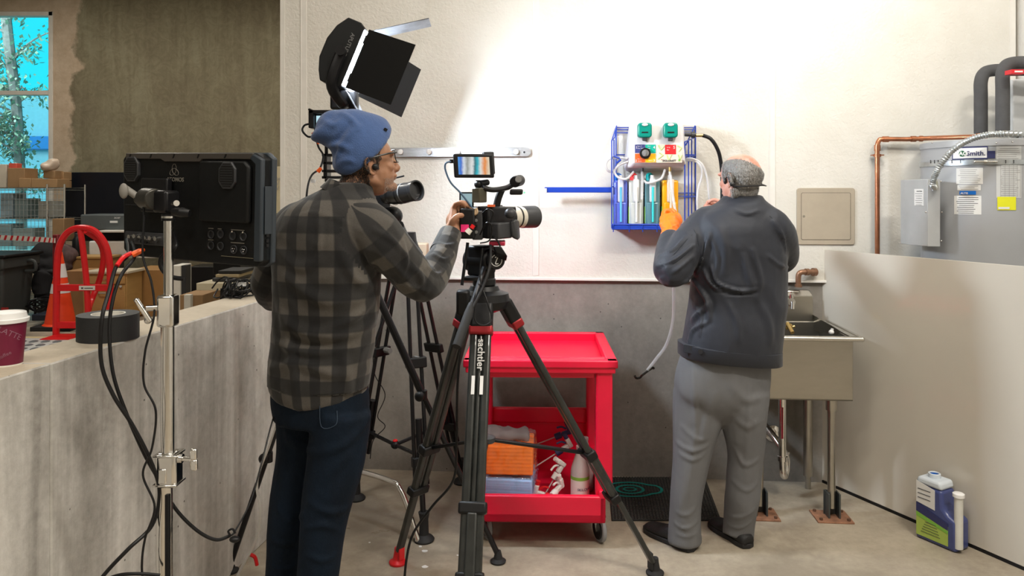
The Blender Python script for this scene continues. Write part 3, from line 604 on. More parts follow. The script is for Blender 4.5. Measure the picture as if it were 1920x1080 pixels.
bl_ = hlabel(1785, 275, 1852, 299, .003).build('brand_label', NAVY, wh); hlabel(1787, 277.5, 1850.5, 296.5, .004).build('label_face', WHITE, bl_)
hlabel(1852, 283, 1866, 297, .003).build('label_corner', NAVY, bl_)
q = hp(1804, 288, .0055); tdir = (q-hc); tdir.z = 0; tdir.normalize()
MB().cyl(q, q+tdir*.001, .0145, n=24).build('green_disc', mat('dark_green_print', (.02, .12, .05), .5), bl_)
htext(MB(), 'AO', 1798, 291.5, .026, .0075, .0008).build('lettering', WTEXT, bl_); htext(MB(), 'Smith.', 1812, 292, .031, .006, .0006).build('lettering', NAVY, bl_)
l1 = hlabel(1793, 315, 1843, 345).build('rating_label', LBL, wh); hlabel(1795, 347, 1839, 357).build('notice_label', LBL, wh)
rr = random.Random(5)
def lines(mb, x0, x1, y0, y1, n, s=.007, txts=None):
    for i in range(n):
        y = y0+(y1-y0)*i/max(n-1, 1); hlab = hlabel(x0+rr.uniform(0, (x1-x0)*.12), y, x1-rr.uniform(0, (x1-x0)*.25), y+.9, .0018, 4); mb.add(hlab.v, hlab.f)
    return mb
mb = lines(MB(), 1796, 1840, 318, 342, 8); mb.build('small_print', GTEXT, l1)
mb = lines(MB(), 1798, 1836, 348.5, 354.5, 3); mb.build('small_print', GTEXT, wh)
a_ = hlabel(1799, 358, 1830, 365, .002).build('blue_badge', mat('bright_blue_print', (.01, .16, .62), .4), wh); htext(MB(), 'ALTIS', 1801, 364, .013, .004, .0004).build('lettering', WTEXT, a_)
l2 = hlabel(1789, 367, 1840, 402).build('address_label', LBL, wh); lines(MB(), 1793, 1836, 370, 399, 9).build('small_print', TEXT, l2)
l3 = hlabel(1868, 274, 1915, 371).build('table_label', mat('grey_label', (.55, .56, .56), .5), wh)
mb = lines(MB(), 1870, 1913, 278, 297, 6); lines(mb, 1876, 1913, 312, 366, 16)
for px in (1876, 1884, 1892, 1900, 1907, 1913):
    hl = hlabel(px, 308, px+.6, 369, .002, 1); mb.add(hl.v, hl.f)
mb.build('table_print', GTEXT, l3)
l4 = hlabel(1870, 369, 1905, 394, .0025).build('yellow_label', mat('yellow_print', (.72, .72, .02), .5), wh); mb = lines(MB(), 1873, 1900, 373, 387, 4); mb.build('small_print', TEXT, l4)
hlabel(1872, 388, 1893, 392, .004).build('white_strip', LBL, l4)
# strap
z = hp(1842, 300).z; z0 = hp(1842, 309).z; mb = MB().lathe([(hr+.002, z0), (hr+.005, z0), (hr+.005, z), (hr+.002, z)], hc, n=64, caps=False); sp = mb.build('strap', GALV, wh)
for px in (1744, 1751, 1758, 1765, 1784, 1800, 1885, 1900): hlabel(px, 300, px+1.6, 306.5, .0062, 1).build('slot', DGREY, sp)
q1, q2 = hp(1828, 303, .02), hp(1870, 303, .02); mb = MB().cyl(q1, q2, .004); mb.cyl(q1.lerp(q2, .4), q1.lerp(q2, .55), .009, n=6); mb.ell(q1, (.006,)*3); mb.build('tension_bolt', STEELB, sp)
for a, b in ((1808, 1826), (1864, 1880)): hlabel(a, 299, b, 308, .012).build('clamp_ear', GALV, sp)
for px, py in ((1748, 268), (1898, 266), (1868, 268)): qq = hp(px, py, .003); MB().ell(qq, (.004,)*3, n=8, m=6).build('screw', STEELB, wh)
# junction box on tank side
jb = thing('control_cabinet', 'grey sheet metal electrical cabinet mounted on the left of the water heater', 'electrical box', P(1738, 462, 3.68)); JG = mat('grey_sheet_metal', (.40, .41, .42), .4)
jx = [P(1708, 0, 3.72).x, P(1737, 0, 3.62).x, P(1763, 0, 3.60).x]; jt, jbm = P(0, 336, 3.62).z, P(0, 462, 3.62).z
ring = lambda z: [V((jx[0], 3.82, z)), V((jx[0], 3.72, z)), V((jx[1], 3.61, z)), V((jx[2], 3.60, z)), V((jx[2], 3.82, z))]
MB().loft([ring(jbm), ring(jt)]).build('case', JG, jb, .002)
tdir2 = (V((jx[1], 3.61, 0))-V((jx[0], 3.72, 0))).normalized(); nn = tdir2.cross(UP)
cc = V(((jx[0]+jx[1])/2, 3.665, P(0, 370, 3.66).z)); MB().box(cc+nn*.001, (.062, .0015, .082), (tdir2, nn, UP)).build('caution_label', LBL, jb)
mb = MB(); text_mb(mb, 'CAUTION', cc+nn*.0022-tdir2*.014+UP*.027, tdir2, UP, .008)
for i in range(6): mb.box(cc+nn*.0022+UP*(.018-.011*i), (.05-.006*(i % 3), .0006, .0016), (tdir2, nn, UP))
mb.build('small_print', TEXT, jb)
for px, py in ((1736, 398), (1766, 398), (1765, 452), (1764, 340)): MB().ell(P(px, py, 3.60), (.004,)*3, n=8, m=6).build('screw', STEELB, jb)
# flexible conduit
cp = cr([P(1752, 352, 3.56), P(1748, 345, 3.53), P(1753, 330, 3.52), P(1764, 308, 3.50), P(1785, 283, 3.49), P(1812, 265, 3.48), P(1845, 254, 3.46), P(1880, 251, 3.45), P(1935, 252, 3.42)], 34)
cd = thing('conduit', 'ribbed metal flexible conduit curving over the water heater top', 'conduit', P(1752, 352, 3.56))
MB().tube(cp, [.0135+.0022*math.sin(i*1.3) for i in range(len(cp))], 12).build('hose', GALV, cd)
MB().cyl(P(1752, 350, 3.61), P(1752, 350, 3.555), .017, n=12).cyl(P(1752, 352, 3.56), P(1750, 338, 3.54), .017, n=6).build('elbow', STEELB, cd)
# insulated pipes
FOAM = mat('grey_foam_sleeve', (.075, .075, .078), .9, 0, .1, 20, .3, 120)
for i, (x, yb, yt, D_, lab) in enumerate(((1839, 250, 132, 3.82, 'dark foam sleeved pipe rising from the heater, left and farther one'), (1880, 245, 118, 3.66, 'dark foam sleeved pipe rising from the heater, right and nearer one'))):
    t = thing('insulated_pipe', lab, 'pipe', P(x, yb, D_)); rr_ = .031
    pts = [P(x, yb, D_), P(x, yt+45, D_), P(x, yt+22, D_), P(x+6, yt+6, D_), P(x+22, yt, D_), P(x+60, yt-1, D_-.02), P(x+130, yt-2, D_-.04)]
    pts = [pts[0], pts[1]]+cr(pts[1:], 8)[1:]
    MB().tube(pts, rr_, 18).build('foam_sleeve', FOAM, t); MB().cyl(P(x, yb+12, D_), P(x, yb-2, D_), .022).build('fitting', (COPPER, STEELB)[i], t)
simple(MB().pb(1897, 130, 1925, 138, 3.55, 3.6), 'pipe_tag', mat('red_tag', (.6, .02, .03), .5), 'red tag on the sleeved pipe at the right edge', 'tag')
tagm = MB().pb(1903, 132.5, 1918, 135.5, 3.548, 3.55).build('print', WTEXT); tagm.parent = bpy.data.objects['pipe_tag']
simple(MB().pb(1900, 148, 1935, 252, 3.9, 3.95), 'wall_cabinet', mat('white_cabinet', (.62, .64, .66), .4), 'edge of a white wall cabinet at the right behind the pipes', 'cabinet', None, .004)
# copper line
c1 = W(1645, 490, .05); c2 = W(1645, 262, .05); mb = MB()
pts = [c1, W(1645, 300, .05), W(1645, 275, .05), W(1648, 264, .05), W(1656, 261, .05), W(1700, 261, .05)]
cpipe = thing('copper_pipe', 'copper pipe running up the wall then right to the water heater', 'pipe', c1)
mb.tube([c1, pts[1]]+cr(pts[1:], 6)+[W(1745, 259, .06), P(1790, 257.5, 3.86), P(1850, 256, 3.74)], .0125, 14); mb.build('tube', COPPER, cpipe)
for a, b in ((W(1645, 283, .05), W(1645, 272, .05)), (W(1655, 261, .05), W(1666, 261, .05)), (W(1708, 260.5, .052), W(1717, 260.4, .052)), (W(1724, 260, .053), W(1730, 260, .054))): MB().cyl(a, b, .016).build('coupling', COPPER, cpipe)
mb = MB().cyl(W(1645, 294, .05), W(1645, 289, .05), .019).box(W(1645, 291, .03), (.06, .03, .006), (WR, WN, UP)).build('clamp', COPPER, cpipe)
# access panel
ap = thing('access_panel', 'square beige metal access hatch set in the white wall', 'access hatch', W(1548, 458, 0)); BG = mat('beige_enamel', (.40, .345, .27), .45)
a, b = W(1493, 458, .0), W(1602, 352, .0); xa, xb = wallx(1493), wallx(1602)
def rrect(w, h, r, n=5):
    out = []
    for cx, cy, s in ((w/2-r, h/2-r, 0), (-w/2+r, h/2-r, 1), (-w/2+r, -h/2+r, 2), (w/2-r, -h/2+r, 3)):
        for k in range(n+1): t = (s+k/n)*PI/2; out.append((cx+r*math.cos(t), cy+r*math.sin(t)))
    return out
ac = W(1547.5, 405.5, 0); aw, ah = xb-xa, b.z-a.z
MB().prism(rrect(aw, ah, .015), ac, WR, UP, WN*.008).build('frame', BG, ap, .002)
MB().prism(rrect(aw*.84, ah*.82, .008), ac+WN*.008, WR, UP, WN*.002).build('door', BG, ap, .001)
MB().prism(rrect(aw*.855, ah*.835, .01), ac+WN*.0065, WR, UP, WN*.002).build('gap', mat('dark_gap_sheet', (.12, .1, .08), .8), ap)  # dark sheet laid in for the gap round the hatch door
MB().cyl(ac+WR*(-.38*aw)+UP*.0+WN*.009, ac+WR*(-.38*aw)+WN*.0125, .006).build('lock', STEELB, ap)
# leaning white board
bf, bnr = P(1521, 890, 4.14), P(1920, 1070, 3.13)
bf = V((bf.x+.012, bf.y, 0)); dirb = (V((bnr.x, bnr.y, 0))-bf).normalized(); bnorm = V((dirb.y, -dirb.x, 0))
bnorm = -bnorm if bnorm.x > 0 else bnorm
L = 2.44; q0 = bf; lean = -bnorm*.0
bd = MB().hexa([q0+Z_*.015, q0+dirb*L+Z_*.015, q0+dirb*L-bnorm*.014+Z_*.015, q0-bnorm*.014+Z_*.015, q0+Z_*1.275+lean, q0+dirb*L+Z_*1.275+lean, q0+dirb*L-bnorm*.014+Z_*1.275+lean, q0-bnorm*.014+Z_*1.275+lean])
WBRD = mat('glossy_white_sheet', (.60, .56, .49), .16, 0, .03, 2, .02, 5, coat=.5)
bo = thing('white_board_sheet', 'large glossy white sheet standing on edge on the floor by the sink', 'board', bf)
bd.build('sheet', WBRD, bo, .001)
MB().hexa([q0+bnorm*.002, q0+dirb*L+bnorm*.002, q0+dirb*L-bnorm*.016, q0-bnorm*.016, q0+bnorm*.002+Z_*.014, q0+dirb*L+bnorm*.002+Z_*.014, q0+dirb*L-bnorm*.016+Z_*.014, q0-bnorm*.016+Z_*.014]).build('edge_strip', BLACK, bo)  # black strip put in for the dark shaded gap under the sheet
# ------------------------------------------------------------------ stainless sink
sx0, sx1 = wallx(1402, .5), wallx(1600, .5); f0 = .50
FZ = CH-(632-HZ)/F*3.6; BZ = CH-(750-HZ)/F*3.6
sk = thing('utility_sink', 'freestanding stainless steel utility sink on tubular legs beside the white board', 'sink', WX((sx0+sx1)/2, .3, 0))
th = .012
mb = MB(); wbox(mb, sx0, sx1, f0-th, f0, BZ, FZ); wbox(mb, sx0, sx0+th, .03, f0, BZ, FZ); wbox(mb, sx1-th, sx1, .03, f0, BZ, FZ); wbox(mb, sx0, sx1, .03, .03+th, BZ, FZ); wbox(mb, sx0, sx1, .03, f0, BZ, BZ+th)
mb.build('basin', STEEL, sk, .004)
mb = MB(); r_ = .012
rp = [WX(sx0-.03, .04, FZ), WX(sx0-.03, f0+.03, FZ), WX(sx1+.03, f0+.03, FZ), WX(sx1+.03, .04, FZ)]
for a, b in zip(rp, rp[1:]): mb.cyl(a, b, r_, n=12); mb.ell(b, (r_,)*3, n=10, m=8)
wbox(mb, sx0-.03, sx1+.03, f0-.01, f0+.03, FZ-.004, FZ+.006); wbox(mb, sx1-.01, sx1+.03, .03, f0+.02, FZ-.004, FZ+.006)
mb.build('rim', STEELB, sk)
zb = CH-(548-HZ)/F*4.05; xs = wallx(1524, .03)
mb = MB(); wbox(mb, sx0, xs, .012, .035, FZ-.02, zb-.02); mb.hexa([WX(sx0, .012, zb-.02), WX(xs, .012, zb-.02), WX(xs, .035, zb-.02), WX(sx0, .035, zb-.02), WX(sx0, .002, zb+.01), WX(xs-.015, .002, zb+.01), WX(xs-.015, .01, zb+.01), WX(sx0, .01, zb+.01)])
mb.hexa([WX(xs, .03, FZ-.05), WX(sx1, .1, FZ-.05), WX(sx1, .03, FZ-.05), WX(xs, .012, FZ-.05), WX(xs, .04, zb-.12), WX(sx1, .48, FZ), WX(sx1, .46, FZ), WX(xs, .012, zb-.12)])
mb.build('splashback', STEEL, sk, .003)
PLATE = mat('rusty_base_plate', (.30, .15, .09), .7, .3, .4, 25)
for i, (px, py, off) in enumerate(((1559, 972, .44), (1424, 966, .44))):
    k = (px-960)/F; q = W(px, HZ, off); q.z = 0; g = q
    zt_ = BZ
    lg = MB().cyl(g+Z_*.05, g+Z_*zt_, .019).cyl(g+Z_*(zt_-.06), g+Z_*zt_, .026).build('leg', STEEL, sk)
    sb = MB().box(g+Z_*.066-WR*.02, (.008, .062, .12), (WR, WN, UP)).box(g+Z_*.066+WR*.03, (.008, .062, .12), (WR, WN, UP)).box(g+Z_*.066+WN*-.025, (.06, .006, .12), (WR, WN, UP)).build('bracket', mat('dark_grey_bracket', (.09, .1, .1), .4, .6), lg, .001)
    pl = MB().box(g+Z_*.004, (.17, .14, .008), (WR, WN, UP)).build('base_plate', PLATE, lg, .002)
    mb = MB()
    for sx in (-.065, .065):
        for sy in (-.05, .05): mb.cyl(g+WR*sx+WN*sy+Z_*.008, g+WR*sx+WN*sy+Z_*.018, .008, n=6)
    mb.build('bolt', mat('rusty_bolt', (.16, .09, .06), .6, .5), pl)
g = W(1515, HZ, .08); g.z = 0
MB().cyl(g+Z_*.07, g+Z_*BZ, .024).cyl(g, g+Z_*.075, .014).build('leg', STEEL, sk)
# drain
q = W(1467, HZ, .25); zq = lambda y, D_=3.9: CH-(y-HZ)/F*D_
dm = MB().cyl(V((q.x, q.y, zq(860))), V((q.x, q.y, BZ)), .019).cyl(V((q.x, q.y, zq(848))), V((q.x, q.y, zq(856))), .026)
j = cr([V((q.x, q.y, zq(858))), V((q.x+.004, q.y, zq(880))), V((q.x+.02, q.y+.02, zq(886))), V((q.x+.035, q.y+.04, zq(872))), V((q.x+.03, q.y+.05, zq(850))), V((q.x-.005, q.y+.13, zq(825))), V((q.x-.03, q.y+.235, zq(810)))], 6)
dm.tube(j, .019, 12).cyl(j[4*6], j[4*6]+V((.001, .002, .012)), .025)
dr = dm.build('drain_pipe', CHROME, sk)
e = W(1449, 812, .002); MB().lathe([(.046, .0), (.044, .008), (.03, .016), (.022, .018)], e, WN).build('wall_flange', CHROME, dr)
tag(MB().box(V((q.x-.008, q.y-.0195, zq(785))), (.010, .003, .16)).build('stripe', mat('painted_red_reflection', (.3, .01, .03), .5), dr), 'cart reflection painted as a dark red stripe down the pipe')  # reflection of the red cart, put on the pipe as a coloured strip
MB().ell(WX(sx1-.075, .42, FZ+.012), (.013, .013, .012)).cyl(WX(sx1-.075, .42, FZ+.01), WX(sx1-.07, .42, FZ+.03), .007).build('cup_hook', WHITE, sk)
# tap and pipe above
tpz = thing('wall_tap', 'chrome wall tap above the sink beside the man', 'tap', W(1484, 570, .05))
MB().cyl(W(1484, 566, .035), W(1484, 566, .12), .020).cyl(W(1484, 552, .07), W(1484, 574, .07), .012).cyl(W(1486, 566, .12), W(1486, 580, .13), .011).build('body', CHROME, tpz)
MB().cyl(W(1484, 550, .07), W(1484, 546, .07), .008).box(W(1487, 547, .07), (.06, .012, .008), (WR, WN, UP)).build('handle', CHROME, tpz, .002)
hb = thing('hose_tap', 'small brass hose tap inside the sink behind the man', 'tap', W(1482, 617, .2)); MB().cyl(W(1476, 606, .2), W(1486, 624, .25), .011).ell(W(1480, 612, .2), (.017,)*3).build('body', BRASS, hb); MB().cyl(W(1474, 616, .2), W(1490, 612, .2), .007).build('handle', BRASS, hb)
cpk = [W(1529, 510, .025), W(1510, 510, .04), W(1501, 511, .045), W(1497, 518, .045), W(1497, 536, .045)]
pp = thing('elbow_pipe', 'short tarnished copper elbow pipe above the sink', 'pipe', W(1529, 510, .02))
OC = mat('tarnished_copper', (.30, .17, .11), .45, .9, .2, 20)
MB().tube([cpk[0]]+cr(cpk[1:], 6), .0145, 12).build('tube', OC, pp); MB().cyl(W(1510, 510, .04), W(1516, 510, .035), .019).build('collar', OC, pp); MB().cyl(W(1497, 533, .045), W(1497, 538, .045), .019).build('collar', OC, pp); MB().cyl(W(1524, 510, .02), W(1529, 510, .012), .022).build('collar', OC, pp)
# ------------------------------------------------------------------ jug on floor
def jug(c, ang, name, label, cat, col, capm, par=None, sc=1.0, liquid=None):
    t = thing(name, label, cat, c); return t
D = 3.38; c = fl(1766, D); jt = thing('concentrate_jug', 'blue liquid jug with side spout and green label on the floor by the board', 'jug', c)
an = math.radians(-62); ju = V((math.cos(an), math.sin(an), 0)); jv = V((-ju.y, ju.x, 0))     # ju: along body, towards camera-right
JB = mat('blue_liquid_jug', (.055, .072, .21), .25, 0, .1, 10, spec=.6); JW = mat('frosted_plastic', (.60, .66, .72), .35)
prof = [(-.095, 0), (.095, 0), (.095, .135), (.06, .15), (.035, .175), (.03, .25), (-.095, .25)]
JV = V((math.cos(math.radians(12)), math.sin(math.radians(12)), 0))
w_ = .10
def P2(a, z): return c+ju*a
body = MB().prism([(p[0], p[1]) for p in prof], c-jv*w_/2, ju, UP, jv*w_); body.build('body', JB, jt, .014, seg=3)
MB().prism([(-.095, .25), (.03, .25), (.022, .285), (-.085, .285)], c-jv*w_/2*.98, ju, UP, jv*w_*.98).build('shoulder', JW, jt, .012, seg=3)
n0 = c-ju*.035+UP*.285; MB().lathe([(.026, 0), (.026, .018), (.022, .02), (.018, .018), (.018, 0)], n0).build('neck', JW, jt); MB().lathe([(.018, .004), (.019, .0185), (.016, .006)], n0).build('seal', mat('blue_cap', (.01, .12, .45), .35), jt)
s0 = c+ju*.094-jv*.03; MB().tube([s0+UP*.02, s0+UP*.245], .018, 14).build('spout_tube', mat('milky_plastic', (.62, .62, .58), .4), jt); MB().lathe([(.019, 0), (.024, .004), (.024, .018), (.018, .022)], s0+UP*.243).build('spout_cap', WHITE, jt)
sidec = c-jv*(w_/2+.001)
MB().prism([(-.088, .018), (.06, .018), (.06, .105), (-.088, .15)], sidec, ju, UP, -jv*.001).build('label', mat('green_yellow_label', (.38, .50, .10), .5), jt)
MB().prism([(-.088, .125), (.06, .088), (.06, .118), (-.088, .165)], sidec-jv*.001, ju, UP, -jv*.001).build('label_band', NAVY, jt)
MB().prism([(-.088, .105), (.06, .072), (.06, .085), (-.088, .122)], sidec-jv*.001, ju, UP, -jv*.001).build('label_stripe', GREEN, jt)
MB().prism([(-.088, .168), (.0, .155), (.0, .245), (-.088, .265)], sidec, ju, UP, -jv*.001).build('upper_label', LBL, jt)
mb = MB()
for i in range(5): mb.box(sidec-jv*.0022+ju*(-.02)+UP*(.04+.012*i), (.09-.01*i, .0005, .002), (ju, jv, UP))
for i in range(3): mb.box(sidec-jv*.0022+ju*(-.05)+UP*(.19+.02*i), (.06, .0005, .003), (ju, jv, UP))
mb.build('small_print', TEXT, jt)
# floor mat
m0, m1, m2, m3 = [V((q.x, q.y, 0)) for q in (fl(1147, 3.60), fl(1352, 3.60), fl(1322, 4.14), fl(1140, 4.14))]
fm = thing('floor_mat', 'black textured rubber mat with a teal eye emblem in front of the wall', 'mat', m0)
MB().hexa([m0, m1, m2, m3]+[q+Z_*.008 for q in (m0, m1, m2, m3)]).build('base', mat('black_mat_rubber', (.018, .018, .018), .65), fm, .002)
mb = MB(); nx, ny = 34, 34
for j in range(ny):
    for i in range(nx):
        a = m0.lerp(m1, (i+.5)/nx).lerp(m3.lerp(m2, (i+.5)/nx), (j+.5)/ny); mb.box(a+Z_*.010, (.009, .009, .004))
kn = mb.build('nub', mat('mat_nub', (.05, .048, .045), .6), fm, smooth=0); kn['kind'] = 'stuff'
ec = V((P(1181, 920, 1).x*3.96, 3.96, .0125)); mb = MB()
for rx, ry, w0 in ((.135, .095, .008), (.07, .055, .008), (.032, .022, .006)):
    mb.tube([ec+V((rx*math.cos(t)*(1.0+(.25 if rx > .1 and math.cos(t) > .8 else 0)), ry*math.sin(t), 0)) for t in [i*2*PI/36 for i in range(36)]], w0, 6, True, .15)
mb.build('emblem', mat('teal_print', (.0, .22, .19), .5), fm)
# ------------------------------------------------------------------ red cart
ct = thing('utility_cart', 'bright red two-tier plastic utility cart against the wall behind the tripod', 'cart', V((.14, 3.7, 0)))
cx0, cx1, cy0, cy1 = P(868, 0, 3.33).x, P(1158, 0, 3.33).x, 3.33, 4.03
ca = .03; cxu, cyu = V((math.cos(ca), -math.sin(ca), 0)), V((math.sin(ca), math.cos(ca), 0)); corg = V((cx0, cy0, 0))
def CB(mb, x0, x1, y0, y1, z0, z1): return mb.box(corg+cxu*(x0+x1)/2+cyu*(y0+y1)/2+Z_*(z0+z1)/2, (x1-x0, y1-y0, z1-z0), (cxu, cyu, Z_))
cw = cx1-cx0; cdp = .70; TZ = .838
mb = MB()
CB(mb, 0, cw, 0, .05, TZ-.035, TZ); CB(mb, 0, .05, 0, cdp, TZ-.035, TZ); CB(mb, cw-.05, cw, 0, cdp, TZ-.035, TZ); CB(mb, 0, cw, cdp-.035, cdp, TZ-.06, TZ)
CB(mb, .015, cw-.015, .01, cdp-.005, TZ-.055, TZ-.042); CB(mb, .045, cw-.045, .085, .11, TZ-.05, TZ-.004); CB(mb, 0.01, cw-.01, .008, .03, TZ-.06, TZ-.02)
mb.build('top_tray', RED, ct, .008, seg=3)
for x0 in (.022, cw-.097):
    for (a, b) in ((.02, .09), (cdp-.10, cdp-.02)):
        CB(MB(), x0, x0+.075, a, b, .22, TZ-.055).build('corner_post', RED, ct, .01, seg=3)
CB(MB(), .10, cw-.10, .03, .055, TZ-.085, TZ-.05).build('front_beam', RED, ct, .006); CB(MB(), .09, cw-.09, cdp-.05, cdp-.02, .36, .44).build('rear_beam', RED, ct, .008)
mb = MB(); CB(mb, .055, cw-.055, .0, .03, .115, .235); CB(mb, .055, .085, .0, cdp, .115, .26); CB(mb, cw-.085, cw-.055, .0, cdp, .115, .26); CB(mb, .055, cw-.055, cdp-.03, cdp, .115, .36); CB(mb, .055, cw-.055, .0, cdp, .115, .16)
mb.build('lower_tray', RED, ct, .008, seg=3)
for (x, y) in ((.10, .10), (cw-.075, .08), (.12, cdp-.1), (cw-.11, cdp-.1)):
    b0 = corg+cxu*x+cyu*y; ax = (cxu*.9+cyu*.35).normalized()
    cs_ = MB().cyl(b0+Z_*.058-ax*.010, b0+Z_*.058+ax*.010, .058, n=32).build('caster', mat('grey_tyre', (.22, .22, .23), .6), ct, .004)
    MB().cyl(b0+Z_*.058-ax*.016, b0+Z_*.058+ax*.016, .044, n=28).build('wheel_hub', BLACK, cs_, .002)
    MB().hexa([b0+Z_*.05-ax*.02-cyu*.01, b0+Z_*.05-ax*.016-cyu*.01, b0+Z_*.05-ax*.016+cyu*.01, b0+Z_*.05-ax*.02+cyu*.01, b0+Z_*.118-ax*.03-cyu*.03, b0+Z_*.118+ax*.03-cyu*.03, b0+Z_*.118+ax*.03+cyu*.03, b0+Z_*.118-ax*.03+cyu*.03]).build('fork', STEELB, cs_)
# goods on the lower tray (floor of tray z=.16)
def pack(c, sx, sy, n, h, m, lay_m, name, label, cat, yaw=0.0):
    t = thing(name, label, cat, c); u = V((math.cos(yaw), math.sin(yaw), 0)); v = V((-u.y, u.x, 0)); H_ = n*h
    me = remesh(MB().box(c+Z_*(H_/2), (sx, sy, H_), (u, v, Z_)), 'cloths', .005, 6)
    for q in me.vertices:
        z = (q.co.z-c.z)/h; side = 1-abs(q.normal.z); q.co -= q.normal*side*.0035*(abs(math.sin(z*PI))**.5*-1+1); q.co.z += .006*noise.noise(q.co*9)*(q.normal.z > .3)
    link(me, 'cloths', lay_m, t, smooth=180)
    me = remesh(MB().box(c+Z_*(H_/2+.004), (sx+.016, sy+.016, H_+.012), (u, v, Z_)), 'wrap', .008, 3); fold(me, [], .008, (34, 34, 60), fine=.004); link(me, 'wrap', FILM, t, smooth=180); return t
pcn = corg+cxu*.20+cyu*.20+Z_*.162
pack(pcn, .235, .22, 9, .012, None, mat('blue_wipe_cloth', (.36, .56, .95), .8, var=.15), 'cloth_pack', 'wrapped stack of pale blue cloths at the bottom of the cart', 'cloths', -.12)
pack(pcn+Z_*.125+cxu*.005, .22, .2, 8, .017, None, mat('orange_wipe_cloth', (1.0, .22, .02), .8, var=.12), 'cloth_pack', 'wrapped stack of orange cloths lying on the blue ones', 'cloths', -.06)
me = remesh(MB().box(pcn+Z_*.285-cxu*.01, (.19, .1, .03)).ell(pcn+Z_*.283-cxu*.08, (.05, .06, .03)), 'cloth', .008, 5); fold(me, [], .012, (14, 14, 8))
tag(link(me, 'cleaning_cloth', mat('grey_cloth', (.20, .18, .19), .9)), 'crumpled grey cloth on top of the orange pack', 'cloth')
# spray heads
def trigger(c, yaw, pitch, name, label, bodym, capm):
    t = thing(name, label, 'spray trigger', c); f = V((math.cos(yaw)*math.cos(pitch), math.sin(yaw)*math.cos(pitch), math.sin(pitch))); s, _ = perp(f); u = f.cross(s) if f.cross(s).z > 0 else -f.cross(s)
    c = c+Z_*.02
    MB().cyl(c-f*.02, c+f*.012, .016, n=16).build('collar', capm, t); MB().box(c+f*.04, (.05, .022, .022), (f, s, u)).box(c+f*.06+u*.012, (.022, .026, .05), (f, s, u)).build('head', bodym, t, .005)
    MB().cyl(c+f*.06+u*.035, c+f*.06+u*.055, .011, n=12).build('nozzle', capm, t); MB().tube(cr([c+f*.045+u*.018, c+f*.03+u*.035, c+f*.005+u*.04], 5), .005, 8).build('trigger', capm, t)
    MB().tube([c-f*.02, c-f*.16], .003, 6).build('dip_tube', mat('clear_tube', (.6, .5, .5), .3), t); return t
tz = Z_*.162
trigger(corg+cxu*.38+cyu*.13+tz, 2.9, .25, 'spray_trigger', 'white spray trigger with a red collar at the front of the tray', WHITE, REDPAINT)
trigger(corg+cxu*.42+cyu*.2+tz+Z_*.07, .5, .9, 'spray_trigger', 'white spray trigger lying tipped up beside the bottle', WHITE, WHITE)
trigger(corg+cxu*.44+cyu*.30+tz+Z_*.15, .2, .5, 'spray_trigger', 'white and navy spray trigger leaning behind the others', WHITE, NAVY)
trigger(corg+cxu*.44+cyu*.38+tz+Z_*.20, -.1, .4, 'spray_trigger', 'dark navy spray trigger, highest in the heap', NAVY, NAVY)
trigger(corg+cxu*.41+cyu*.13+tz+Z_*.015, .9, .35, 'spray_trigger', 'white spray trigger lying beneath the tipped one', WHITE, WHITE)
for i, (x, y, lab) in enumerate(((.53, .15, 'frosted spray bottle with a green banded label in the cart'), (.56, .27, 'frosted plain spray bottle standing behind the labelled one'))):
    c = corg+cxu*x+cyu*y+tz; b = thing('spray_bottle', lab, 'bottle', c)
    MB().lathe([(.038, 0), (.043, .006), (.043, .13), (.040, .15), (.024, .20), (.016, .225), (.016, .235), (.018, .238), (.018, .248), (.014, .25)], c, n=32).build('bottle', mat('frosted_bottle', (.62, .56, .56), .35, trans=.25), b)
    if i == 0:
        lbm = MB().lathe([(.0436, .012), (.0436, .115)], c, caps=False, n=32).build('label', LBL, b); MB().lathe([(.0440, .10), (.0440, .115)], c, caps=False, n=32).build('label_band', GREEN, lbm)
        wraptext('SKILCRAFT', c, math.radians(-110), .055, .016, 0, 'lettering', NAVY, lbm, lambda z: .0445)
# papers scraps on floor
for i, (px, D_) in enumerate(((797, 3.30), (788, 3.34), (797, 3.16), (858, 3.26), (693, 3.38))):
    c = fl(px, D_); s = (.016, .010, .016, .006, .006)[i]; mb = MB().prism([(s*math.cos(t)*random.uniform(.5, 1), s*math.sin(t)*random.uniform(.5, 1)) for t in [k*PI/4 for k in range(8)]], c+Z_*.0005, X_, Y_, Z_*.0012)
    tag(mb.build('paper_scrap', WHITE), ('torn white paper scrap on the floor left of the front tripod leg', 'small paper scrap beside the larger torn scrap', 'white paper scrap nearest the camera on the floor', 'tiny paper scrap by the front tripod leg', 'tiny paper scrap near the standing cameraman')[i], 'paper scrap', 'paper scraps on the floor')
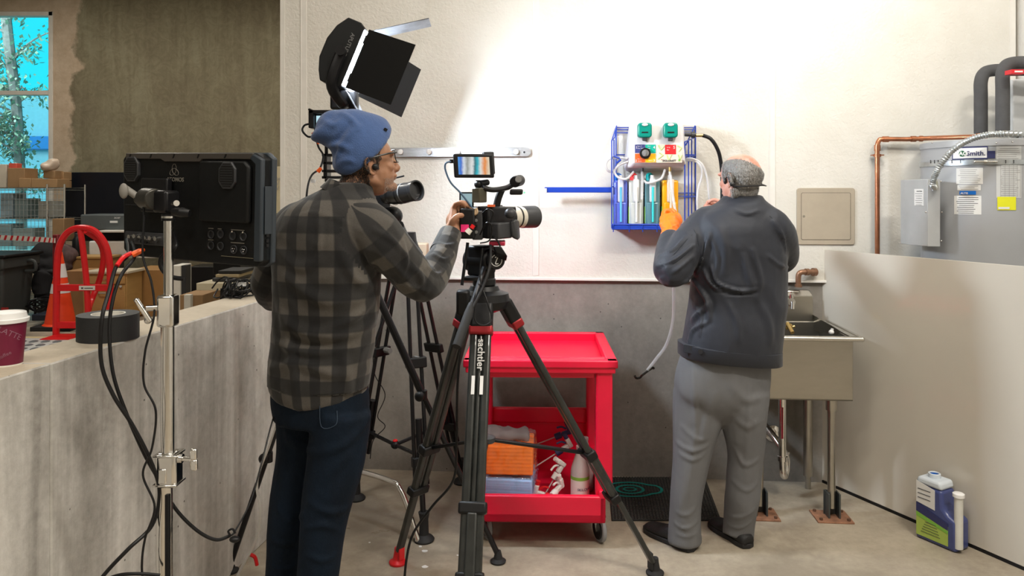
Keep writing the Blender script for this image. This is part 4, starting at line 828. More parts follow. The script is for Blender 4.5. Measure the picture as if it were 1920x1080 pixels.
# ------------------------------------------------------------------ dispenser, rack and bottles on the wall
def Fp(px, py, off=.195): return W(px, py, off)
rk = thing('wire_rack', 'blue coated wire rack fixed to the panelled wall, holding the dispenser and bottles', 'rack', W(1225, 430, .05))
r1 = .0035
def wires(name, segs, r=r1, par=rk, m=BLUE):
    mb = MB()
    for s in segs:
        for a, b in zip(s, s[1:]): mb.cyl(a, b, r, n=8)
    return mb.build(name, m, par)
wires('side_frame', [[Fp(1147, 428, .15), Fp(1147, 264, .15), Fp(1153, 257, .06), Fp(1156, 236, .01), Fp(1152, 425, .01)], [Fp(1147, 264, .15), Fp(1156, 236, .01)], [Fp(1151, 428, .11), Fp(1151, 262, .11)], [Fp(1155, 425, .05), Fp(1155, 258, .05)], [Fp(1147, 350, .15), Fp(1154, 350, .01)]])
wires('side_frame', [[Fp(1284, 428, .15), Fp(1284, 266, .15), Fp(1303, 258, .02)], [Fp(1291, 425, .11), Fp(1291, 264, .11)], [Fp(1297, 420, .06), Fp(1297, 262, .06)], [Fp(1304, 400, .01), Fp(1304, 236, .01)], [Fp(1286, 272, .12), Fp(1303, 236, .01)], [Fp(1284, 292, .15), Fp(1304, 292, .01)], [Fp(1284, 370, .15), Fp(1304, 369, .01)]])
for ya in (239, 243, 249, 290, 295, 362, 368): wires('back_wire', [[Fp(1155, ya, .01), Fp(1303, ya, .01)]], .003)
for ya in (421, 429): wires('bottom_wire', [[Fp(1147, ya, .15), Fp(1284, ya, .15)]], .0045)
MB().box((Fp(1147, 425, .08)+Fp(1290, 425, .08))/2, ((Fp(1290, 425, .08)-Fp(1147, 425, .08)).length, .14, .012), (WR, WN, UP)).build('shelf', BLUE, rk, .003)
MB().box((Fp(1150, 427, .152)+Fp(1284, 427, .152))/2, ((Fp(1284, 427, .1)-Fp(1150, 427, .1)).length, .004, .022), (WR, WN, UP)).build('front_rail', BLUE, rk, .002)
for px in (1150, 1180, 1205, 1232, 1262): wires('shelf_hook', [[Fp(px, 421, .155), Fp(px, 435, .155)]], .0028)
bar = MB().box((Fp(1021, 357, .13)+Fp(1147, 355, .13))/2, ((Fp(1147, 355, .13)-Fp(1021, 355, .13)).length, .012, .030), (WR, WN, (UP+WR*.02))).build('swing_arm', BLUE, rk, .003)
MB().box(Fp(1023, 357, .145), (.012, .003, .022), (WR, WN, UP)).build('arm_end', WHITE, bar)
dp = thing('chemical_dispenser', 'white wall mounted cleaning chemical dispenser with two teal buttons and a selector dial', 'dispenser', Fp(1230, 330, .0))
def sq(c4, off, r=.16):
    p = [Fp(px, py, off) for px, py in c4]; out = []
    for i in range(4):
        a, b, d = p[i], p[(i+1) % 4], p[i-1]
        for k in range(5): t = k/4; o = (1-t)*(1-t); out.append(a+(d-a)*r*.5*o+(b-a)*r*.5*t*t)
    return out
MB().loft([sq([(1171, 322), (1284, 320), (1281, 233), (1180, 233)], .012), sq([(1168, 316), (1287, 316), (1282, 231), (1180, 231)], .07), sq([(1180, 314), (1286, 314), (1281, 230), (1184, 230)], .13, .12), sq([(1188, 305), (1285, 305), (1279, 231), (1191, 231)], .18, .12), sq([(1192, 300), (1282, 300), (1277, 235), (1194, 235)], .192, .1)]).build('housing', mat('glossy_white_housing', (.78, .76, .78), .25), dp, .002, smooth=50)
fw = lambda name, m, x0, y0, x1, y1, o=.193, dd=.0012, par=dp, bev=0: MB().box((Fp(x0, y0, o)+Fp(x1, y1, o))/2, (abs((Fp(x1, y0, o)-Fp(x0, y0, o)).length), dd, abs(Fp(x0, y0, o).z-Fp(x0, y1, o).z)), (WR, WN, UP)).build(name, m, par, bev)
def dot(t, px, py, s, m, par, o=.1965, **k): text_mb(MB(), t, Fp(px, py, o), WR, UP, s, .0005, **k).build('lettering', m, par)
NV = mat('navy_label', (.045, .055, .20), .4); TL = mat('teal_label', (.0, .36, .27), .4); OR_ = mat('orange_label', (.85, .12, .02), .4); YL = mat('amber_label', (.85, .46, .01), .4); CRM = mat('cream_label', (.72, .66, .55), .4)
base = fw('dial_label', WHITE, 1190, 271, 1230, 305); fw('navy_quarter', NV, 1190.5, 271, 1209.5, 287, .1945, .001, base); fw('teal_quarter', TL, 1210, 271, 1229.5, 287, .1945, .001, base); fw('orange_quarter', OR_, 1190.5, 288, 1209.5, 304.5, .1945, .001, base); fw('amber_quarter', YL, 1210, 288, 1229.5, 304.5, .1945, .001, base)
dot('1', 1191.5, 279, .022, WTEXT, base); dot('Spec-3', 1195, 275, .009, WTEXT, base); dot('Pine Wash', 1195, 279, .008, WTEXT, base)
dot('4', 1224.5, 279, .022, WTEXT, base); dot('Glass', 1214, 275, .008, WTEXT, base); dot('Cleaner', 1213, 279, .006, WTEXT, base)
dot('2', 1191, 303, .018, WTEXT, base); dot('Neutral', 1195.5, 299, .008, WTEXT, base); dot('Cleaner', 1195.5, 303, .007, WTEXT, base)
dot('3', 1225, 303, .018, WTEXT, base); dot('Citrus', 1216, 302, .008, WTEXT, base)
k0 = Fp(1209.5, 287.5, .196); kb = MB().lathe([(.029, 0), (.029, .012), (.025, .016)], k0, WN).build('dial', BLACK, dp)
MB().lathe([(.019, .015), (.018, .026), (.014, .028)], k0, WN).box(k0+WN*.028, (.009, .008, .036), (WR, WN, (UP+WR*.35).normalized())).build('dial_grip', GREY, kb, .001)
cl = fw('picture_label', CRM, 1230.5, 271, 1279, 305)
for (a, b, c_) in (((1234, 272), (1240, 281), (1245, 274)), ((1236, 286), (1243, 291), (1234, 298)), ((1250, 290), (1254, 300), (1259, 290)), ((1270, 273), (1278, 277), (1273, 284)), ((1272, 290), (1275, 298), (1279, 291))):
    mb = MB()
    for p, q in ((a, b), (b, c_)): mb.cyl(Fp(*p, .1945), Fp(*q, .1945), .0035, n=6)
    mb.build('leaf_pattern', mat('pale_green_print', (.55, .68, .28), .5), cl)
rs = fw('red_label', mat('red_label_print', (.75, .02, .025), .4), 1247, 271.5, 1267.5, 289, .195, .001, cl); dot('5', 1262, 279, .022, WTEXT, rs, .198); dot('Spray', 1250, 277, .008, WTEXT, rs, .198); dot('Gun', 1250, 282, .008, WTEXT, rs, .198)
dot('SKILCRAFT', 1242, 303, .0145, TEXT, cl, .1965, bold=.0005); MB().prism([(0, 0), (.006, .003), (.003, -.004)], Fp(1239.5, 299, .197), WR, UP, WN*.001).build('tick_mark', REDPAINT, cl); MB().cyl(Fp(1274, 300, .196), Fp(1274, 300, .198), .006, n=10).build('leaf_mark', GREEN, cl)
for px in (1208.5, 1257): 
    c = Fp(px, 244.5, .215); t_ = MB().prism(rrect(.074, .078, .016), c-WN*.03, WR, UP, WN*.05).build('push_button', TEAL, dp, .008, seg=3)
    MB().ell(c+WN*.022+UP*.028, (.016, .006, .008), (WR, WN, UP)).build('white_dot', WHITE, t_); MB().box(c+WN*.021-UP*.012, (.034, .003, .007), (WR, WN, UP)).build('slot', BLACK, t_, .001)
    MB().box(c-UP*.046+WN*.0, (.024, .02, .02), (WR, WN, UP)).build('spout', DGREY, t_, .003)
MB().box(Fp(1229, 250, .188), (.002, .006, .09), (WR, WN, UP)).build('seam', GREY, dp)
mb = MB().cyl(Fp(1204, 315, .13), Fp(1204, 325, .13), .008).build('outlet', DGREY, dp); MB().cyl(Fp(1256, 313, .13), Fp(1256, 325, .13), .007).build('outlet', BRASS, dp)
# bottles
cols = [((.10, .14, .55), (.0, .12, .5), 'blue'), ((.50, .52, .50), (.75, .03, .03), 'clear'), ((.10, .22, .26), (0, .36, .36), 'teal'), ((.82, .38, .01), (.75, .35, .02), 'amber')]
strip = [(.12, .45, .85), (.8, .8, .78), (.05, .6, .62), (.85, .75, .6)]
for i, (x0, x1) in enumerate(((1150, 1175.5), (1178, 1205), (1208, 1236), (1240, 1270))):
    cx = (x0+x1)/2; c = Fp(cx, 423, .075); c.z = Fp(cx, 421.5, .08).z; hw = (x1-x0)/2*.00290
    b = thing('concentrate_bottle', ['blue liquid bottle with a blue cap, leftmost in the wire rack', 'clear liquid bottle with a red cap in the wire rack', 'dark teal liquid bottle with a teal cap in the wire rack', 'amber orange liquid bottle behind the gloved hand in the wire rack'][i], 'bottle', c, 'concentrate bottles in the wire rack')
    lq = mat('liquid_%s' % cols[i][2], cols[i][0], .2, 0, .08, 8, spec=.6); cp_ = mat('cap_%s' % cols[i][2], cols[i][1], .35)
    MB().box(c+UP*.122, (hw*2, .085, .24), (WR, WN, UP)).build('body', lq, b, .010, seg=3)
    lo = MB().box(c+UP*.062+WN*.043, (hw*1.62, .018, .122), (WR, WN, UP)).build('front_chamber', lq, b, .008, seg=3)
    MB().box(c+UP*.185+WN*.048, (hw*.86, .02, .125), (WR, WN, UP)).build('measuring_chamber', mat('milky_%d' % i, tuple(.35*a+.5 for a in cols[i][0]), .3), b, .008, seg=3)
    MB().cyl(c+UP*.018+WN*.058, c+UP*.205+WN*.062, .006, n=10).build('level_tube', mat('level_%d' % i, strip[i], .3), b)
    MB().cyl(c+UP*.24+WN*.03, c+UP*.252+WN*.03, .014).cyl(c+UP*.252+WN*.03, c+UP*.27+WN*.03, .011).build('spout', WHITE, b)
    if i < 3:
        MB().tube(cr([c+UP*.245-WR*.02, c+UP*.268-WR*.022, c+UP*.275-WR*.01, c+UP*.262+WR*.006], 5), .010, 10).cyl(c+UP*.238-WR*.012, c+UP*.262-WR*.012, .019).build('cap', cp_, b)
    MB().box(c+UP*.055-WR*hw*1.0+WN*.0, (.003, .075, .09), (WR, WN, UP)).build('side_label', GREEN, b)
# hoses
def hose(name, pts, r, m, label, cat='tube', extra=None, n=8, grp=None):
    pts = cr(pts, n); t = tag(MB().tube(pts, r, 10).build(name, m), label, cat, grp); return t
hose('clear_tube', [Fp(1204, 320, .13), Fp(1204, 345, .14), Fp(1203.5, 374, .15)], .0075, VINYL, 'short straight clear tube hanging under the dispenser')
hose('clear_tube', [Fp(1256, 322, .13), Fp(1259, 350, .16), Fp(1264, 385, .2), P(1268, 415, 3.75), P(1264, 455, 3.62), P(1262, 500, 3.66), P(1263, 545, 3.72), P(1262, 600, 3.78), P(1250, 645, 3.82), P(1231, 672, 3.84), P(1214, 694, 3.85)], .0085, VINYL, 'long clear tube running from the dispenser through the gloved hand to a hook')
hk = MB().tube(cr([P(1190, 704, 3.85), P(1193, 709, 3.85), P(1200, 708, 3.85), P(1205, 703, 3.85), P(1223, 690, 3.85), P(1226, 692, 3.85)], 5), .006, 8).build('tube_hook', mat('black_chromed_metal', (.05, .05, .05), .15, .9)); tag(hk, 'small black metal hook at the lower end of the clear tube', 'hook')
tb_ = [('white tube curling out of the dispenser at its lower left', [Fp(1176, 297, .12), Fp(1160, 296, .13), Fp(1143, 298, .14), Fp(1136, 308, .14), Fp(1140, 320, .13), Fp(1151, 323, .1)]),
       ('thin white tube looping over the blue bottle', [Fp(1177, 303, .12), Fp(1160, 310, .13), Fp(1152, 322, .13), Fp(1160, 333, .14), Fp(1175, 335, .14), Fp(1188, 322, .12)]),
       ('short white tube looping over the teal bottle', [Fp(1207, 338, .13), Fp(1213, 343, .14), Fp(1225, 341, .15), Fp(1240, 334, .15), Fp(1247, 318, .14)]),
       ('white tube hanging in a wide loop right of the rack', [Fp(1284, 298, .1), Fp(1300, 298, .13), Fp(1316, 308, .14), Fp(1325, 330, .13), Fp(1329, 360, .12), Fp(1331, 395, .1), Fp(1332, 430, .1)]),
       ('white tube hanging straight beside the wide loop', [Fp(1286, 301, .1), Fp(1303, 302, .13), Fp(1314, 312, .14), Fp(1316, 330, .13), Fp(1309, 355, .12), Fp(1307, 380, .12), Fp(1310, 410, .11)])]
MILK = glassy('milky_tube', (.85, .85, .86), .6, .15)
for lab, pts in tb_: hose('dispenser_tube', pts, .0062, MILK, lab)
for (a, b) in (((1150, 292), (1162, 297)), ((1156, 306), (1164, 299))): tag(MB().cyl(Fp(*a, .15), Fp(*b, .15), .006, n=10).build('tube_clip', BLUE), 'blue clip on a tube at the lower left of the dispenser', 'clip', 'blue clips on the dispenser tubes')
sh_ = thing('supply_hose', 'black water supply hose arching from the dispenser down behind the man', 'hose', Fp(1288, 252, .1))
MB().tube(cr([Fp(1318, 254, .11), Fp(1332, 260, .12), Fp(1343, 275, .12), Fp(1350, 295, .11), Fp(1354, 330, .1), Fp(1354, 380, .1), Fp(1354, 500, .09)], 8), .010, 12).build('hose', BLACK, sh_)
MB().cyl(Fp(1284, 252, .11), Fp(1305, 253, .11), .011).cyl(Fp(1296, 253, .11), Fp(1303, 253, .11), .017).build('coupling', DGREY, sh_); MB().cyl(Fp(1303, 254, .11), Fp(1318, 254, .11), .0085).build('ferrule', BRASS, sh_)
# hook rail
hr_ = thing('hook_rail', 'long brushed metal rail with rounded end fixed on the wall above the camera', 'rail', W(860, 285, 0))
xa, xb = wallx(672), wallx(996); pl_ = [(-(xb-xa)/2, -.026), ((xb-xa)/2-.02, -.026)]+[((xb-xa)/2-.026+.026*math.sin(t), -.026*math.cos(t)) for t in [PI*k/10 for k in range(1, 10)]]+[((xb-xa)/2-.02, .026), (-(xb-xa)/2, .026)]
rcn = WX((xa+xb)/2, 0, W(900, 285.5).z)
MB().prism(pl_, rcn+WN*.014, WR, UP, WN*.006).build('plate', mat('scuffed_aluminium', (.62, .61, .62), .3, 1.0, .2, 9, .1, 60, stretch=(1, 1, 5)), hr_, .001)
for px in (700, 752, 805, 859, 914, 968): c = W(px, 285, .02); MB().lathe([(.010, 0), (.010, .012), (.015, .013), (.014, .020), (.004, .022)], c, WN).build('knob', WHITE, hr_)
MB().cyl(W(983, 285.5, .0195), W(983, 285.5, .022), .006).build('screw', DGREY, hr_)
for px in (690, 985): MB().cyl(W(px, 285.5, .0), W(px, 285.5, .015), .01).build('spacer', STEELB, hr_)
# ------------------------------------------------------------------ film light on a stand
eU = V((.38, 0, .925)).normalized(); eN = V((.925, .05, -.38)).normalized(); eN = (eN-eU*eN.dot(eU)).normalized(); eS = eN.cross(eU)   # eS: away from camera or towards
if eS.y > 0: eS = -eS
ln = thing('film_light', 'black square film light panel with open barn doors aimed at the wall', 'film light', P(650, 190, 3.1))
H, Wd = .248, .29; ec = P(665, 108, 2.95); pc = ec-eS*(Wd/2)
FL = mat('film_light_shell', (.008, .009, .010), .4, spec=.35)
mb = MB(); back = []
prof = [(0, H/2), (-.02, H/2+.012), (-.075, H/2+.012), (-.105, .09), (-.122, .03), (-.122, -.05), (-.105, -.10), (-.085, -H/2-.012), (-.02, -H/2-.012), (0, -H/2)]
mb.prism([(a, b) for a, b in prof], pc+eS*(Wd/2+.012)-eN*.005, eN, eU, -eS*(Wd+.024)); sh1 = mb.build('housing', FL, ln, .004)
e = mat('led_panel', (1, 1, 1), .5, emit=(.80, .90, 1.0), est=210.0)
MB().box(pc+eN*.0005, (.003, Wd*.94, H*.94), (eN, eS, eU)).build('led_face', e, ln)
text_mb(MB(), 'APUTURE', ec+eS*.0125-eN*.045+eU*.085, -eU, eN, .022).build('lettering', GREY, sh1)
mb = MB(); cc = ec+eS*.0125-eN*.045-eU*.01; mb.tube([cc+eN*.011, cc+eU*.011, cc-eN*.011, cc-eU*.011], .0015, 5, True).cyl(cc, cc+eS*.004, .004); mb.build('emblem', GREY, sh1)
def door(hinge, width_dir, out_dir, length, width, ang, name, m, taper=.0):
    d = (eN*math.cos(ang)+out_dir*math.sin(ang)).normalized(); nn = width_dir.cross(d).normalized()*.0015; w2 = width*(1+taper)
    a = hinge-width_dir*width/2; b = hinge+width_dir*width/2; c = hinge+d*length+width_dir*w2/2; e_ = hinge+d*length-width_dir*w2/2
    o = MB().hexa([a-nn, b-nn, c-nn, e_-nn, a+nn, b+nn, c+nn, e_+nn]).build(name, m, ln); 
    MB().cyl(a.lerp(b, .1), a.lerp(b, .25), .005).cyl(a.lerp(b, .75), a.lerp(b, .9), .005).build('hinge', BLACKM, o); return o
DOORM = mat('matt_black_door', (.006, .006, .006), .55, spec=.25); DOORI = mat('grey_scuffed_door', (.16, .165, .18), .35, .8, .6, 7, stretch=(1, 1, 3))
door(pc+eS*(Wd/2+.004)+eN*.012, eU, eS, .235, H, .50, 'barn_door', DOORM)
door(pc-eS*(Wd/2+.004)+eN*.012, eU, -eS, .37, H, 1.1, 'barn_door', DOORM)
door(pc+eU*(H/2+.008)+eN*.010, eS, eU, .235, Wd*.55, .62, 'barn_door', DOORI)
door(pc-eU*(H/2+.008)+eN*.010, eS, -eU, .20, Wd*.8, .70, 'barn_door', DOORI, -.3)
yk = P(650, 200, 3.08)
MB().tube(cr([pc+eS*(Wd/2+.03)-eN*.05, pc+eS*(Wd/2+.03)-eN*.04-eU*.13, yk+eS*.10, yk, yk-eS*.10, pc-eS*(Wd/2+.03)-eN*.04-eU*.13, pc-eS*(Wd/2+.03)-eN*.05], 6), .011, 8, flat=2).build('yoke', BLACKM, ln)
MB().pb(618, 168, 668, 205, 3.04, 3.10).build('mount_block', BLACKM, ln, .01); MB().cyl(pc+eS*(Wd/2+.02)-eN*.05, pc+eS*(Wd/2+.06)-eN*.05, .02).build('tilt_knob', BLACKM, ln)
lsx = fl(646, 3.1)
lst = thing('light_stand', 'black light stand behind the cameraman, its legs reaching both sides of him', 'light stand', lsx)
MB().cyl(lsx+Z_*.35, P(646, 205, 3.1), .014).build('column', BLACKM, lst)
for (px, D_) in ((432, 3.12), (934, 3.2), (655, 3.95)):
    ft = fl(px, D_); top = V((lsx.x, lsx.y, 1.46)); lg = MB().cyl(ft+Z_*.03, ft.lerp(top, .56)+Z_*.0, .012).cyl(ft.lerp(top, .5), top, .016).build('leg', BLACKM, lst)
    MB().lathe([(.032, .0), (.034, .008), (.02, .018), (.012, .05)], ft).build('foot', RUBBER, lg)
    kp = ft.lerp(top, .33 if px < 500 else .5); MB().ell(kp+V((-.01, -.02, 0)), (.022, .022, .022)).cyl(kp-Z_*.02, kp+Z_*.02, .02).build('leg_clamp', BLACK, lg)
# chrome C-stand, its leg peeping out right of the man
csx = fl(610, 3.72); cs = thing('c_stand', 'chrome stand with a bent tubular leg, mostly hidden behind the cameraman', 'stand', csx)
MB().cyl(csx+Z_*.1, csx+Z_*1.62, .0125).build('column', CHROME, cs)
def cleg(ang, L_, z):
    d = V((math.cos(ang), math.sin(ang), 0)); MB().tube(cr([csx+Z_*z, csx+d*.1+Z_*z, csx+d*(L_-.18)+Z_*z, csx+d*(L_-.09)+Z_*(z-.035), csx+d*L_+Z_*.04, csx+d*(L_+.01)+Z_*.012], 7), .0125, 12).build('leg', CHROME, cs)
cleg(-.60, .60, .245); cleg(2.3, .34, .20); cleg(4.1, .45, .16)
# small field monitor and cage on the C-stand, left of the beanie
fmn = thing('field_monitor', 'small field monitor in a black cage with orange cable plugs, left of the blue beanie', 'monitor', P(600, 240, 3.5))
MB().pb(578, 206, 640, 213, 3.3, 3.36).pb(578, 206, 588, 240, 3.3, 3.36).pb(577, 203, 582, 207, 3.28, 3.38).build('cage', BLACK, fmn, .004)
sc_ = MB().pb(588, 213, 640, 250, 3.33, 3.36).build('body', BLACK, fmn, .006); MB().pb(593, 217, 636, 246, 3.326, 3.33).build('screen', mat('monitor_glow', (.1, .1, .1), .3, emit=(.55, .85, .95), est=.9), sc_)
MB().pb(606, 288, 613, 335, 3.42, 3.5).build('upright', BLACKM, fmn, .003)
for y in (288, 303, 318, 330): MB().pb(603, y, 640, y+5, 3.42, 3.5).build('crossbar', BLACKM, fmn, .003)
MB().cyl(P(612, 250, 3.4), P(612, 340, 3.5), .008).build('rod', BLACKM, fmn)
hose('monitor_cable', [P(583, 232, 3.32), P(571, 235, 3.3), P(567, 245, 3.28), P(577, 256, 3.28), P(588, 256, 3.3)], .0045, BLACK, 'small black cable loop beside the field monitor', 'cable')
hose('monitor_cable', [P(590, 250, 3.32), P(597, 275, 3.34), P(606, 292, 3.36), P(600, 315, 3.34), P(585, 328, 3.3), P(577, 350, 3.2), P(572, 400, 3.2)], .0045, BLACK, 'black cable hanging from the field monitor behind the man', 'cable')
MB_ = MB().tube([P(588, 248, 3.3), P(593, 256, 3.3), P(597, 270, 3.3)], [.012, .010, .004], 8); tag(MB_.build('cable_plug', ORANGE), 'orange cable plug hanging under the field monitor', 'plug')
tag(MB().tube([P(596, 322, 3.3), P(602, 315, 3.3)], [.010, .008], 8).build('cable_plug', ORANGE), 'orange cable plug on the lower monitor cable', 'plug'); tag(MB().pb(583, 336, 591, 343, 3.28, 3.285).build('cable_tag', WHITE), 'white cable tag just above the man\'s shoulder', 'tag')
# ------------------------------------------------------------------ second camera and its double tube tripod
ap_ = P(762, 470, 3.62)
tb2 = thing('camera_tripod', 'black double tube camera tripod standing behind the cameraman', 'tripod', fl(762, 3.62))
MB().lathe([(.05, -.06), (.075, -.05), (.08, -.01), (.06, .02), (.05, .05), (.045, .09)], ap_).build('head', BLACK, tb2)
hub = P(741, 834, 3.66)
for fi, (px, py, D_) in enumerate(((795, 1012, 3.4), (866, 900, 4.08), (668, 934, 3.86))):
    ft = fl(px, D_); rad = (ft-fl(762, 3.62)); rad.normalize(); tg = V((-rad.y, rad.x, 0)); top = ap_+rad*.07-Z_*.03; mid = ft.lerp(top, .40); low = ft+Z_*.05
    lg = MB()
    for s in (-1, 1): lg.cyl(mid-((top-mid)*.35)+tg*s*.030, top+tg*s*.022, .0095, n=10)
    lgo = lg.build('upper_leg', BLACKM, tb2)
    MB().cyl(low, mid, .013, n=10).cyl(ft.lerp(top, .25), ft.lerp(top, .42), .016, n=10).build('lower_leg', BLACKM, tb2)
    ax_ = ((top-ft).normalized(), tg, rad)
    for f_, sz in ((.62, (.05, .10, .035)), (.27, (.05, .08, .04))): MB().box(ft.lerp(top, f_), sz, ax_).build('clamp', BLACK, tb2, .006)
    if fi != 1: kx = ft.lerp(top, .63)-rad*.03; MB().cyl(kx, kx+V((.03, -.03, .0)), .014, n=6).build('clamp_knob', GREY, tb2)
    MB().lathe([(.045, 0), (.048, .008), (.04, .018), (.022, .03), (.02, .10), (.026, .13)], ft).build('foot', RUBBER, tb2)
    MB().cyl(hub, ft.lerp(top, .29), .009, n=8).build('spreader_arm', BLACKM, tb2)
MB().ell(hub, (.022, .022, .02)).build('spreader_hub', BLACK, tb2); MB().ell(hub+Z_*.02, (.012, .012, .008)).build('release_button', REDPAINT, tb2)
MB().cyl(ap_, P(702, 650, 3.5), .009).build('pan_bar', BLACKM, tb2)
cb2 = thing('video_camera', 'second video camera with a large black lens pointing right behind the man\'s face', 'camera', P(740, 400, 3.5))
lc0, lc1 = P(722, 370, 3.42), P(782, 357, 3.30); ld = (lc1-lc0).normalized(); L = (lc1-lc0).length
MB().lathe([(.030, 0), (.036, .02), (.036, .05), (.042, .055), (.044, .09), (.046, .095), (.046, .13), (.044, L*.9), (.047, L*.92), (.047, L), (.041, L), (.038, L-.02)], lc0, ld, n=36).build('lens', mat('lens_barrel', (.012, .012, .013), .3, coat=.3), cb2)
for h_ in (.045, .10, .125): MB().lathe([(.0475, h_), (.0475, h_+.006)], lc0, ld, caps=False, n=36).build('ring', GREY if h_ == .125 else BLACK, cb2)
MB().box(lc0-ld*.10, (.16, .10, .11), (ld, perp(ld)[0], perp(ld)[1])).build('body', BLACK, cb2, .008)
MB().ell(P(735, 405, 3.45), (.05, .05, .045)).build('mount', BLACK, cb2); MB().cyl(P(738, 410, 3.42), P(738, 410, 3.5), .035).build('dial', DGREY, cb2)
MB().cyl(P(740, 334, 3.4), P(757, 330, 3.35), .004).build('rod', BLACKM, cb2)
MB().cyl(P(742, 425, 3.5), ap_, .04).build('base', BLACK, cb2)
bx(768, 457, 800, 486, 3.75, .10, mat('kraft_paper_box', (.50, .40, .30), .8), 'paper_bag', 'small beige paper bag beside the second tripod head', 'bag')
# ------------------------------------------------------------------ main camera tripod
Tc = P(908, 560, 2.85); fb = fl(908, 2.85)
tr = thing('camera_tripod', 'large black carbon camera tripod with wide flat legs in front of the red cart', 'tripod', fb)
CARB = mat('carbon_leg', (.018, .020, .019), .33, 0, .5, 30, stretch=(1, 1, .1), coat=.3)
feet = [(868, 2.22, 'front'), (746, 3.19, 'left'), (1228, 3.10, 'right')]
fts = []
for px, D_, nm in feet:
    ft = fl(px, D_); rad = (ft-fb); rad.normalize(); tg = V((-rad.y, rad.x, 0)); top = Tc+rad*.075-Z_*.01; ax_ = ((top-ft).normalized(), tg, (top-ft).normalized().cross(tg)); fts.append((ft, top, ax_, rad, tg))
    up = MB(); a = ft.lerp(top, .30); L_ = (top-a).length; m = (a+top)/2
    for s in (-1, 1): up.box(m+tg*s*.024, (L_, .030, .026), ax_)
    up.box(m, (L_, .02, .018), ax_)
    lgo = up.build('upper_leg', CARB, tr, .009, seg=3)
    b = ft+Z_*.06; m = (b+a)/2; MB().box((b+ft.lerp(top, .45))/2, ((ft.lerp(top, .45)-b).length, .036, .022), ax_).build('lower_leg', CARB, tr, .007, seg=3)
    MB().box(a, (.035, .092, .042), ax_).build('leg_lock', BLACK, tr, .006)
    MB().box(top-ax_[0]*.045, (.10, .084, .05), ax_).build('hinge_block', BLACK, tr, .012, seg=3)
    MB().box(top-ax_[0]*.10-ax_[2]*0, (.035, .088, .046), ax_).build('red_collar', REDDK, tr, .008)
    fo = MB().lathe([(.036, 0), (.038, .010), (.022, .020), (.016, .05), (.014, .07)], ft).box(ft+Z_*.06-rad*.022, (.012, .03, .07), (rad, tg, Z_)).build('foot', REDPAINT if nm == 'left' else RUBBER, tr, .002)
hubp = P(912, 823, 2.86)
for i, (ft, top, ax_, rad, tg) in enumerate(fts):
    q = ft.lerp(top, .46); MB().box((hubp+q)/2, ((q-hubp).length, .022, .012), ((q-hubp).normalized(), tg, (q-hubp).normalized().cross(tg))).build('spreader_arm', BLACK, tr, .003)
    MB().box(q, (.04, .095, .045), ax_).build('spreader_clamp', BLACK, tr, .008)
MB().lathe([(.03, -.012), (.034, -.008), (.034, .008), (.02, .014)], hubp).build('spreader_hub', DGREY, tr)
MB().lathe([(.045, -.05), (.085, -.035), (.098, -.005), (.092, .022), (.06, .034), (.052, .05)], Tc, n=40).build('bowl', BLACK, tr)
ft, top, ax_, rad, tg = fts[0]
rdir = tg if tg.x > 0 else -tg; dn = -ax_[0]; nf = rdir.cross(dn); nf = nf if nf.y < 0 else -nf
o = top+dn*.135+nf*.017-rdir*.006
text_mb(MB(), 'sachtler', o, dn, -rdir if False else rdir, .036, bold=.0004).build('lettering', WTEXT, tr)
for a, b in ((-.030, .012), (.0, .012)): MB().box(top+dn*.30+nf*.0165+rdir*(a+.012), (.065, b, .0008), (dn, rdir, nf)).build('white_patch', WHITE, tr)
hd = thing('tripod_head', 'black fluid video head with a round emblem and red plate under the main camera', 'tripod head', Tc+Z_*.05)
MB().lathe([(.040, .05), (.044, .055), (.044, .075), (.040, .08), (.040, .10), (.043, .105), (.043, .125), (.036, .13)], Tc, n=32).build('pan_base', BLACK, hd)
cfw = V((.55, .83, 0)).normalized(); csd = V((cfw.y, -cfw.x, 0))
hc0 = P(902, 488, 2.85)
MB().box(hc0, (.085, .075, .115), (cfw, csd, Z_)).cyl(hc0-csd*.06, hc0+csd*.052, .045, n=28).build('body', BLACK, hd, .01, seg=3)
dc = P(929, 488, 2.80); dn2 = (V((0, 0, CH))-dc); dn2 = V((.35, -1, .0)).normalized()
MB().cyl(dc-dn2*.03, dc+dn2*.012, .035, n=32).build('drag_dial', BLACK, hd, .004)
eu = dn2.cross(Z_); em = MB().tube([dc+dn2*.0125+(eu*math.cos(t)+Z_*math.sin(t))*.021 for t in [i*2*PI/28 for i in range(28)]], .0014, 5, True); em.build('emblem_ring', WTEXT, hd)
MB().tube(cr([dc+dn2*.013+Z_*.012+eu*.006, dc+dn2*.013+Z_*.014-eu*.005, dc+dn2*.013+Z_*.002, dc+dn2*.013-Z_*.012+eu*.004, dc+dn2*.013-Z_*.012-eu*.007], 5), .002, 5).build('emblem', WTEXT, hd)
MB().pb(917, 453, 947, 461, 2.78, 2.88).build('camera_plate', mat('red_plate', (.5, .02, .06), .4), hd, .004)
MB().hexa([P(930, 475, 2.76), P(952, 480, 2.76), P(950, 490, 2.8), P(928, 485, 2.8), P(925, 462, 2.76), P(940, 462, 2.76), P(938, 462, 2.8), P(925, 462, 2.8)]).build('lever', BLACK, hd, .004)
MB().cyl(P(877, 455, 2.79), P(866, 535, 2.76), .006).build('pan_rod', BLACKM, hd)
MB().tube([P(908, 500, 2.8), P(893, 545, 2.70), P(884, 572, 2.64)], .009, 10).build('pan_bar', BLACKM, hd)
MB().tube([P(884, 570, 2.64), P(878, 590, 2.6), P(856, 650, 2.52)], [.011, .0165, .016], 12).build('pan_grip', RUBBER, hd)
MB().pb(855, 545, 880, 592, 2.70, 2.76).build('accessory_clamp', BLACK, hd, .01)
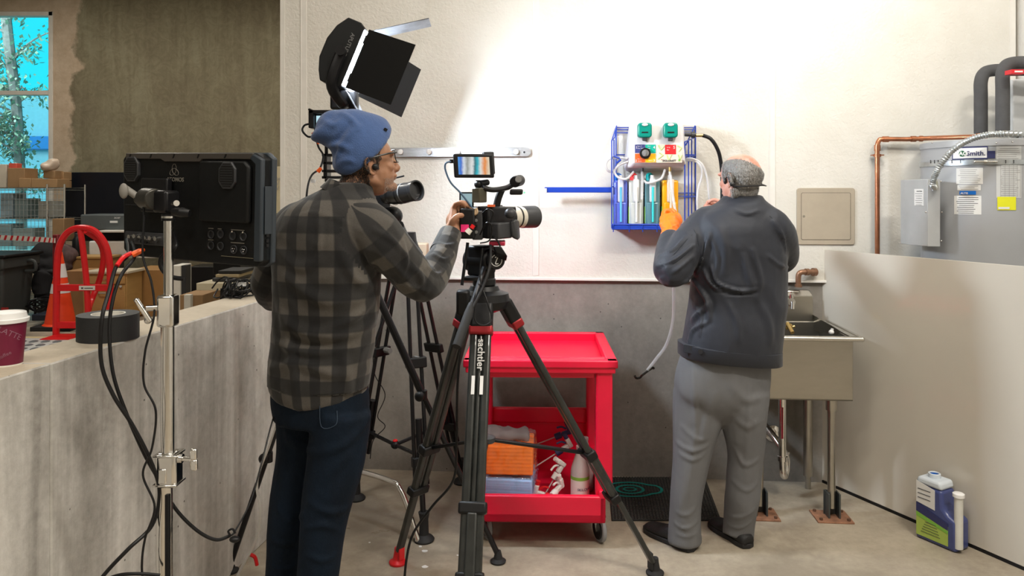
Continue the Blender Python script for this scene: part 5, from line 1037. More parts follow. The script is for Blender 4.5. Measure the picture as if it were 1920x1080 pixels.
MB().lathe([(.012, .0), (.03, .0), (.032, .012), (.012, .016)], P(883, 525, 2.8)).build('knob', BLACK, hd)
# the camera itself
vc = thing('video_camera', 'rigged cinema camera with a cream banded lens on the front tripod, held by the cameraman', 'camera', P(905, 450, 2.85))
AX = (csd, cfw, Z_)
def cbx(px, py, D_, sz, name, m=BLACK, bev=.006, par=None): return MB().box(P(px, py, D_), sz, AX).build(name, m, par or vc, bev, seg=2)
cbx(920, 416, 2.87, (.115, .19, .115), 'body'); cbx(934, 432, 2.80, (.07, .09, .06), 'body_side', DGREY)
bt_ = MB().pb(862, 391, 890, 448, 2.72, 2.80).build('battery', BLACK, vc, .006); MB().pb(864, 421, 879, 435, 2.717, 2.72).build('pink_tape', mat('pink_tape', (.85, .03, .20), .6), bt_)
MB().pb(885, 395, 905, 450, 2.76, 2.86).build('port_panel', DGREY, vc, .005)
mb = MB()
for i in range(4): vc_ = P(893, 402+i*11, 2.755); MB().cyl(vc_, vc_+V((0, -.008, 0)), .006, n=10).build('port', GREY if i % 2 else BLACKM, vc)
lo_ = P(948, 408, 2.93); la = cfw*.93+csd*.25; la.normalize()
MB().lathe([(.030, -.03), (.034, 0), (.036, .03)], lo_, la, n=36).build('lens_mount', BLACK, vc); ls = MB().lathe([(.036, .03), (.041, .05), (.042, .085)], lo_, la, n=40, caps=False).build('lens_barrel', mat('cream_lens_barrel', (.62, .58, .50), .4), vc)
MB().lathe([(.0425, .055), (.0428, .062)], lo_, la, n=40, caps=False).build('ring', BLACK, ls)
MB().lathe([(.042, .083), (.044, .088), (.045, .14), (.045, .155), (.040, .156), (.038, .12)], lo_, la, n=40).build('lens_hood', DGREY, vc)
MB().hexa([P(958, 445, 2.80), P(972, 452, 2.80), P(976, 448, 2.86), P(962, 444, 2.86), P(954, 414, 2.80), P(968, 410, 2.80), P(974, 412, 2.86), P(960, 414, 2.86)]).build('hand_grip', DGREY, vc, .010, seg=3)
MB().ell(P(957, 400, 2.80), (.022, .022, .02)).build('control_dial', DGREY, vc)
cbx(917, 392, 2.85, (.08, .12, .02), 'top_plate'); MB().cyl(P(898, 391, 2.78), P(940, 388, 2.9), .008).build('rail', BLACKM, vc); MB().pb(914, 384, 928, 388, 2.76, 2.8).build('orange_mark', mat('orange_print', (.7, .12, .03), .5), vc)
MB().tube(cr([P(905, 352, 2.80), P(925, 356, 2.82), P(950, 352, 2.86), P(962, 345, 2.9)], 5), .013, 10, flat=.8).build('top_handle', BLACK, vc)
MB().tube(cr([P(942, 353, 2.86), P(935, 370, 2.86), P(930, 390, 2.86)], 5), .014, 10).build('handle_post', BLACK, vc)
MB().cyl(P(965, 341, 2.86), P(975, 338, 2.92), .022, n=24).build('handle_clamp', BLACK, vc, .003); MB().cyl(P(972, 336, 2.84), P(972, 338, 2.86), .012).build('clamp_eye', GREY, vc)
MB().box(P(968, 360, 2.86), (.05, .05, .022), (X_, Y_, (Z_+X_*.1).normalized())).build('microphone_mount', BLACK, vc, .006); MB().ell(P(983, 361, 2.83), (.004,)*3, n=8, m=6).build('green_lamp', mat('green_led', (.1, .8, .2), .4, emit=(.1, 1, .2), est=2), vc)
MB().box(P(899, 366, 2.80), (.035, .05, .055), AX).build('audio_block', mat('dark_bronze_block', (.06, .055, .035), .4), vc, .004)
s2 = MB().pb(861, 360, 888, 390, 2.83, 2.85).build('side_screen', BLACK, vc, .004); MB().pb(864, 363, 885, 387, 2.828, 2.83).build('side_picture', mat('cool_screen', (.05, .05, .05), .3, emit=(.35, .55, .60), est=.7), s2)
mb = MB()
for pts in ([P(900, 440, 2.75), P(912, 418, 2.72), P(922, 425, 2.73), P(918, 450, 2.74), P(900, 456, 2.74)], [P(905, 400, 2.76), P(915, 392, 2.74), P(925, 400, 2.74), P(915, 425, 2.75)], [P(920, 440, 2.76), P(932, 450, 2.74), P(938, 462, 2.74)]): mb = MB().tube(cr(pts, 6), .003, 6); mb.build('cable', BLACK, vc)
MB().tube([P(876, 437, 2.71), P(882, 430, 2.71)], [.012, .01], 8).build('white_plug', OFFW, vc); MB().cyl(P(884, 428, 2.71), P(888, 422, 2.71), .008).build('red_plug', REDPAINT, vc)
MB().tube(cr([P(884, 392, 2.74), P(890, 396, 2.73), P(888, 402, 2.73), P(894, 398, 2.73), P(892, 390, 2.73)], 5), .006, 6).build('cable_tie', mat('tan_strap', (.45, .32, .20), .7), vc)
# on-camera monitor
om = thing('camera_monitor', 'small on-camera monitor showing blurred coloured bottles above the camera', 'monitor', P(888, 338, 2.82))
oax = (V((.985, .17, 0)), V((-.17, .985, 0)), (Z_-X_*.06).normalized()); oc = P(888, 311, 2.80)
mo = MB().box(oc, (.150, .022, .090), oax).build('body', BLACK, om, .006, seg=3)
def scr():
    m, nt, b = ntree('bottle_picture_screen'); tc = node(nt, 'ShaderNodeTexCoord'); sx = node(nt, 'ShaderNodeSeparateXYZ'); lnk(nt, tc.outputs['Generated'], sx.inputs[0]); n = noisen(nt, tc.outputs['Generated'], 3, 2)
    a = node(nt, 'ShaderNodeMath', operation='MULTIPLY_ADD'); a.inputs[1].default_value = .14; lnk(nt, n.outputs[0], a.inputs[0]); lnk(nt, sx.outputs[0], a.inputs[2])
    r = ramp(nt, a.outputs[0], [(.06, (.10, .40, .85)), (.17, (.03, .14, .6)), (.26, (.7, .75, .8)), (.36, (.30, .32, .30)), (.50, (.75, .78, .78)), (.58, (.02, .16, .2)), (.68, (.02, .45, .55)), (.78, (.75, .75, .7)), (.90, (.80, .25, .04)), (1, (.75, .62, .45))])
    b.inputs['Base Color'].default_value = (.02, .02, .02, 1); lnk(nt, r.outputs[0], b.inputs['Emission Color']); b.inputs['Emission Strength'].default_value = .9; b.inputs['Roughness'].default_value = .3; return m
MB().box(oc-oax[1]*.0115, (.118, .001, .066), oax).build('screen', scr(), mo)
MB().box(oc+oax[0]*.062+oax[1]*.035+oax[2]*.012, (.04, .05, .085), oax).build('battery', DGREY, om, .004)
MB().ell(P(897, 346, 2.82), (.016,)*3).cyl(P(897, 338, 2.82), P(897, 352, 2.82), .010).build('ball_mount', BLACK, om); MB().cyl(P(900, 344, 2.81), P(914, 342, 2.84), .012, n=12).build('mount_knob', BLACK, om)
MB().pb(843, 299, 851, 306, 2.79, 2.80).build('plug', BLACK, om)
hose('monitor_cable', [P(845, 303, 2.79), P(836, 306, 2.78), P(835, 318, 2.78), P(845, 342, 2.77), P(862, 360, 2.75), P(878, 380, 2.74), P(893, 400, 2.74)], .0035, mat('slate_blue_cable', (.05, .10, .17), .5), 'thin slate blue cable from the small monitor down to the camera', 'cable')
# ------------------------------------------------------------------ big monitor on the chrome stand
TLc, TRc = P(224, 287, 2.25), P(489, 287, 2.0); BRc, BLc = P(489, 504, 2.0), P(229, 472, 2.25)
mw = (TRc-TLc); mwl = mw.length; mr = mw.normalized(); mn = V((-mr.y, mr.x, 0)).normalized(); mn = mn if mn.y > 0 else -mn; mu = mr.cross(mn); mu = mu if mu.z > 0 else -mu
mh = .308; mo_ = TLc; 
def MP(a, b, d=0): return mo_+mr*(a*mwl)-mu*(b*mh)+mn*d      # a,b in 0..1 across and down the back
bm_ = thing('production_monitor', 'big black production monitor seen from behind on the chrome stand', 'monitor', MP(.35, .5))
MBK = mat('monitor_back', (.006, .0065, .007), .5, spec=.3, bump=.15, bscale=500); MSD = mat('slate_side', (.028, .037, .048), .42)
def poly(pts, d0, d1, name, m, par=bm_, bev=.004): return MB().loft([[MP(a, b, d0) for a, b in pts], [MP(a, b, d1) for a, b in pts]]).build(name, m, par, bev)
oct_ = [(.0, .06), (.03, 0), (.95, 0), (1.0, .05), (1.0, .95), (.97, 1.0), (.06, 1.0), (.015, .94)]
shl = poly(oct_, .012, .060, 'shell', MBK); poly([(-.005, .05), (.03, -.01), (.97, -.01), (1.01, .04), (1.01, .97), (.97, 1.01), (.04, 1.01), (-.005, .95)], .040, .058, 'front_bezel', MSD)
poly([(.035, .0), (.94, .0), (.93, .055), (.60, .055), (.585, .08), (.33, .08), (.30, .055), (.035, .055)], .006, .013, 'top_rail', mat('taupe_rail', (.055, .048, .042), .45), bm_, .002)
poly([(.60, .07), (.90, .07), (.93, .12), (.93, .62), (.60, .62)], -.004, .013, 'battery_cover', MBK, bm_, .006)
poly([(.94, .005), (1.0, .05), (1.0, .95), (.955, .95), (.955, .1), (.92, .05)], .004, .05, 'side_panel', MSD, bm_, .004)
sp_ = MB().box(MP(1.003, .50, .028), (.004, .018, .12), (mr, mn, mu)).build('card_slot', BLACK, bm_, .002); MB().box(MP(1.006, .50, .028), (.002, .026, .13), (mr, mn, mu)).build('slot_frame', MSD, bm_, .001)
for b in (.72, .77, .81): MB().box(MP(1.004, b, .028), (.002, .010, .009), (mr, mn, mu)).build('side_button', BLACK, bm_)
for a0, b0 in ((.085, .155), (.80, .20)):
    ocp = [(a0+.055*x*1.0, b0+.100*y*1.2) for x, y in ((-1, -.5), (-.5, -1), (.5, -1), (1, -.5), (1, .5), (.5, 1), (-.5, 1), (-1, .5))]
    g_ = poly(ocp, .002-(.012 if a0 > .5 else 0), .014, 'speaker_grille', DGREY, bm_, .002)
    oc2 = [(a0+(a-a0)*.85, b0+(b-b0)*.85) for a, b in ocp]; poly(oc2, .0012-(.012 if a0 > .5 else 0), .0022-(.012 if a0 > .5 else 0), 'grille_well', mat('grille_dark', (.004, .004, .004), .6), g_, 0)
    mb = MB()
    for k in range(9): mb.box(MP(a0, b0-.088+.022*k, .0008-(.012 if a0 > .5 else 0)), (.045, .001, .0016), (mr, mn, mu))
    lv = mb.build('louvre', DGREY, g_); lv['kind'] = 'stuff'
for a in (.07, .23, .40, .575, .76): MB().box(MP(a, .027, .0055), (.005, .001, .012), (mr, mn, (mu+mr*.5).normalized())).build('screw_slot', BLACK, bm_)
lm = mat('grey_logo', (.20, .185, .16), .5); text_mb(MB(), 'ATOMOS', MP(.34, .265, .0115), mr, mu, .017, bold=.0002).build('lettering', lm, bm_)
mb = MB(); lc = MP(.393, .165, .0115)
for k in range(3):
    t0 = k*PI*2/3+PI/2; ex = mr*math.cos(t0)+mu*math.sin(t0); ey = -mr*math.sin(t0)+mu*math.cos(t0)
    mb.tube([lc+ex*(.006+.014*math.cos(t))+ey*.0085*math.sin(t) for t in [i*2*PI/24 for i in range(24)]], .0007, 5, True)
mb.build('emblem', lm, bm_)
for (a, b) in ((.10, .81), (.14, .80), (.18, .81), (.22, .81), (.26, .81), (.30, .81), (.24, .84), (.20, .84)):
    c = MP(a, b, .012); MB().cyl(c, c-mn*.020, .0065, n=12).build('bnc_connector', CHROME, bm_)
poly([(.04, .76), (.36, .76), (.36, .88), (.04, .88)], .006, .013, 'connector_panel', DGREY, bm_, .002)
poly([(.03, .50), (.40, .50), (.40, .505), (.03, .505)], .010, .013, 'seam', DGREY, bm_, 0)
for (a, b, kind) in ((.665, .74, 0), (.73, .73, 0), (.81, .74, 1), (.88, .74, 1), (.665, .84, 2), (.73, .84, 2), (.82, .86, 3), (.885, .86, 3)):
    c = MP(a, b, .011); cn_ = MB().lathe([(.012, 0), (.012, .003), (.010, .003), (.009, .0)], c, -mn).build('audio_socket', DGREY, bm_)
    if kind == 1: MB().ell(c-mn*.003+mu*.012, (.003,)*3, n=8, m=6).build('latch', CHROME, cn_)
    if kind == 3:
        for t in (.5, 2.6, 4.7): MB().ell(c-mn*.003+(mr*math.cos(t)+mu*math.sin(t))*.004, (.0014,)*3, n=6, m=5).build('pin', CHROME, cn_)
for a, b, t in ((.66, .685, .02), (.72, .685, .015), (.84, .685, .05), (.66, .79, .02), (.84, .80, .05)): MB().box(MP(a, b, .0115), (t, .001, .0022), (mr, mn, mu)).build('small_print', lm, bm_)
poly([(.735, .925), (.945, .925), (.945, .929), (.735, .929)], .010, .0125, 'seam_line', mat('brass_line', (.2, .18, .12), .5), bm_, 0)
# clamp joining monitor and stand
gx = P(315, 390, 2.05); cl_ = thing('grip_head', 'black rotating grip head clamping the big monitor to the stand top', 'grip head', gx)
GH = mat('worn_black_metal', (.05, .048, .042), .35, .6, .4, 30)
MB().cyl(P(272, 372, 2.10), P(292, 374, 2.06), .030, n=28).build('jaw_plate', GH, cl_, .004); MB().box(P(312, 378, 2.07), (.055, .05, .062), (mr, mn, Z_)).build('clamp_body', BLACKM, cl_, .008)
MB().cyl(P(258, 375, 2.12), P(280, 372, 2.09), .012).build('spindle', GH, cl_); MB().cyl(P(233, 352, 2.12), P(262, 372, 2.12), .010).ell(P(232, 358, 2.11), (.013, .008, .022)).build('lock_handle', mat('grey_worn_handle', (.22, .21, .19), .5), cl_)
MB().tube([P(325, 397, 2.0), P(340, 398, 1.99), P(356, 400, 1.99)], [.010, .014, .010], 10).build('tee_handle', BLACK, cl_); MB().cyl(P(326, 382, 2.02), P(331, 381, 2.0), .008).build('pin', CHROME, cl_)
MB().box(MP(.30, .40, -.005), (.11, .02, .10), (mr, mn, mu)).build('mount_plate', BLACKM, cl_, .004)
SD = 2.03; sb0 = fl(310, SD); cst = thing('chrome_stand', 'tall shiny chrome stand holding the big monitor in the left foreground', 'stand', sb0)
Pz = lambda y: CH-(y-HZ)/F*SD
def vcyl(px, y0, y1, r, name, m=CHROME, par=cst, r2=None): x = P(px, 0, SD).x; return MB().cyl((x, SD, Pz(y1)), (x, SD, Pz(y0)), r, r2, 24).build(name, m, par)
vcyl(316, 412, 560, .0128, 'upper_column'); vcyl(314, 560, 860, .0175, 'middle_column'); vcyl(308, 850, 1330, .0215, 'lower_column')
vcyl(316, 402, 414, .018, 'top_cap', BLACKM); vcyl(316, 405, 409, .0185, 'cap_ring', CHROME)
x = P(315, 0, SD).x; c1_ = MB().box((x, SD, (Pz(552)+Pz(612))/2), (.046, .046, Pz(552)-Pz(612))).build('collar', CHROME, cst, .008, seg=3)
MB().cyl((x-.02, SD-.02, Pz(575)), (x-.045, SD-.03, Pz(575)), .008).ell((x-.04, SD-.03, Pz(597)), (.010,)*3).build('bolt', CHROME, c1_); MB().box((x-.05, SD-.035, Pz(578)), (.012, .014, .075), (V((.8, 0, .55)).normalized(), Y_, V((-.55, 0, .83)).normalized())).build('wing_knob', CHROME, c1_, .004)
x = P(317, 0, SD).x; c2_ = MB().box((x, SD, (Pz(846)+Pz(910))/2), (.058, .055, Pz(846)-Pz(910))).build('collar', CHROME, cst, .010, seg=3)
MB().box((x, SD, Pz(850)), (.064, .06, .006)).build('collar_rim', CHROME, c2_, .002); MB().box((x, SD, Pz(904)), (.066, .062, .006)).build('collar_rim', CHROME, c2_, .002); MB().box((x-.005, SD-.028, Pz(886)), (.022, .008, .04)).build('collar_rib', CHROME, c2_, .003)
MB().cyl((x+.03, SD-.01, Pz(857)), (x+.07, SD-.015, Pz(857)), .007).cyl((x+.03, SD-.01, Pz(857)), (x+.042, SD-.01, Pz(857)), .012).build('bolt', CHROME, c2_); MB().box((x+.073, SD-.015, Pz(848)), (.018, .012, .03)).box((x+.075, SD-.015, Pz(868)), (.018, .012, .03)).box((x+.07, SD-.015, Pz(858)), (.012, .01, .04)).build('wing_knob', CHROME, c2_, .004)
tag(MB().box((P(319, 0, SD).x, SD-.014, Pz(1020)), (.012, .012, Pz(925)-Pz(1120))).build('black_tape', BLACK, cst, .002), 'black cloth tape strip')
for an in (.6, 2.7, 4.8):
    d = V((math.cos(an), math.sin(an), 0)); MB().tube(cr([sb0+Z_*.16, sb0+d*.12+Z_*.16, sb0+d*.38+Z_*.15, sb0+d*.48+Z_*.08, sb0+d*.5+Z_*.014], 6), .013, 10).build('leg', CHROME, cst)
# cables
cab_ = [('thick black video cable arching left from the big monitor to the floor', [MP(.12, .83, -.02), P(240, 478, 2.08), P(218, 500, 2.03), P(205, 545, 1.98), P(191, 600, 1.94), P(190, 680, 1.94), P(212, 740, 1.95), P(250, 800, 1.97), P(285, 870, 1.99), P(299, 925, 2.01), P(285, 985, 2.0), P(240, 1030, 1.95), P(195, 1078, 1.93), P(150, 1140, 1.9)], .0052),
        ('second black video cable close inside the left arching one', [MP(.16, .85, -.02), P(252, 482, 2.07), P(228, 515, 2.03), P(212, 560, 2.0), P(205, 620, 1.98), P(212, 700, 1.97), P(235, 770, 1.98), P(270, 850, 2.0), P(298, 900, 2.06), P(330, 955, 2.08), P(370, 995, 2.1), P(405, 1012, 2.12), P(432, 1004, 2.14)], .0048),
        ('thin black cable wandering down left of the chrome stand', [P(267, 360, 2.08), P(270, 410, 2.06), P(268, 480, 2.04), P(284, 530, 2.02), P(289, 590, 2.0), P(272, 660, 1.98), P(270, 720, 1.98), P(292, 770, 1.98), P(285, 840, 1.98), P(268, 890, 1.98), P(290, 950, 1.98), P(272, 1010, 1.98), P(266, 1060, 1.98), P(270, 1110, 1.98)], .0030),
        ('black power cable looping behind the chrome pole under the monitor', [MP(.42, .72, -.01), P(330, 462, 2.08), P(305, 480, 2.09), P(302, 500, 2.09), P(318, 518, 2.09), P(345, 523, 2.1)], .0065),
        ('thin black cord rising from the cable loop beside the man\'s legs', [P(432, 1004, 2.14), P(441, 995, 2.16), P(470, 940, 2.25), P(490, 870, 2.35), P(505, 810, 2.42), P(518, 765, 2.48)], .0026),
        ('black cable running along the floor at the lower left', [P(190, 1090, 1.95), P(225, 1078, 1.96), P(265, 1076, 1.97), P(300, 1079, 1.98)], .0045)]
for lab, pts, r in cab_: hose('cable', pts, r, BLACK, lab, 'cable', n=10)
tag(MB().tube(cr([P(432, 1004, 2.13), P(428, 996, 2.13), P(436, 992, 2.13), P(441, 1000, 2.13)], 5), .003, 6).ell(P(440, 1011, 2.12), (.015, .012, .009)).build('cable_connector', BLACK), 'black cable connector hanging in a loop at the lower left', 'connector')
tag(MB().tube([P(248, 478, 2.06), P(262, 471, 2.07), P(271, 468, 2.08)], [.009, .008, .004], 8).build('cable_plug', ORANGE), 'orange cable plug at the lower left of the big monitor', 'plug')
tag(MB().tube(cr([P(219, 498, 2.025), P(232, 482, 2.05), P(248, 474, 2.06)], 5), .0062, 8).build('heat_sleeve', REDPAINT), 'red sleeve on the video cable next to the orange plug', 'cable sleeve')
hose('white_cable', [P(535, 740, 2.66), P(506, 830, 2.75), P(482, 900, 2.85), P(488, 960, 2.9), P(480, 1010, 2.95), P(455, 1060, 3.0), P(440, 1090, 3.0)], .0055, WHITE, 'white cable running down between the low wall and the man', 'cable')
tag(MB().tube(cr([P(470, 1040, 2.93), P(478, 1045, 2.93), P(482, 1060, 2.93)], 4), .007, 6).build('red_tie', REDPAINT), 'red tie wrapped round the white cable', 'tie')
hose('cable', [P(878, 560, 2.72), P(868, 620, 2.7), P(858, 720, 2.72), P(856, 830, 2.74), P(850, 900, 2.76), P(810, 950, 2.78), P(775, 1000, 2.78), P(762, 1050, 2.76), P(757, 1110, 2.74)], .0048, BLACK, 'black cable hanging from the main camera between its tripod legs', 'cable', n=10)
hose('cable', [P(905, 465, 2.74), P(900, 520, 2.72), P(915, 570, 2.69), P(922, 600, 2.68), P(905, 610, 2.66), P(890, 598, 2.66), P(893, 560, 2.68)], .0028, BLACK, 'thin cable loop hanging over the main tripod bowl', 'cable')
hose('cable', [P(920, 460, 2.76), P(918, 500, 2.7), P(905, 540, 2.66), P(885, 580, 2.62)], .0055, BLACK, 'thick cable bundle running down the main tripod head', 'cable')
hose('cable', [P(700, 650, 3.6), P(702, 700, 3.6), P(722, 740, 3.6), P(708, 780, 3.6), P(722, 800, 3.6), P(700, 825, 3.62), P(694, 860, 3.65)], .0022, BLACK, 'thin kinked cord dangling left of the second tripod', 'cable')
# ------------------------------------------------------------------ people
SKIN1 = mat('tanned_skin', (.33, .165, .095), .5, 0, .12, 14, .15, 120, sss=.08)
SKIN2 = mat('fair_skin', (.55, .28, .20), .45, 0, .12, 18, .15, 120, sss=.1)
def sect(c, r, f, w, d, n=28, e=2.4, up=UP):
    out = []
    for k in range(n):
        t = 2*PI*k/n; ct, st = math.cos(t), math.sin(t)
        out.append(V(c)+r*(w*math.copysign(abs(ct)**(2/e), ct))+f*(d*math.copysign(abs(st)**(2/e), st)))
    return out
def dense(rows, m=4):                          # interpolate rows of numbers/vectors
    out = []
    for i in range(len(rows)-1):
        a, b, c, d = rows[max(i-1, 0)], rows[i], rows[i+1], rows[min(i+2, len(rows)-1)]
        for k in range(m):
            t = k/m; out.append([0.5*((2*q)+(r_-p)*t+(p*2-q*5+r_*4-s)*t*t+(q*3-p-r_*3+s)*t*t*t) for p, q, r_, s in zip(a, b, c, d)])
    out.append(rows[-1]); return out
def torso(mb, rows, r, f, m=3, e=2.4):         # rows: (centre V, halfwidth, halfdepth)
    rows = dense([list(q) for q in rows], m); mb.loft([sect(q[0], r, f, q[1], q[2], e=e) for q in rows]); return mb
def limb(mb, pts, rs, n=18, m=5, cap=True):
    rows = dense([[V(p), float(q)] for p, q in zip(pts, rs)], m); P_ = [q[0] for q in rows]; R_ = [q[1] for q in rows]; mb.tube(P_, R_, n)
    if cap: mb.ell(P_[0], (R_[0],)*3).ell(P_[-1], (R_[-1],)*3)
    return mb
def finger(mb, pts, r0, r1): 
    q = cr(pts, 4); rs = [r0+(r1-r0)*i/(len(q)-1) for i in range(len(q))]; mb.tube(q, rs, 10); mb.ell(q[-1], (rs[-1],)*3, n=10, m=8); mb.ell(q[0], (rs[0],)*3, n=10, m=8); return mb
def head(mb, Hc, f, s=1.0, up=UP, jaw=1.0, lo=1.0):    # Hc: mid head at ear height; f: facing
    f = V(f).normalized(); u = V(up).normalized(); r = f.cross(u).normalized(); u = r.cross(f); q = lambda a, b, c: V(Hc)+(f*a+r*b+u*(c*lo if c < -.02 else c))*s; E = lambda c, rad: mb.ell(c, tuple(x*s for x in rad), (f, r, u))
    E(q(-.008, 0, .045), (.096, .077, .082)); E(q(-.03, 0, .035), (.078, .075, .075)); E(q(.02, 0, -.02), (.068, .062, .082)); E(q(.048, 0, -.072), (.030, .032*jaw, .028)); E(q(.035, 0, .005), (.056, .058, .07))
    for s_ in (-1, 1):
        limb(mb, [q(-.015, s_*.052, -.045), q(.055, s_*.022, -.088)], [.020*s, .015*s], 12, 3); E(q(.060, s_*.034, -.005), (.022, .022, .02)); E(q(.076, s_*.030, .040), (.014, .026, .010))
        # ear: shell, rim and lobe
        ec = q(-.008, s_*.077, .004); o = (r*s_*.85-f*.45).normalized()
        rim_ = [ec+(f*a+u*b)*s+o*.010*s*c_ for a, b, c_ in ((.010, .006, 0), (.010, .024, .6), (-.002, .035, 1), (-.018, .028, 1.3), (-.022, .008, 1.3), (-.014, -.012, 1), (-.004, -.026, .7), (.006, -.026, .2))]
        mb.tube(cr(rim_, 4), .0045*s, 8); mb.ell(ec+o*.003*s-f*.005*s+u*.004*s, (.014*s, .006*s, .024*s), (f, o, u)); mb.ell(ec-u*.020*s+o*.004*s, (.009*s, .006*s, .010*s), (f, o, u)); mb.ell(ec+f*.008*s-u*.002*s, (.006*s,)*3)
    nose = [q(.082, 0, .038), q(.092, 0, .014), q(.103, 0, -.006), q(.101, 0, -.016), q(.086, 0, -.022)]; mb.tube(cr(nose, 4), [.008*s]*3+[.009*s]*6+[.012*s]*5+[.010*s]*3, 10)
    for s_ in (-1, 1): E(q(.088, s_*.012, -.016), (.012, .009, .009))
    E(q(.084, 0, -.045), (.014, .026, .008)); E(q(.080, 0, -.056), (.013, .022, .008)); E(q(.074, 0, -.09), (.020, .022, .017))
    return q
def dist_chain(co, A, B):
    A = np.array(A); B = np.array(B); d = B-A; t = np.clip(((co-A)@d)/(d@d), 0, 1); return np.linalg.norm(co-(A+t[:, None]*d), axis=1), t
def cloth_uv(me, chains, torso_c, r, f, name=('pu', 'pv')):
    """pattern coordinates that run round and along the torso and each sleeve, one choice per face"""
    n = len(me.vertices); co = np.empty(n*3); me.vertices.foreach_get('co', co); co = co.reshape(-1, 3)
    rel = co-np.array(torso_c); a = rel@np.array(r); b = rel@np.array(f); maps = [(np.arctan2(a, -b)*.165, co[:, 2].copy())]
    best = np.full(n, 9.); sel = np.zeros(n, int)
    for ch, rr in chains:
        acc = 0; pu = np.zeros(n); pv = np.zeros(n); bl = np.full(n, 9.)
        ax0 = (V(ch[-1])-V(ch[0])).normalized()
        for i in range(len(ch)-1):
            dd, t = dist_chain(co, ch[i], ch[i+1]); L = (V(ch[i+1])-V(ch[i])).length; w_ = dd/rr[i]; m = w_ < bl
            ax_ = (V(ch[i+1])-V(ch[i])).normalized(); s1 = ax_.cross(V(f)).normalized(); s2 = ax_.cross(s1); c0 = np.array(ch[i])+t[:, None]*np.array(V(ch[i+1])-V(ch[i])); q = co-c0
            an = np.arctan2(q@np.array(s1), q@np.array(s2)); pu[m] = an[m]*.068+.02; pv[m] = 1.3-(acc+t[m]*L); bl[m] = w_[m]; acc += L
        maps.append((pu, pv)); m = (bl < best) & (bl < 1.28); best[m] = bl[m]; sel[m] = len(maps)-1
    nl = len(me.loops); vi = np.empty(nl, int); me.loops.foreach_get('vertex_index', vi); ls = np.empty(len(me.polygons), int); lt = ls.copy(); me.polygons.foreach_get('loop_start', ls); me.polygons.foreach_get('loop_total', lt)
    fsel = sel[vi[ls]]; lsel = np.repeat(fsel, lt)
    for k_, nm in enumerate(name):
        st = np.stack([mp_[k_] for mp_ in maps]); at = me.attributes.new(nm, 'FLOAT', 'CORNER'); at.data.foreach_set('value', st[lsel, vi].astype(np.float32))
def plaid():
    m, nt, b = ntree('grey_black_plaid_flannel'); out = []
    for nm, per, ph in (('pu', .098, .02), ('pv', .104, .055)):
        a = node(nt, 'ShaderNodeAttribute', attribute_name=nm); d = node(nt, 'ShaderNodeMath', operation='MULTIPLY_ADD'); d.inputs[1].default_value = 1/per; d.inputs[2].default_value = ph/per+10; lnk(nt, a.outputs['Fac'], d.inputs[0])
        fr = node(nt, 'ShaderNodeMath', operation='FRACT'); lnk(nt, d.outputs[0], fr.inputs[0]); k = ramp(nt, fr.outputs[0], [(0, (0, 0, 0)), (.04, (1, 1, 1)), (.48, (1, 1, 1)), (.54, (0, 0, 0))]); out.append(k.outputs[0])
    c = mixc(nt, out[0], (.004, .004, .005), (.022, .021, .020)); c2 = mixc(nt, out[0], (.018, .017, .017), (.095, .085, .074)); c = mixc(nt, out[1], c, c2)
    tc = node(nt, 'ShaderNodeTexCoord'); n_ = noisen(nt, tc.outputs['Object'], 260, 3); c = mixc(nt, .35, c, ramp(nt, n_.outputs[0], [(.3, (.35, .35, .35)), (.7, (1.0, 1.0, 1.0))]).outputs[0], 'MULTIPLY')
    lnk(nt, c, b.inputs['Base Color']); b.inputs['Roughness'].default_value = .9; b.inputs['Sheen Weight'].default_value = .15; bp = node(nt, 'ShaderNodeBump'); bp.inputs['Strength'].default_value = .25; bp.inputs['Distance'].default_value = .002; lnk(nt, n_.outputs[0], bp.inputs['Height']); lnk(nt, bp.outputs[0], b.inputs['Normal']); return m
# ---- the cameraman
m1_ = thing('person', 'person in a blue beanie and grey checked shirt, seen from behind, operating the front camera', 'person', fl(596, 2.5))
r1_, f1_ = V((.94, -.34, 0)), V((.34, .94, 0))
Sr, Mr, Er, Fr, Cr_ = P(703, 436, 2.39), P(748, 486, 2.43), P(793, 530, 2.50), P(822, 492, 2.60), P(842, 446, 2.69)
Sl, El, Cl = P(548, 432, 2.56), P(505, 525, 2.66), P(512, 560, 2.86)
rows = [(P(662, 345, 2.47), .066, .066), (P(650, 358, 2.47), .082, .080), (P(636, 376, 2.46), .125, .095), (P(622, 396, 2.46), .165, .112), (P(614, 430, 2.46), .180, .125), (P(612, 480, 2.46), .182, .13), (P(612, 550, 2.47), .178, .128), (P(608, 620, 2.48), .175, .125), (P(599, 690, 2.49), .172, .125), (P(597, 735, 2.50), .170, .125), (P(597, 752, 2.5), .166, .122)]
mb = torso(MB(), rows, r1_, f1_)
limb(mb, [P(672, 412, 2.43), Sr, Mr, Er, Fr, Cr_], [.075, .078, .070, .062, .053, .038]); limb(mb, [P(575, 415, 2.52), Sl, El, Cl], [.075, .072, .062, .045])
mb.ell(P(792, 540, 2.5), (.055, .05, .045))
me = remesh(mb, 'shirt', .0075, 8)
cloth_uv(me, [([Sr, Mr, Er, Fr, Cr_], [.088, .082, .074, .062]), ([Sl, El, Cl], [.085, .07])], P(608, 500, 2.47), r1_, f1_)
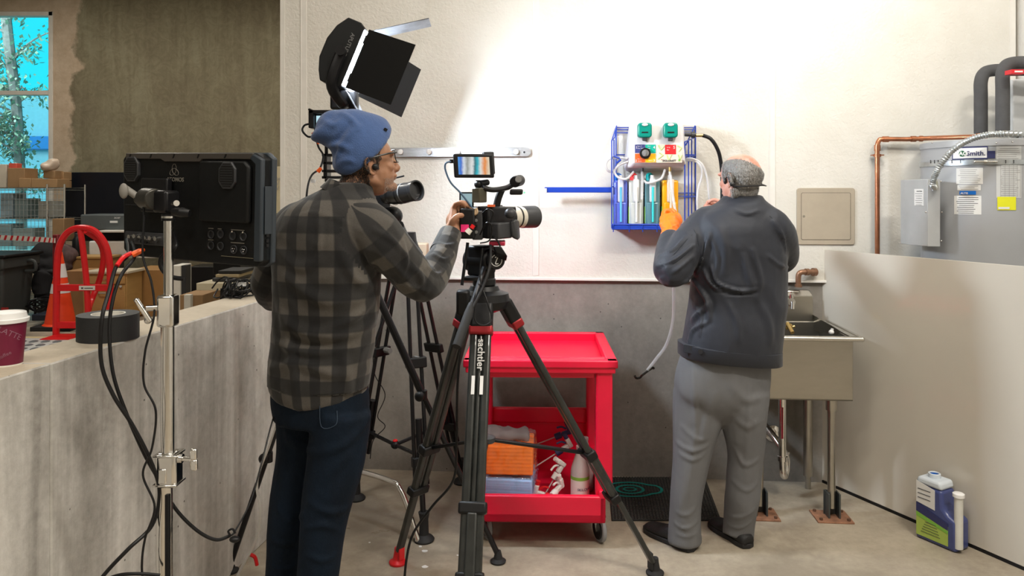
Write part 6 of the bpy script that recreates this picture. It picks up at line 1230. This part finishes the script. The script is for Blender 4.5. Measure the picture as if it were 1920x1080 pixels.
cre = [([(560, 405), (590, 400), (640, 415), (690, 440)], .010, .003), ([(600, 412), (601, 440), (597, 480)], .012, .007), ([(640, 470), (665, 520), (700, 540)], .022, .010), ([(690, 470), (700, 510), (712, 545)], .016, .010),
       ([(540, 520), (600, 560), (680, 560)], .028, .009), ([(525, 580), (560, 620), (640, 630), (700, 600)], .026, .012), ([(520, 640), (580, 660), (660, 650)], .022, .010), ([(510, 690), (560, 680), (620, 700), (690, 690)], .022, .009),
       ([(700, 560), (660, 600), (600, 620)], .020, .009), ([(530, 600), (545, 660), (560, 740)], .025, .008), ([(640, 660), (650, 700), (655, 745)], .022, .008), ([(520, 470), (560, 500), (600, 490)], .025, .007),
       ([(755, 455), (762, 490), (745, 530)], .012, .009), ([(772, 500), (790, 520), (780, 560)], .012, .008), ([(800, 500), (820, 515), (840, 500)], .010, .008), ([(812, 478), (832, 488), (850, 475)], .009, .006), ([(818, 455), (838, 462), (856, 455)], .008, .005), ([(720, 480), (760, 520), (790, 560)], .014, .007), ([(700, 430), (735, 450), (760, 480)], .012, .006), ([(735, 520), (770, 535), (800, 545)], .010, .007)]
fold(me, cre, .0045, (7, 7, 9), 3.1, .0006)
for v in me.vertices:                          # curved shirt tail
    if v.co.z < P(0, 722, 2.5).z:
        k = (v.co-P(597, 740, 2.5)).dot(r1_)/.17; v.co.z += .034*k*k-(.0 if k > 0 else -.012)*abs(k)
sh = link(me, 'shirt', plaid(), m1_, smooth=180)
mb = MB(); cpt = [P(618, 344, 2.36), P(612, 352, 2.40), P(625, 352, 2.37), P(655, 362, 2.34), P(690, 380, 2.35), P(703, 388, 2.40)]
rc = [sect(P(655+dx, y, 2.47), r1_, f1_, w, d, 32) for dx, y, w, d in ((-2, 372, .088, .084), (3, 358, .078, .076), (6, 349, .073, .071), (6, 349, .068, .066), (2, 362, .068, .068))]
rc = [[p_-Z_*.42*((p_-P(655, 352, 2.47)).dot(V((.94, .1, 0)))) for p_ in ring] for ring in rc]; mb.loft(rc, False); col_ = mb.build('collar', None, sh, smooth=60); cloth_uv(col_.data, [], P(640, 360, 2.47), r1_, f1_); col_.data.materials.append(sh.data.materials[0])
mb = limb(MB(), [P(829, 474, 2.635), P(843, 442, 2.70), P(845, 437, 2.71)], [.046, .042, .040], cap=False); cf_ = mb.build('cuff', None, sh, smooth=60); cloth_uv(cf_.data, [([P(829, 474, 2.635), P(845, 437, 2.71)], [.06])], P(640, 360, 2.47), r1_, f1_); cf_.data.materials.append(sh.data.materials[0])
# jeans
JEAN = mat('dark_indigo_denim', (.0022, .0075, .017), .85, 0, .35, 9, .3, 300, stretch=(1, 1, .5), spec=.25)
mb = torso(MB(), [(P(600, 700, 2.5), .155, .115), (P(600, 745, 2.5), .166, .122), (P(603, 790, 2.5), .16, .12)], r1_, f1_)
limb(mb, [P(640, 770, 2.45), P(630, 860, 2.44), P(610, 960, 2.42), P(597, 1070, 2.41), P(590, 1180, 2.42), P(588, 1235, 2.42)], [.098, .092, .078, .066, .062, .060], cap=False)
limb(mb, [P(568, 770, 2.55), P(565, 860, 2.55), P(546, 960, 2.54), P(534, 1070, 2.54), P(530, 1150, 2.54), P(530, 1185, 2.54)], [.092, .085, .074, .062, .060, .060], cap=False)
me = remesh(mb, 'jeans', .008, 6)
fold(me, [([(690, 780), (650, 830), (600, 850)], .02, .007), ([(690, 830), (650, 850), (610, 900)], .02, .006), ([(520, 790), (550, 830), (590, 850)], .02, .006), ([(580, 940), (620, 960), (655, 950)], .016, .006), ([(575, 990), (610, 985), (645, 1000)], .014, .006), ([(520, 950), (545, 975), (570, 965)], .014, .006), ([(510, 1010), (535, 1020), (560, 1010)], .013, .005), ([(580, 1040), (605, 1050), (630, 1040)], .013, .005), ([(510, 1060), (530, 1068), (555, 1058)], .012, .005)], .003, (8, 8, 5), 1.7)
jn = link(me, 'jeans', JEAN, m1_, smooth=180)
mb = MB(); 
pk = [q for q in (screen_to(me, *p) for p in ((600, 752), (603, 800), (630, 796), (632, 770))) if q]
if len(pk) > 2: MB().tube([q+V((0, -.002, 0)) for q in cr(pk, 5)], .0012, 5).build('pocket_stitching', mat('denim_stitch', (.03, .05, .08), .8), jn)
for i, (px, D_, y) in enumerate(((588, 2.42, 0), (530, 2.54, 0))):
    c = fl(px, D_); fdir = V((.5, .86, 0)).normalized(); sd = V((fdir.y, -fdir.x, 0))
    rows = [(-.08, .03, .03, .045), (-.06, .038, .045, .05), (0, .042, .05, .052), (.08, .045, .032, .036), (.14, .045, .024, .028), (.19, .034, .018, .022), (.205, .015, .01, .016)]
    rows = dense([list(map(float, q)) for q in rows], 3); MB().loft([[c+fdir*a+sd*w*math.cos(t)+Z_*max(0.0, zc_+h*math.sin(t)) for t in [k*2*PI/20 for k in range(20)]] for a, w, h, zc_ in rows]).build('shoe', mat('dark_leather_shoe', (.03, .025, .02), .5), m1_, smooth=60)
# body: one surface with head, neck, trunk core, arms and hands
fh = V((.89, .45, .15)).normalized(); rh = fh.cross(UP).normalized(); uh = rh.cross(fh); Hc1 = P(692, 318, 2.50); Hc1.z = CH-(314-HZ)/F*2.43
mb = MB(); q1_ = head(mb, Hc1, fh, .94, UP, 1.0, .86)
limb(mb, [Hc1+V((-.02, 0, -.02)), P(668, 352, 2.485), P(652, 385, 2.47), P(635, 420, 2.46)], [.058, .058, .062, .075])
torso(mb, [(P(622, 405, 2.46), .12, .085), (P(612, 480, 2.46), .155, .105), (P(608, 620, 2.48), .135, .09), (P(600, 740, 2.5), .11, .07)], r1_, f1_)
limb(mb, [P(680, 425, 2.43), Sr, Er, Cr_, P(847, 432, 2.715)], [.05, .05, .042, .031, .030]); limb(mb, [P(580, 425, 2.5), Sl, El, Cl], [.05, .05, .04, .03])
limb(mb, [P(628, 790, 2.47), P(610, 960, 2.42), P(590, 1200, 2.42)], [.065, .055, .045]); limb(mb, [P(572, 790, 2.54), P(546, 960, 2.54), P(530, 1160, 2.54)], [.065, .055, .045])
# right hand: palm behind the battery, fingers over its top, thumb on the near side
w0 = P(846, 434, 2.715); kn_ = [P(851, 392, 2.745), P(856, 394, 2.765), P(861, 398, 2.785), P(864, 405, 2.80)]; pd = [P(846, 434, 2.70), P(848, 433, 2.71), P(850, 433, 2.72), P(852, 433, 2.725)]
for a, b in zip(pd, kn_): mb.tube([a, b], [.021, .014], 12).ell(b, (.0135,)*3)
mb.ell(P(850, 415, 2.745), (.028, .030, .038))
tips = [[P(851, 392, 2.745), P(856, 382, 2.725), P(866, 380, 2.715), P(872, 385, 2.715)], [P(856, 394, 2.765), P(862, 381, 2.75), P(872, 381, 2.745), P(877, 387, 2.745)], [P(861, 398, 2.785), P(868, 385, 2.775), P(877, 385, 2.77), P(881, 390, 2.77)], [P(864, 405, 2.80), P(870, 392, 2.795), P(878, 391, 2.795), P(881, 395, 2.795)]]
for t_, a, b in zip(tips, (.0108, .0108, .0102, .009), (.0085, .0085, .008, .0072)): finger(mb, t_, a, b)
finger(mb, [P(845, 425, 2.705), P(850, 413, 2.69), P(858, 405, 2.69), P(866, 404, 2.70)], .0135, .0095)
lh = P(520, 566, 2.90)                         # left hand resting on the wall top
limb(mb, [Cl, P(515, 560, 2.90)], [.03, .026]); mb.ell(P(517, 560, 2.95), (.04, .045, .016))
for k in range(4): a = P(508+k*8, 560, 2.985); finger(mb, [a, a+V((-.004+.004*k, .035, .004)), a+V((-.005+.005*k, .062-.006*abs(k-1.5), -.006))], .0095, .0075)
finger(mb, [P(530, 560, 2.93), P(540, 562, 2.95), P(546, 562, 2.98)], .011, .009)
me = remesh(mb, 'body', .0034, 4)
bd1 = link(me, 'body', SKIN1, m1_, smooth=180)
BEANC = mat('blue_knit', (.045, .092, .235), .9, 0, .08, 60, .6, 240, sheen=.25)
u1 = V((-.70, .0, .70)); l1_ = V((.70, 0, .70)) # beanie axis and brim direction in side view
def bring(px, py, a, b, D_=2.5): 
    c = P(px, py, D_); k = D_/F
    t_ = max(0, min(1, (px-650)/40)); e1 = V((.70, .24, .70)).normalized(); e2 = V((.16+.20*t_, -.95, .10-.46*t_)).normalized(); return [c+e1*(a*k)*math.cos(t)+e2*b*math.sin(t) for t in [i*2*PI/28 for i in range(28)]]
mb = MB()
rows = [(689, 285, 62, .090), (684, 280, 66, .096), (674, 268, 67, .098), (664, 252, 56, .090), (650, 243, 49, .082), (638, 238, 47, .076), (626, 236, 45, .070), (614, 236, 39, .060), (605, 238, 29, .044), (599, 240, 14, .022)]
rows = dense([list(map(float, q)) for q in rows], 3); mb.loft([bring(*q) for q in rows]); mb.ell(P(627, 243, 2.5), (.062, .06, .066)).ell(P(645, 236, 2.5), (.06, .066, .055))
me = remesh(mb, 'beanie', .006, 5)
fold(me, [([(618, 290), (628, 268), (640, 250), (655, 232)], .012, -.008), ([(630, 300), (640, 275), (655, 255), (675, 235)], .012, .006), ([(615, 275), (635, 272), (655, 280)], .014, .008), ([(640, 212), (660, 225), (672, 240)], .014, .006), ([(605, 225), (625, 235), (640, 225)], .014, .005), ([(632, 310), (650, 300), (665, 305)], .012, .004)], .002, (9, 9, 9), .5)
bn_ = link(me, 'beanie', BEANC, m1_, smooth=180); q = screen_to(me, 721, 243)
if q: MB().box(q+V((.004, -.003, 0)), (.012, .003, .009), (V((.8, .3, -.5)).normalized(), V((-.3, .9, 0)).normalized(), V((.5, .1, .85)).normalized())).build('tag_patch', BLACK, bn_)
# dark cropped hair at the nape and temple
def hairstrands(me_s, test, n, length, m, par, name, down, rs=.0006, seed=2, spread=.5, lift=.002):
    rn = random.Random(seed); mb = MB(); cand = [v for v in me_s.vertices if test(v.co)]; rn.shuffle(cand)
    if not cand: return
    for i in range(n):
        v = cand[i % len(cand)]; p = v.co+V([rn.gauss(0, .0012) for _ in range(3)]); nn_ = v.normal; d = down(v.co)+V([rn.gauss(0, spread) for _ in range(3)])*.35; d = (d-nn_*d.dot(nn_)).normalized(); L_ = length*rn.uniform(.6, 1.2); s = d.cross(nn_)*rs*rn.uniform(.7, 1.4)
        a = p-nn_*.001; b = p+d*L_*.55+nn_*lift*1.4; c = p+d*L_+nn_*lift; mb.add([a-s, a+s, b+s*.9, b-s*.9, c], [(0, 1, 2, 3), (3, 2, 4)])
    o = mb.build(name, m, par, smooth=0); o['kind'] = 'stuff'; return o
def loc1(co): d = co-Hc1; return d.dot(fh), d.dot(rh), d.dot(uh)
def t1(co):
    a, b, c = loc1(co); return (-.13 < a < -.022 and -.065 < c < .05) or (-.022 <= a < .025 and .025 < c < .06 and abs(b) > .05) or (.0 < a < .018 and -.005 < c < .03 and abs(b) > .055)
hairstrands(bd1.data, t1, 5200, .010, mat('dark_hair', (.020, .016, .014), .6, var=.3), m1_, 'hair', lambda co: V((-.2, 0, -1)), .0007, 3)
def t1b(co): a, b, c = loc1(co); return a > .03 and -.125 < c < -.040 and not (a > .09 and c > -.05)
hairstrands(bd1.data, t1b, 1300, .004, mat('grey_stubble', (.30, .28, .26), .7), m1_, 'stubble', lambda co: V((.1, 0, -1)), .0004, 5, lift=.001)
# glasses and ear bud
gl = mat('black_spectacle_frame', (.02, .018, .016), .3); G = lambda a, b, c: Hc1+fh*a+rh*b+uh*c
gs = MB(); 
fr_ = None
sp0 = MB().tube(cr([G(.091, .005, .036), G(.096, .0, .038), G(.091, -.005, .036)], 4), .0018, 6).build('glasses', gl, m1_)
for s_ in (1, -1):
    pts = [G(.093-.016*abs(t[0]), s_*(.033+.026*t[0]), .028+.020*t[1]) for t in ((-1, .6), (-.8, 1), (0, 1.05), (.9, 1), (1.05, .6), (1, -.4), (.6, -.95), (0, -1.05), (-.6, -.95), (-1, -.3))]
    MB().tube(cr(pts, 4, True), .0019, 6, True).build('rim', gl, sp0); MB().add([q+fh*.0 for q in cr(pts, 3, True)], [tuple(range(30))]).build('lens', PANE, sp0)
    MB().tube(cr([G(.082, s_*.062, .040), G(.05, s_*.076, .040), G(.0, s_*.082, .034), G(-.018, s_*.082, .028)], 4), .0023, 6, flat=1.4).build('temple', gl, sp0)
MB().ell(G(-.004, .083, .002), (.010, .010, .011)).build('ear_bud', BLACK, m1_)
# ---- the man at the sink
m2_ = thing('person', 'balding grey haired person in a dark slate jacket and orange glove, working at the dispenser', 'person', fl(1345, 3.32))
r2_, f2_ = V((.995, .10, 0)), V((-.10, .995, 0))
sl0, sl1, sle, slc = P(1318, 430, 3.36), P(1285, 470, 3.29), P(1258, 506, 3.24), P(1256, 452, 3.40)
sr0, sr1, sre, srf, src = P(1445, 428, 3.30), P(1465, 460, 3.38), P(1462, 485, 3.52), P(1412, 440, 3.64), P(1368, 402, 3.70)
rows = [(P(1392, 368, 3.36), .080, .075), (P(1392, 378, 3.35), .095, .085), (P(1390, 392, 3.34), .145, .105), (P(1387, 408, 3.34), .185, .12), (P(1385, 435, 3.33), .205, .135), (P(1385, 490, 3.33), .212, .140), (P(1384, 560, 3.33), .212, .142), (P(1377, 620, 3.32), .218, .148), (P(1370, 650, 3.32), .222, .15), (P(1368, 662, 3.32), .220, .148)]
mb = torso(MB(), rows, r2_, f2_)
limb(mb, [P(1345, 420, 3.35), sl0, sl1, sle, P(1254, 480, 3.32), slc], [.085, .086, .080, .074, .062, .050]); limb(mb, [P(1420, 420, 3.32), sr0, sr1, sre, srf, src], [.085, .083, .078, .068, .056, .042])
mb.ell(P(1262, 515, 3.24), (.062, .06, .055))
me = remesh(mb, 'jacket', .0085, 7)
fold(me, [(p_, w_*.85, a_*1.45) for p_, w_, a_ in [([(1296, 400), (1304, 440), (1300, 490)], .012, .006), ([(1330, 440), (1320, 480), (1302, 510), (1290, 560)], .016, .012), ([(1335, 500), (1345, 530), (1385, 545), (1415, 543)], .010, .013), ([(1320, 505), (1332, 530), (1350, 545)], .012, .012), ([(1300, 520), (1325, 560), (1330, 600)], .016, .012),
          ([(1395, 480), (1400, 510), (1412, 540)], .022, .008), ([(1270, 640), (1300, 600), (1330, 570)], .018, .010), ([(1290, 650), (1300, 620), (1325, 605)], .014, .008), ([(1420, 560), (1440, 600), (1445, 640)], .03, .006), ([(1235, 480), (1260, 470), (1285, 445)], .012, .007), ([(1232, 500), (1262, 488), (1300, 460)], .010, .007), ([(1240, 522), (1270, 505), (1300, 480)], .012, .008), ([(1255, 532), (1285, 525), (1300, 505)], .012, .008),
          ([(1380, 395), (1400, 402), (1420, 396)], .012, .005), ([(1450, 415), (1465, 440), (1472, 470)], .012, .007), ([(1440, 480), (1465, 500), (1478, 500)], .014, .007), ([(1350, 430), (1360, 470), (1358, 510)], .028, .006), ([(1360, 560), (1380, 600), (1385, 640)], .02, .005), ([(1320, 470), (1312, 500), (1300, 530)], .008, .006), ([(1345, 545), (1380, 552), (1418, 548)], .009, -.008), ([(1330, 440), (1345, 480), (1340, 520)], .012, .006), ([(1300, 570), (1315, 590), (1312, 630)], .009, .006), ([(1410, 470), (1425, 520), (1420, 560)], .02, .006)]], .0065, (6, 6, 5), 7.7, .0008)
for v in me.vertices:
    if v.co.z < P(0, 640, 3.32).z: v.co.z -= .022*((v.co.x-P(1370, 0, 3.32).x)/.22)*min(1, (P(0, 640, 3.32).z-v.co.z)/.05)
JK = mat('slate_workwear_jacket', (.015, .018, .028), .62, 0, .1, 6, .15, 350, sheen=.1)
jk = link(me, 'jacket', JK, m2_, smooth=180)
def hemring(z, g, w=.224, d=.152): c = P(1368, 660, 3.32); c.z = z; return [q+Z_*(-.022*((q.x-c.x)/.22)) for q in sect(c, r2_, f2_, w+g, d+g, 40)]
z0_ = P(0, 674, 3.32).z; z1_ = P(0, 648, 3.32).z
hb_ = MB().loft([hemring(z1_, -.004), hemring(z1_-.003, .004), hemring(z0_+.004, .004), hemring(z0_, -.002)]).build('waistband', JK, jk, smooth=60)
for px, py in ((1293, 652), (1314, 659)):
    q = screen_to(hb_.data, px, py)
    if q: MB().cyl(q+V((0, .002, 0)), q+V((-.003, -.006, 0)), .0105, n=18).build('button', mat('dark_button', (.02, .02, .024), .35), hb_)
q = screen_to(hb_.data, 1296, 655)
if q: MB().box(q+V((.008, -.002, -.002)), (.085, .005, .036), (V((.93, -.30, -.12)).normalized(), V((.3, .95, 0)).normalized(), UP)).build('adjuster_tab', JK, hb_, .002)
rc = [sect(P(1391+dx, y, D_), r2_, f2_, w, d, 32) for dx, y, D_, w, d in ((0, 393, 3.34, .108, .098), (0, 384, 3.35, .099, .092), (1, 373, 3.36, .090, .084), (1, 368, 3.365, .086, .080), (1, 372, 3.365, .076, .072), (0, 388, 3.35, .08, .075))]
MB().loft(rc, False).build('collar', JK, jk, smooth=60)
# seams of the jacket
def seam(me_, pts, r, name, m, par):
    p = [q for q in (screen_to(me_, *a) for a in pts) if q]
    if len(p) > 1: return MB().tube(cr(p, 5), r, 5).build(name, m, par)
SEAMC = mat('dark_seam_thread', (.012, .015, .022), .7)  # seam thread coloured slightly darker than the jacket
seam(me, [(1294, 418), (1305, 440), (1312, 470)], .0016, 'seam', SEAMC, jk); seam(me, [(1238, 492), (1262, 478), (1285, 452), (1298, 440)], .0014, 'seam', SEAMC, jk); seam(me, [(1232, 508), (1262, 495), (1292, 470)], .0014, 'seam', SEAMC, jk); seam(me, [(1443, 405), (1462, 425), (1472, 450)], .0014, 'seam', SEAMC, jk)
# trousers
TR = mat('grey_twill_trousers', (.135, .137, .145), .8, 0, .06, 8, .15, 350)
mb = torso(MB(), [(P(1363, 640, 3.33), .185, .13), (P(1356, 690, 3.33), .205, .135), (P(1353, 730, 3.33), .205, .135), (P(1352, 752, 3.33), .175, .12), (P(1352, 772, 3.33), .13, .09), (P(1352, 790, 3.33), .06, .05)], r2_, f2_)
limb(mb, [P(1312, 735, 3.34), P(1308, 780, 3.34), P(1298, 850, 3.33), P(1287, 930, 3.33), P(1284, 990, 3.34), P(1284, 1018, 3.34)], [.115, .108, .086, .073, .070, .072], cap=False)
limb(mb, [P(1392, 735, 3.32), P(1394, 780, 3.32), P(1398, 850, 3.34), P(1392, 930, 3.36), P(1386, 985, 3.40), P(1384, 1004, 3.40)], [.115, .100, .078, .074, .070, .072], cap=False)
me = remesh(mb, 'trousers', .0085, 6)
fold(me, [(p_, w_*1.15, a_*.72) for p_, w_, a_ in [([(1262, 700), (1268, 760), (1266, 820)], .02, .008), ([(1300, 700), (1302, 740), (1300, 790)], .018, .008), ([(1340, 740), (1325, 790), (1320, 820)], .02, .008), ([(1270, 830), (1300, 845), (1325, 835)], .013, .009), ([(1275, 850), (1300, 862), (1322, 850)], .012, .007), ([(1280, 800), (1310, 825), (1325, 820)], .014, .007), ([(1265, 980), (1285, 990), (1308, 975)], .010, .007), ([(1268, 1000), (1288, 1006), (1308, 995)], .008, .006), ([(1270, 960), (1290, 965), (1305, 950)], .012, .006),
          ([(1370, 720), (1400, 750), (1425, 740)], .022, .008), ([(1375, 780), (1400, 800), (1420, 790)], .018, .006), ([(1378, 840), (1395, 870), (1422, 860)], .014, .008), ([(1375, 900), (1400, 920), (1420, 905)], .013, .006), ([(1360, 960), (1385, 970), (1412, 955)], .011, .007), ([(1362, 980), (1385, 990), (1410, 975)], .009, .006), ([(1290, 880), (1285, 920), (1275, 960)], .02, .006), ([(1300, 690), (1305, 780), (1298, 860), (1290, 960)], .012, .006), ([(1405, 720), (1402, 800), (1400, 900)], .012, .005)]], .0045, (6, 6, 4), 4.2)
tr_ = link(me, 'trousers', TR, m2_, smooth=180)
# shoes
SHOE = mat('black_nubuck_shoe', (.010, .010, .011), .6, 0, .2, 30, .2, 200)
for (hx, hD, tx, tD) in ((1296, 3.30, 1217, 3.50), (1402, 3.33, 1340, 3.55)):
    a, b = fl(hx, hD), fl(tx, tD); fdir = (b-a).normalized(); sd = V((fdir.y, -fdir.x, 0)); L_ = (b-a).length/.24; a = a+fdir*.035
    rows = [(-.045, .022, .022, .03), (-.035, .034, .028, .032), (0, .040, .034, .040), (.06, .040, .042, .045), (.11, .046, .030, .035), (.16, .047, .024, .030), (.20, .038, .019, .026), (.222, .018, .010, .020)]
    rows = dense([list(map(float, q)) for q in rows], 3); so = MB().loft([[a+fdir*x*L_+sd*w*math.cos(t)+Z_*max(.018, zc_+h*math.sin(t)) for t in [k*2*PI/24 for k in range(24)]] for x, w, h, zc_ in rows]).build('shoe', SHOE, m2_, smooth=60)
    ol = [(-.05, 0), (-.04, .03), (0, .040), (.05, .039), (.10, .047), (.16, .050), (.205, .040), (.228, .018), (.232, 0)]; ol = ol+[(x, -y) for x, y in ol[-2:0:-1]]
    MB().prism([(x*L_, y) for x, y in ol], a+Z_*.002, fdir, sd, Z_*.02).build('sole', RUBBER, so, .003)
# body
f2h = V((-.50, .866, -.04)).normalized(); Hc2 = P(1387, 342, 3.335)
mb = MB(); head(mb, Hc2, f2h, .99, UP)
limb(mb, [Hc2+V((.015, 0, -.02)), P(1390, 366, 3.355), P(1391, 390, 3.345), P(1390, 420, 3.34)], [.062, .062, .064, .08])
torso(mb, [(P(1388, 405, 3.34), .13, .09), (P(1385, 480, 3.33), .17, .115), (P(1380, 600, 3.33), .17, .12), (P(1365, 700, 3.33), .15, .115)], r2_, f2_)
limb(mb, [P(1340, 425, 3.35), sl0, sle, slc, P(1257, 436, 3.44)], [.055, .05, .042, .032, .029]); limb(mb, [P(1425, 425, 3.32), sr0, sre, src, P(1358, 396, 3.71)], [.055, .05, .042, .030, .027])
limb(mb, [P(1312, 750, 3.34), P(1298, 850, 3.33), P(1284, 1005, 3.34)], [.09, .06, .045]); limb(mb, [P(1392, 750, 3.32), P(1398, 850, 3.34), P(1384, 990, 3.40)], [.09, .06, .045])
# right bare hand near the face, fingers curled over the tubes
mb.ell(P(1347, 390, 3.72), (.036, .022, .026), (V((.93, 0, -.36)), Y_, V((.36, 0, .93))))
for k, (kx, ky, kd) in enumerate(((1340, 380, 3.73), (1336, 386, 3.72), (1336, 392, 3.71), (1339, 397, 3.70))): finger(mb, [P(1348, ky+2, kd), P(kx, ky, kd), P(kx-10, ky-3, kd+.005), P(kx-15, ky+3, kd+.01), P(kx-12, ky+8, kd+.008)][0 if k < 3 else 1:], .0100, .0078)
finger(mb, [P(1352, 383, 3.69), P(1345, 376, 3.69), P(1336, 375, 3.70), P(1329, 379, 3.71)], .0115, .0085)
# left hand inside the glove
mb.ell(P(1257, 424, 3.50), (.030, .026, .04))
me = remesh(mb, 'body', .0036, 4)
m, nt, b = ntree('skin_with_ruddy_crown'); tc = node(nt, 'ShaderNodeTexCoord'); n_ = noisen(nt, tc.outputs['Object'], 22, 5); b.inputs['Roughness'].default_value = .38; b.inputs['Subsurface Weight'].default_value = .08; b.inputs['Subsurface Radius'].default_value = (.02, .008, .004); b.inputs['Subsurface Scale'].default_value = .3
lnk(nt, ramp(nt, n_.outputs[0], [(.3, (.50, .21, .15)), (.7, (.62, .33, .25))]).outputs[0], b.inputs['Base Color'])
bd2 = link(me, 'body', m, m2_, smooth=180)
def loc2(co): d = co-Hc2; u = d.z; return d.dot(f2h), d.dot(f2h.cross(UP)), u
def t2(co):
    a, b, c = loc2(co); 
    if c > .150 or c < -.055 or a > .035: return False
    crown = math.hypot((a+.0)/.10, (b-.014)/.066)
    if c > .045 and crown < 1.0: return False
    if a > -.005 and c < .012: return False
    if abs(b) > .070 and -.03 < a < .02 and c < .035: return False
    return a < -.015 or c > .012
hr1 = hairstrands(bd2.data, t2, 9000, .018, mat('silver_grey_hair', (.30, .29, .28), .45, var=.45, vscale=90), m2_, 'hair', lambda co: V(((-.25 if loc2(co)[1] < 0 else .25), -.1, -1)), .0009, 9, .8, .0045)
nbk = mat('black_neckband', (.012, .012, .014), .35); N = lambda a, b, c: Hc2+f2h*a+f2h.cross(UP)*b+UP*c
MB().tube(cr([N(.0, -.088, .012), N(-.015, -.090, .025), N(-.03, -.092, -.005), N(-.055, -.085, -.020), N(-.10, -.055, -.022), N(-.125, 0, -.020), N(-.10, .055, -.020), N(-.03, .090, -.005), N(.0, .086, .012)], 6), .0028, 7).build('headphone_band', nbk, m2_)
MB().ell(N(.004, -.086, .004), (.008, .009, .013)).ell(N(-.045, -.093, -.012), (.012, .005, .009)).build('ear_piece', nbk, m2_)
# orange glove
GLV = mat('orange_nitrile_glove', (.92, .17, .005), .42, 0, .08, 12)
mb = MB(); mb.tube(cr([P(1255, 447, 3.41), P(1257, 436, 3.44), P(1257, 425, 3.49), P(1258, 412, 3.54)], 5), [.042]*4+[.038]*4+[.042]*4+[.046]*3+[.034], 18).ell(P(1258, 414, 3.53), (.044, .030, .036))
for (pts, a) in (([P(1249, 412, 3.54), P(1244, 402, 3.55), P(1249, 395, 3.56), P(1258, 399, 3.56), P(1262, 406, 3.55)], .0125), ([P(1254, 412, 3.55), P(1252, 399, 3.57), P(1259, 394, 3.58), P(1266, 400, 3.57), P(1268, 408, 3.56)], .0125), ([P(1248, 420, 3.52), P(1241, 412, 3.53), P(1245, 405, 3.54), P(1253, 407, 3.54)], .012), ([P(1246, 428, 3.50), P(1240, 421, 3.50), P(1243, 415, 3.51), P(1250, 417, 3.51)], .011), ([P(1266, 425, 3.50), P(1274, 416, 3.52), P(1273, 406, 3.54), P(1267, 402, 3.56)], .0135)): finger(mb, pts, a, a*.82)
me = remesh(mb, 'glove', .0038, 4)
fold(me, [([(1243, 425), (1255, 428), (1272, 420)], .006, .004), ([(1245, 435), (1258, 436), (1272, 430)], .005, .003), ([(1246, 444), (1258, 442), (1270, 441)], .005, .003), ([(1252, 410), (1258, 420), (1262, 430)], .005, .003)], .0018, (25, 25, 25), 2.0)
link(me, 'glove', GLV, m2_, smooth=180)
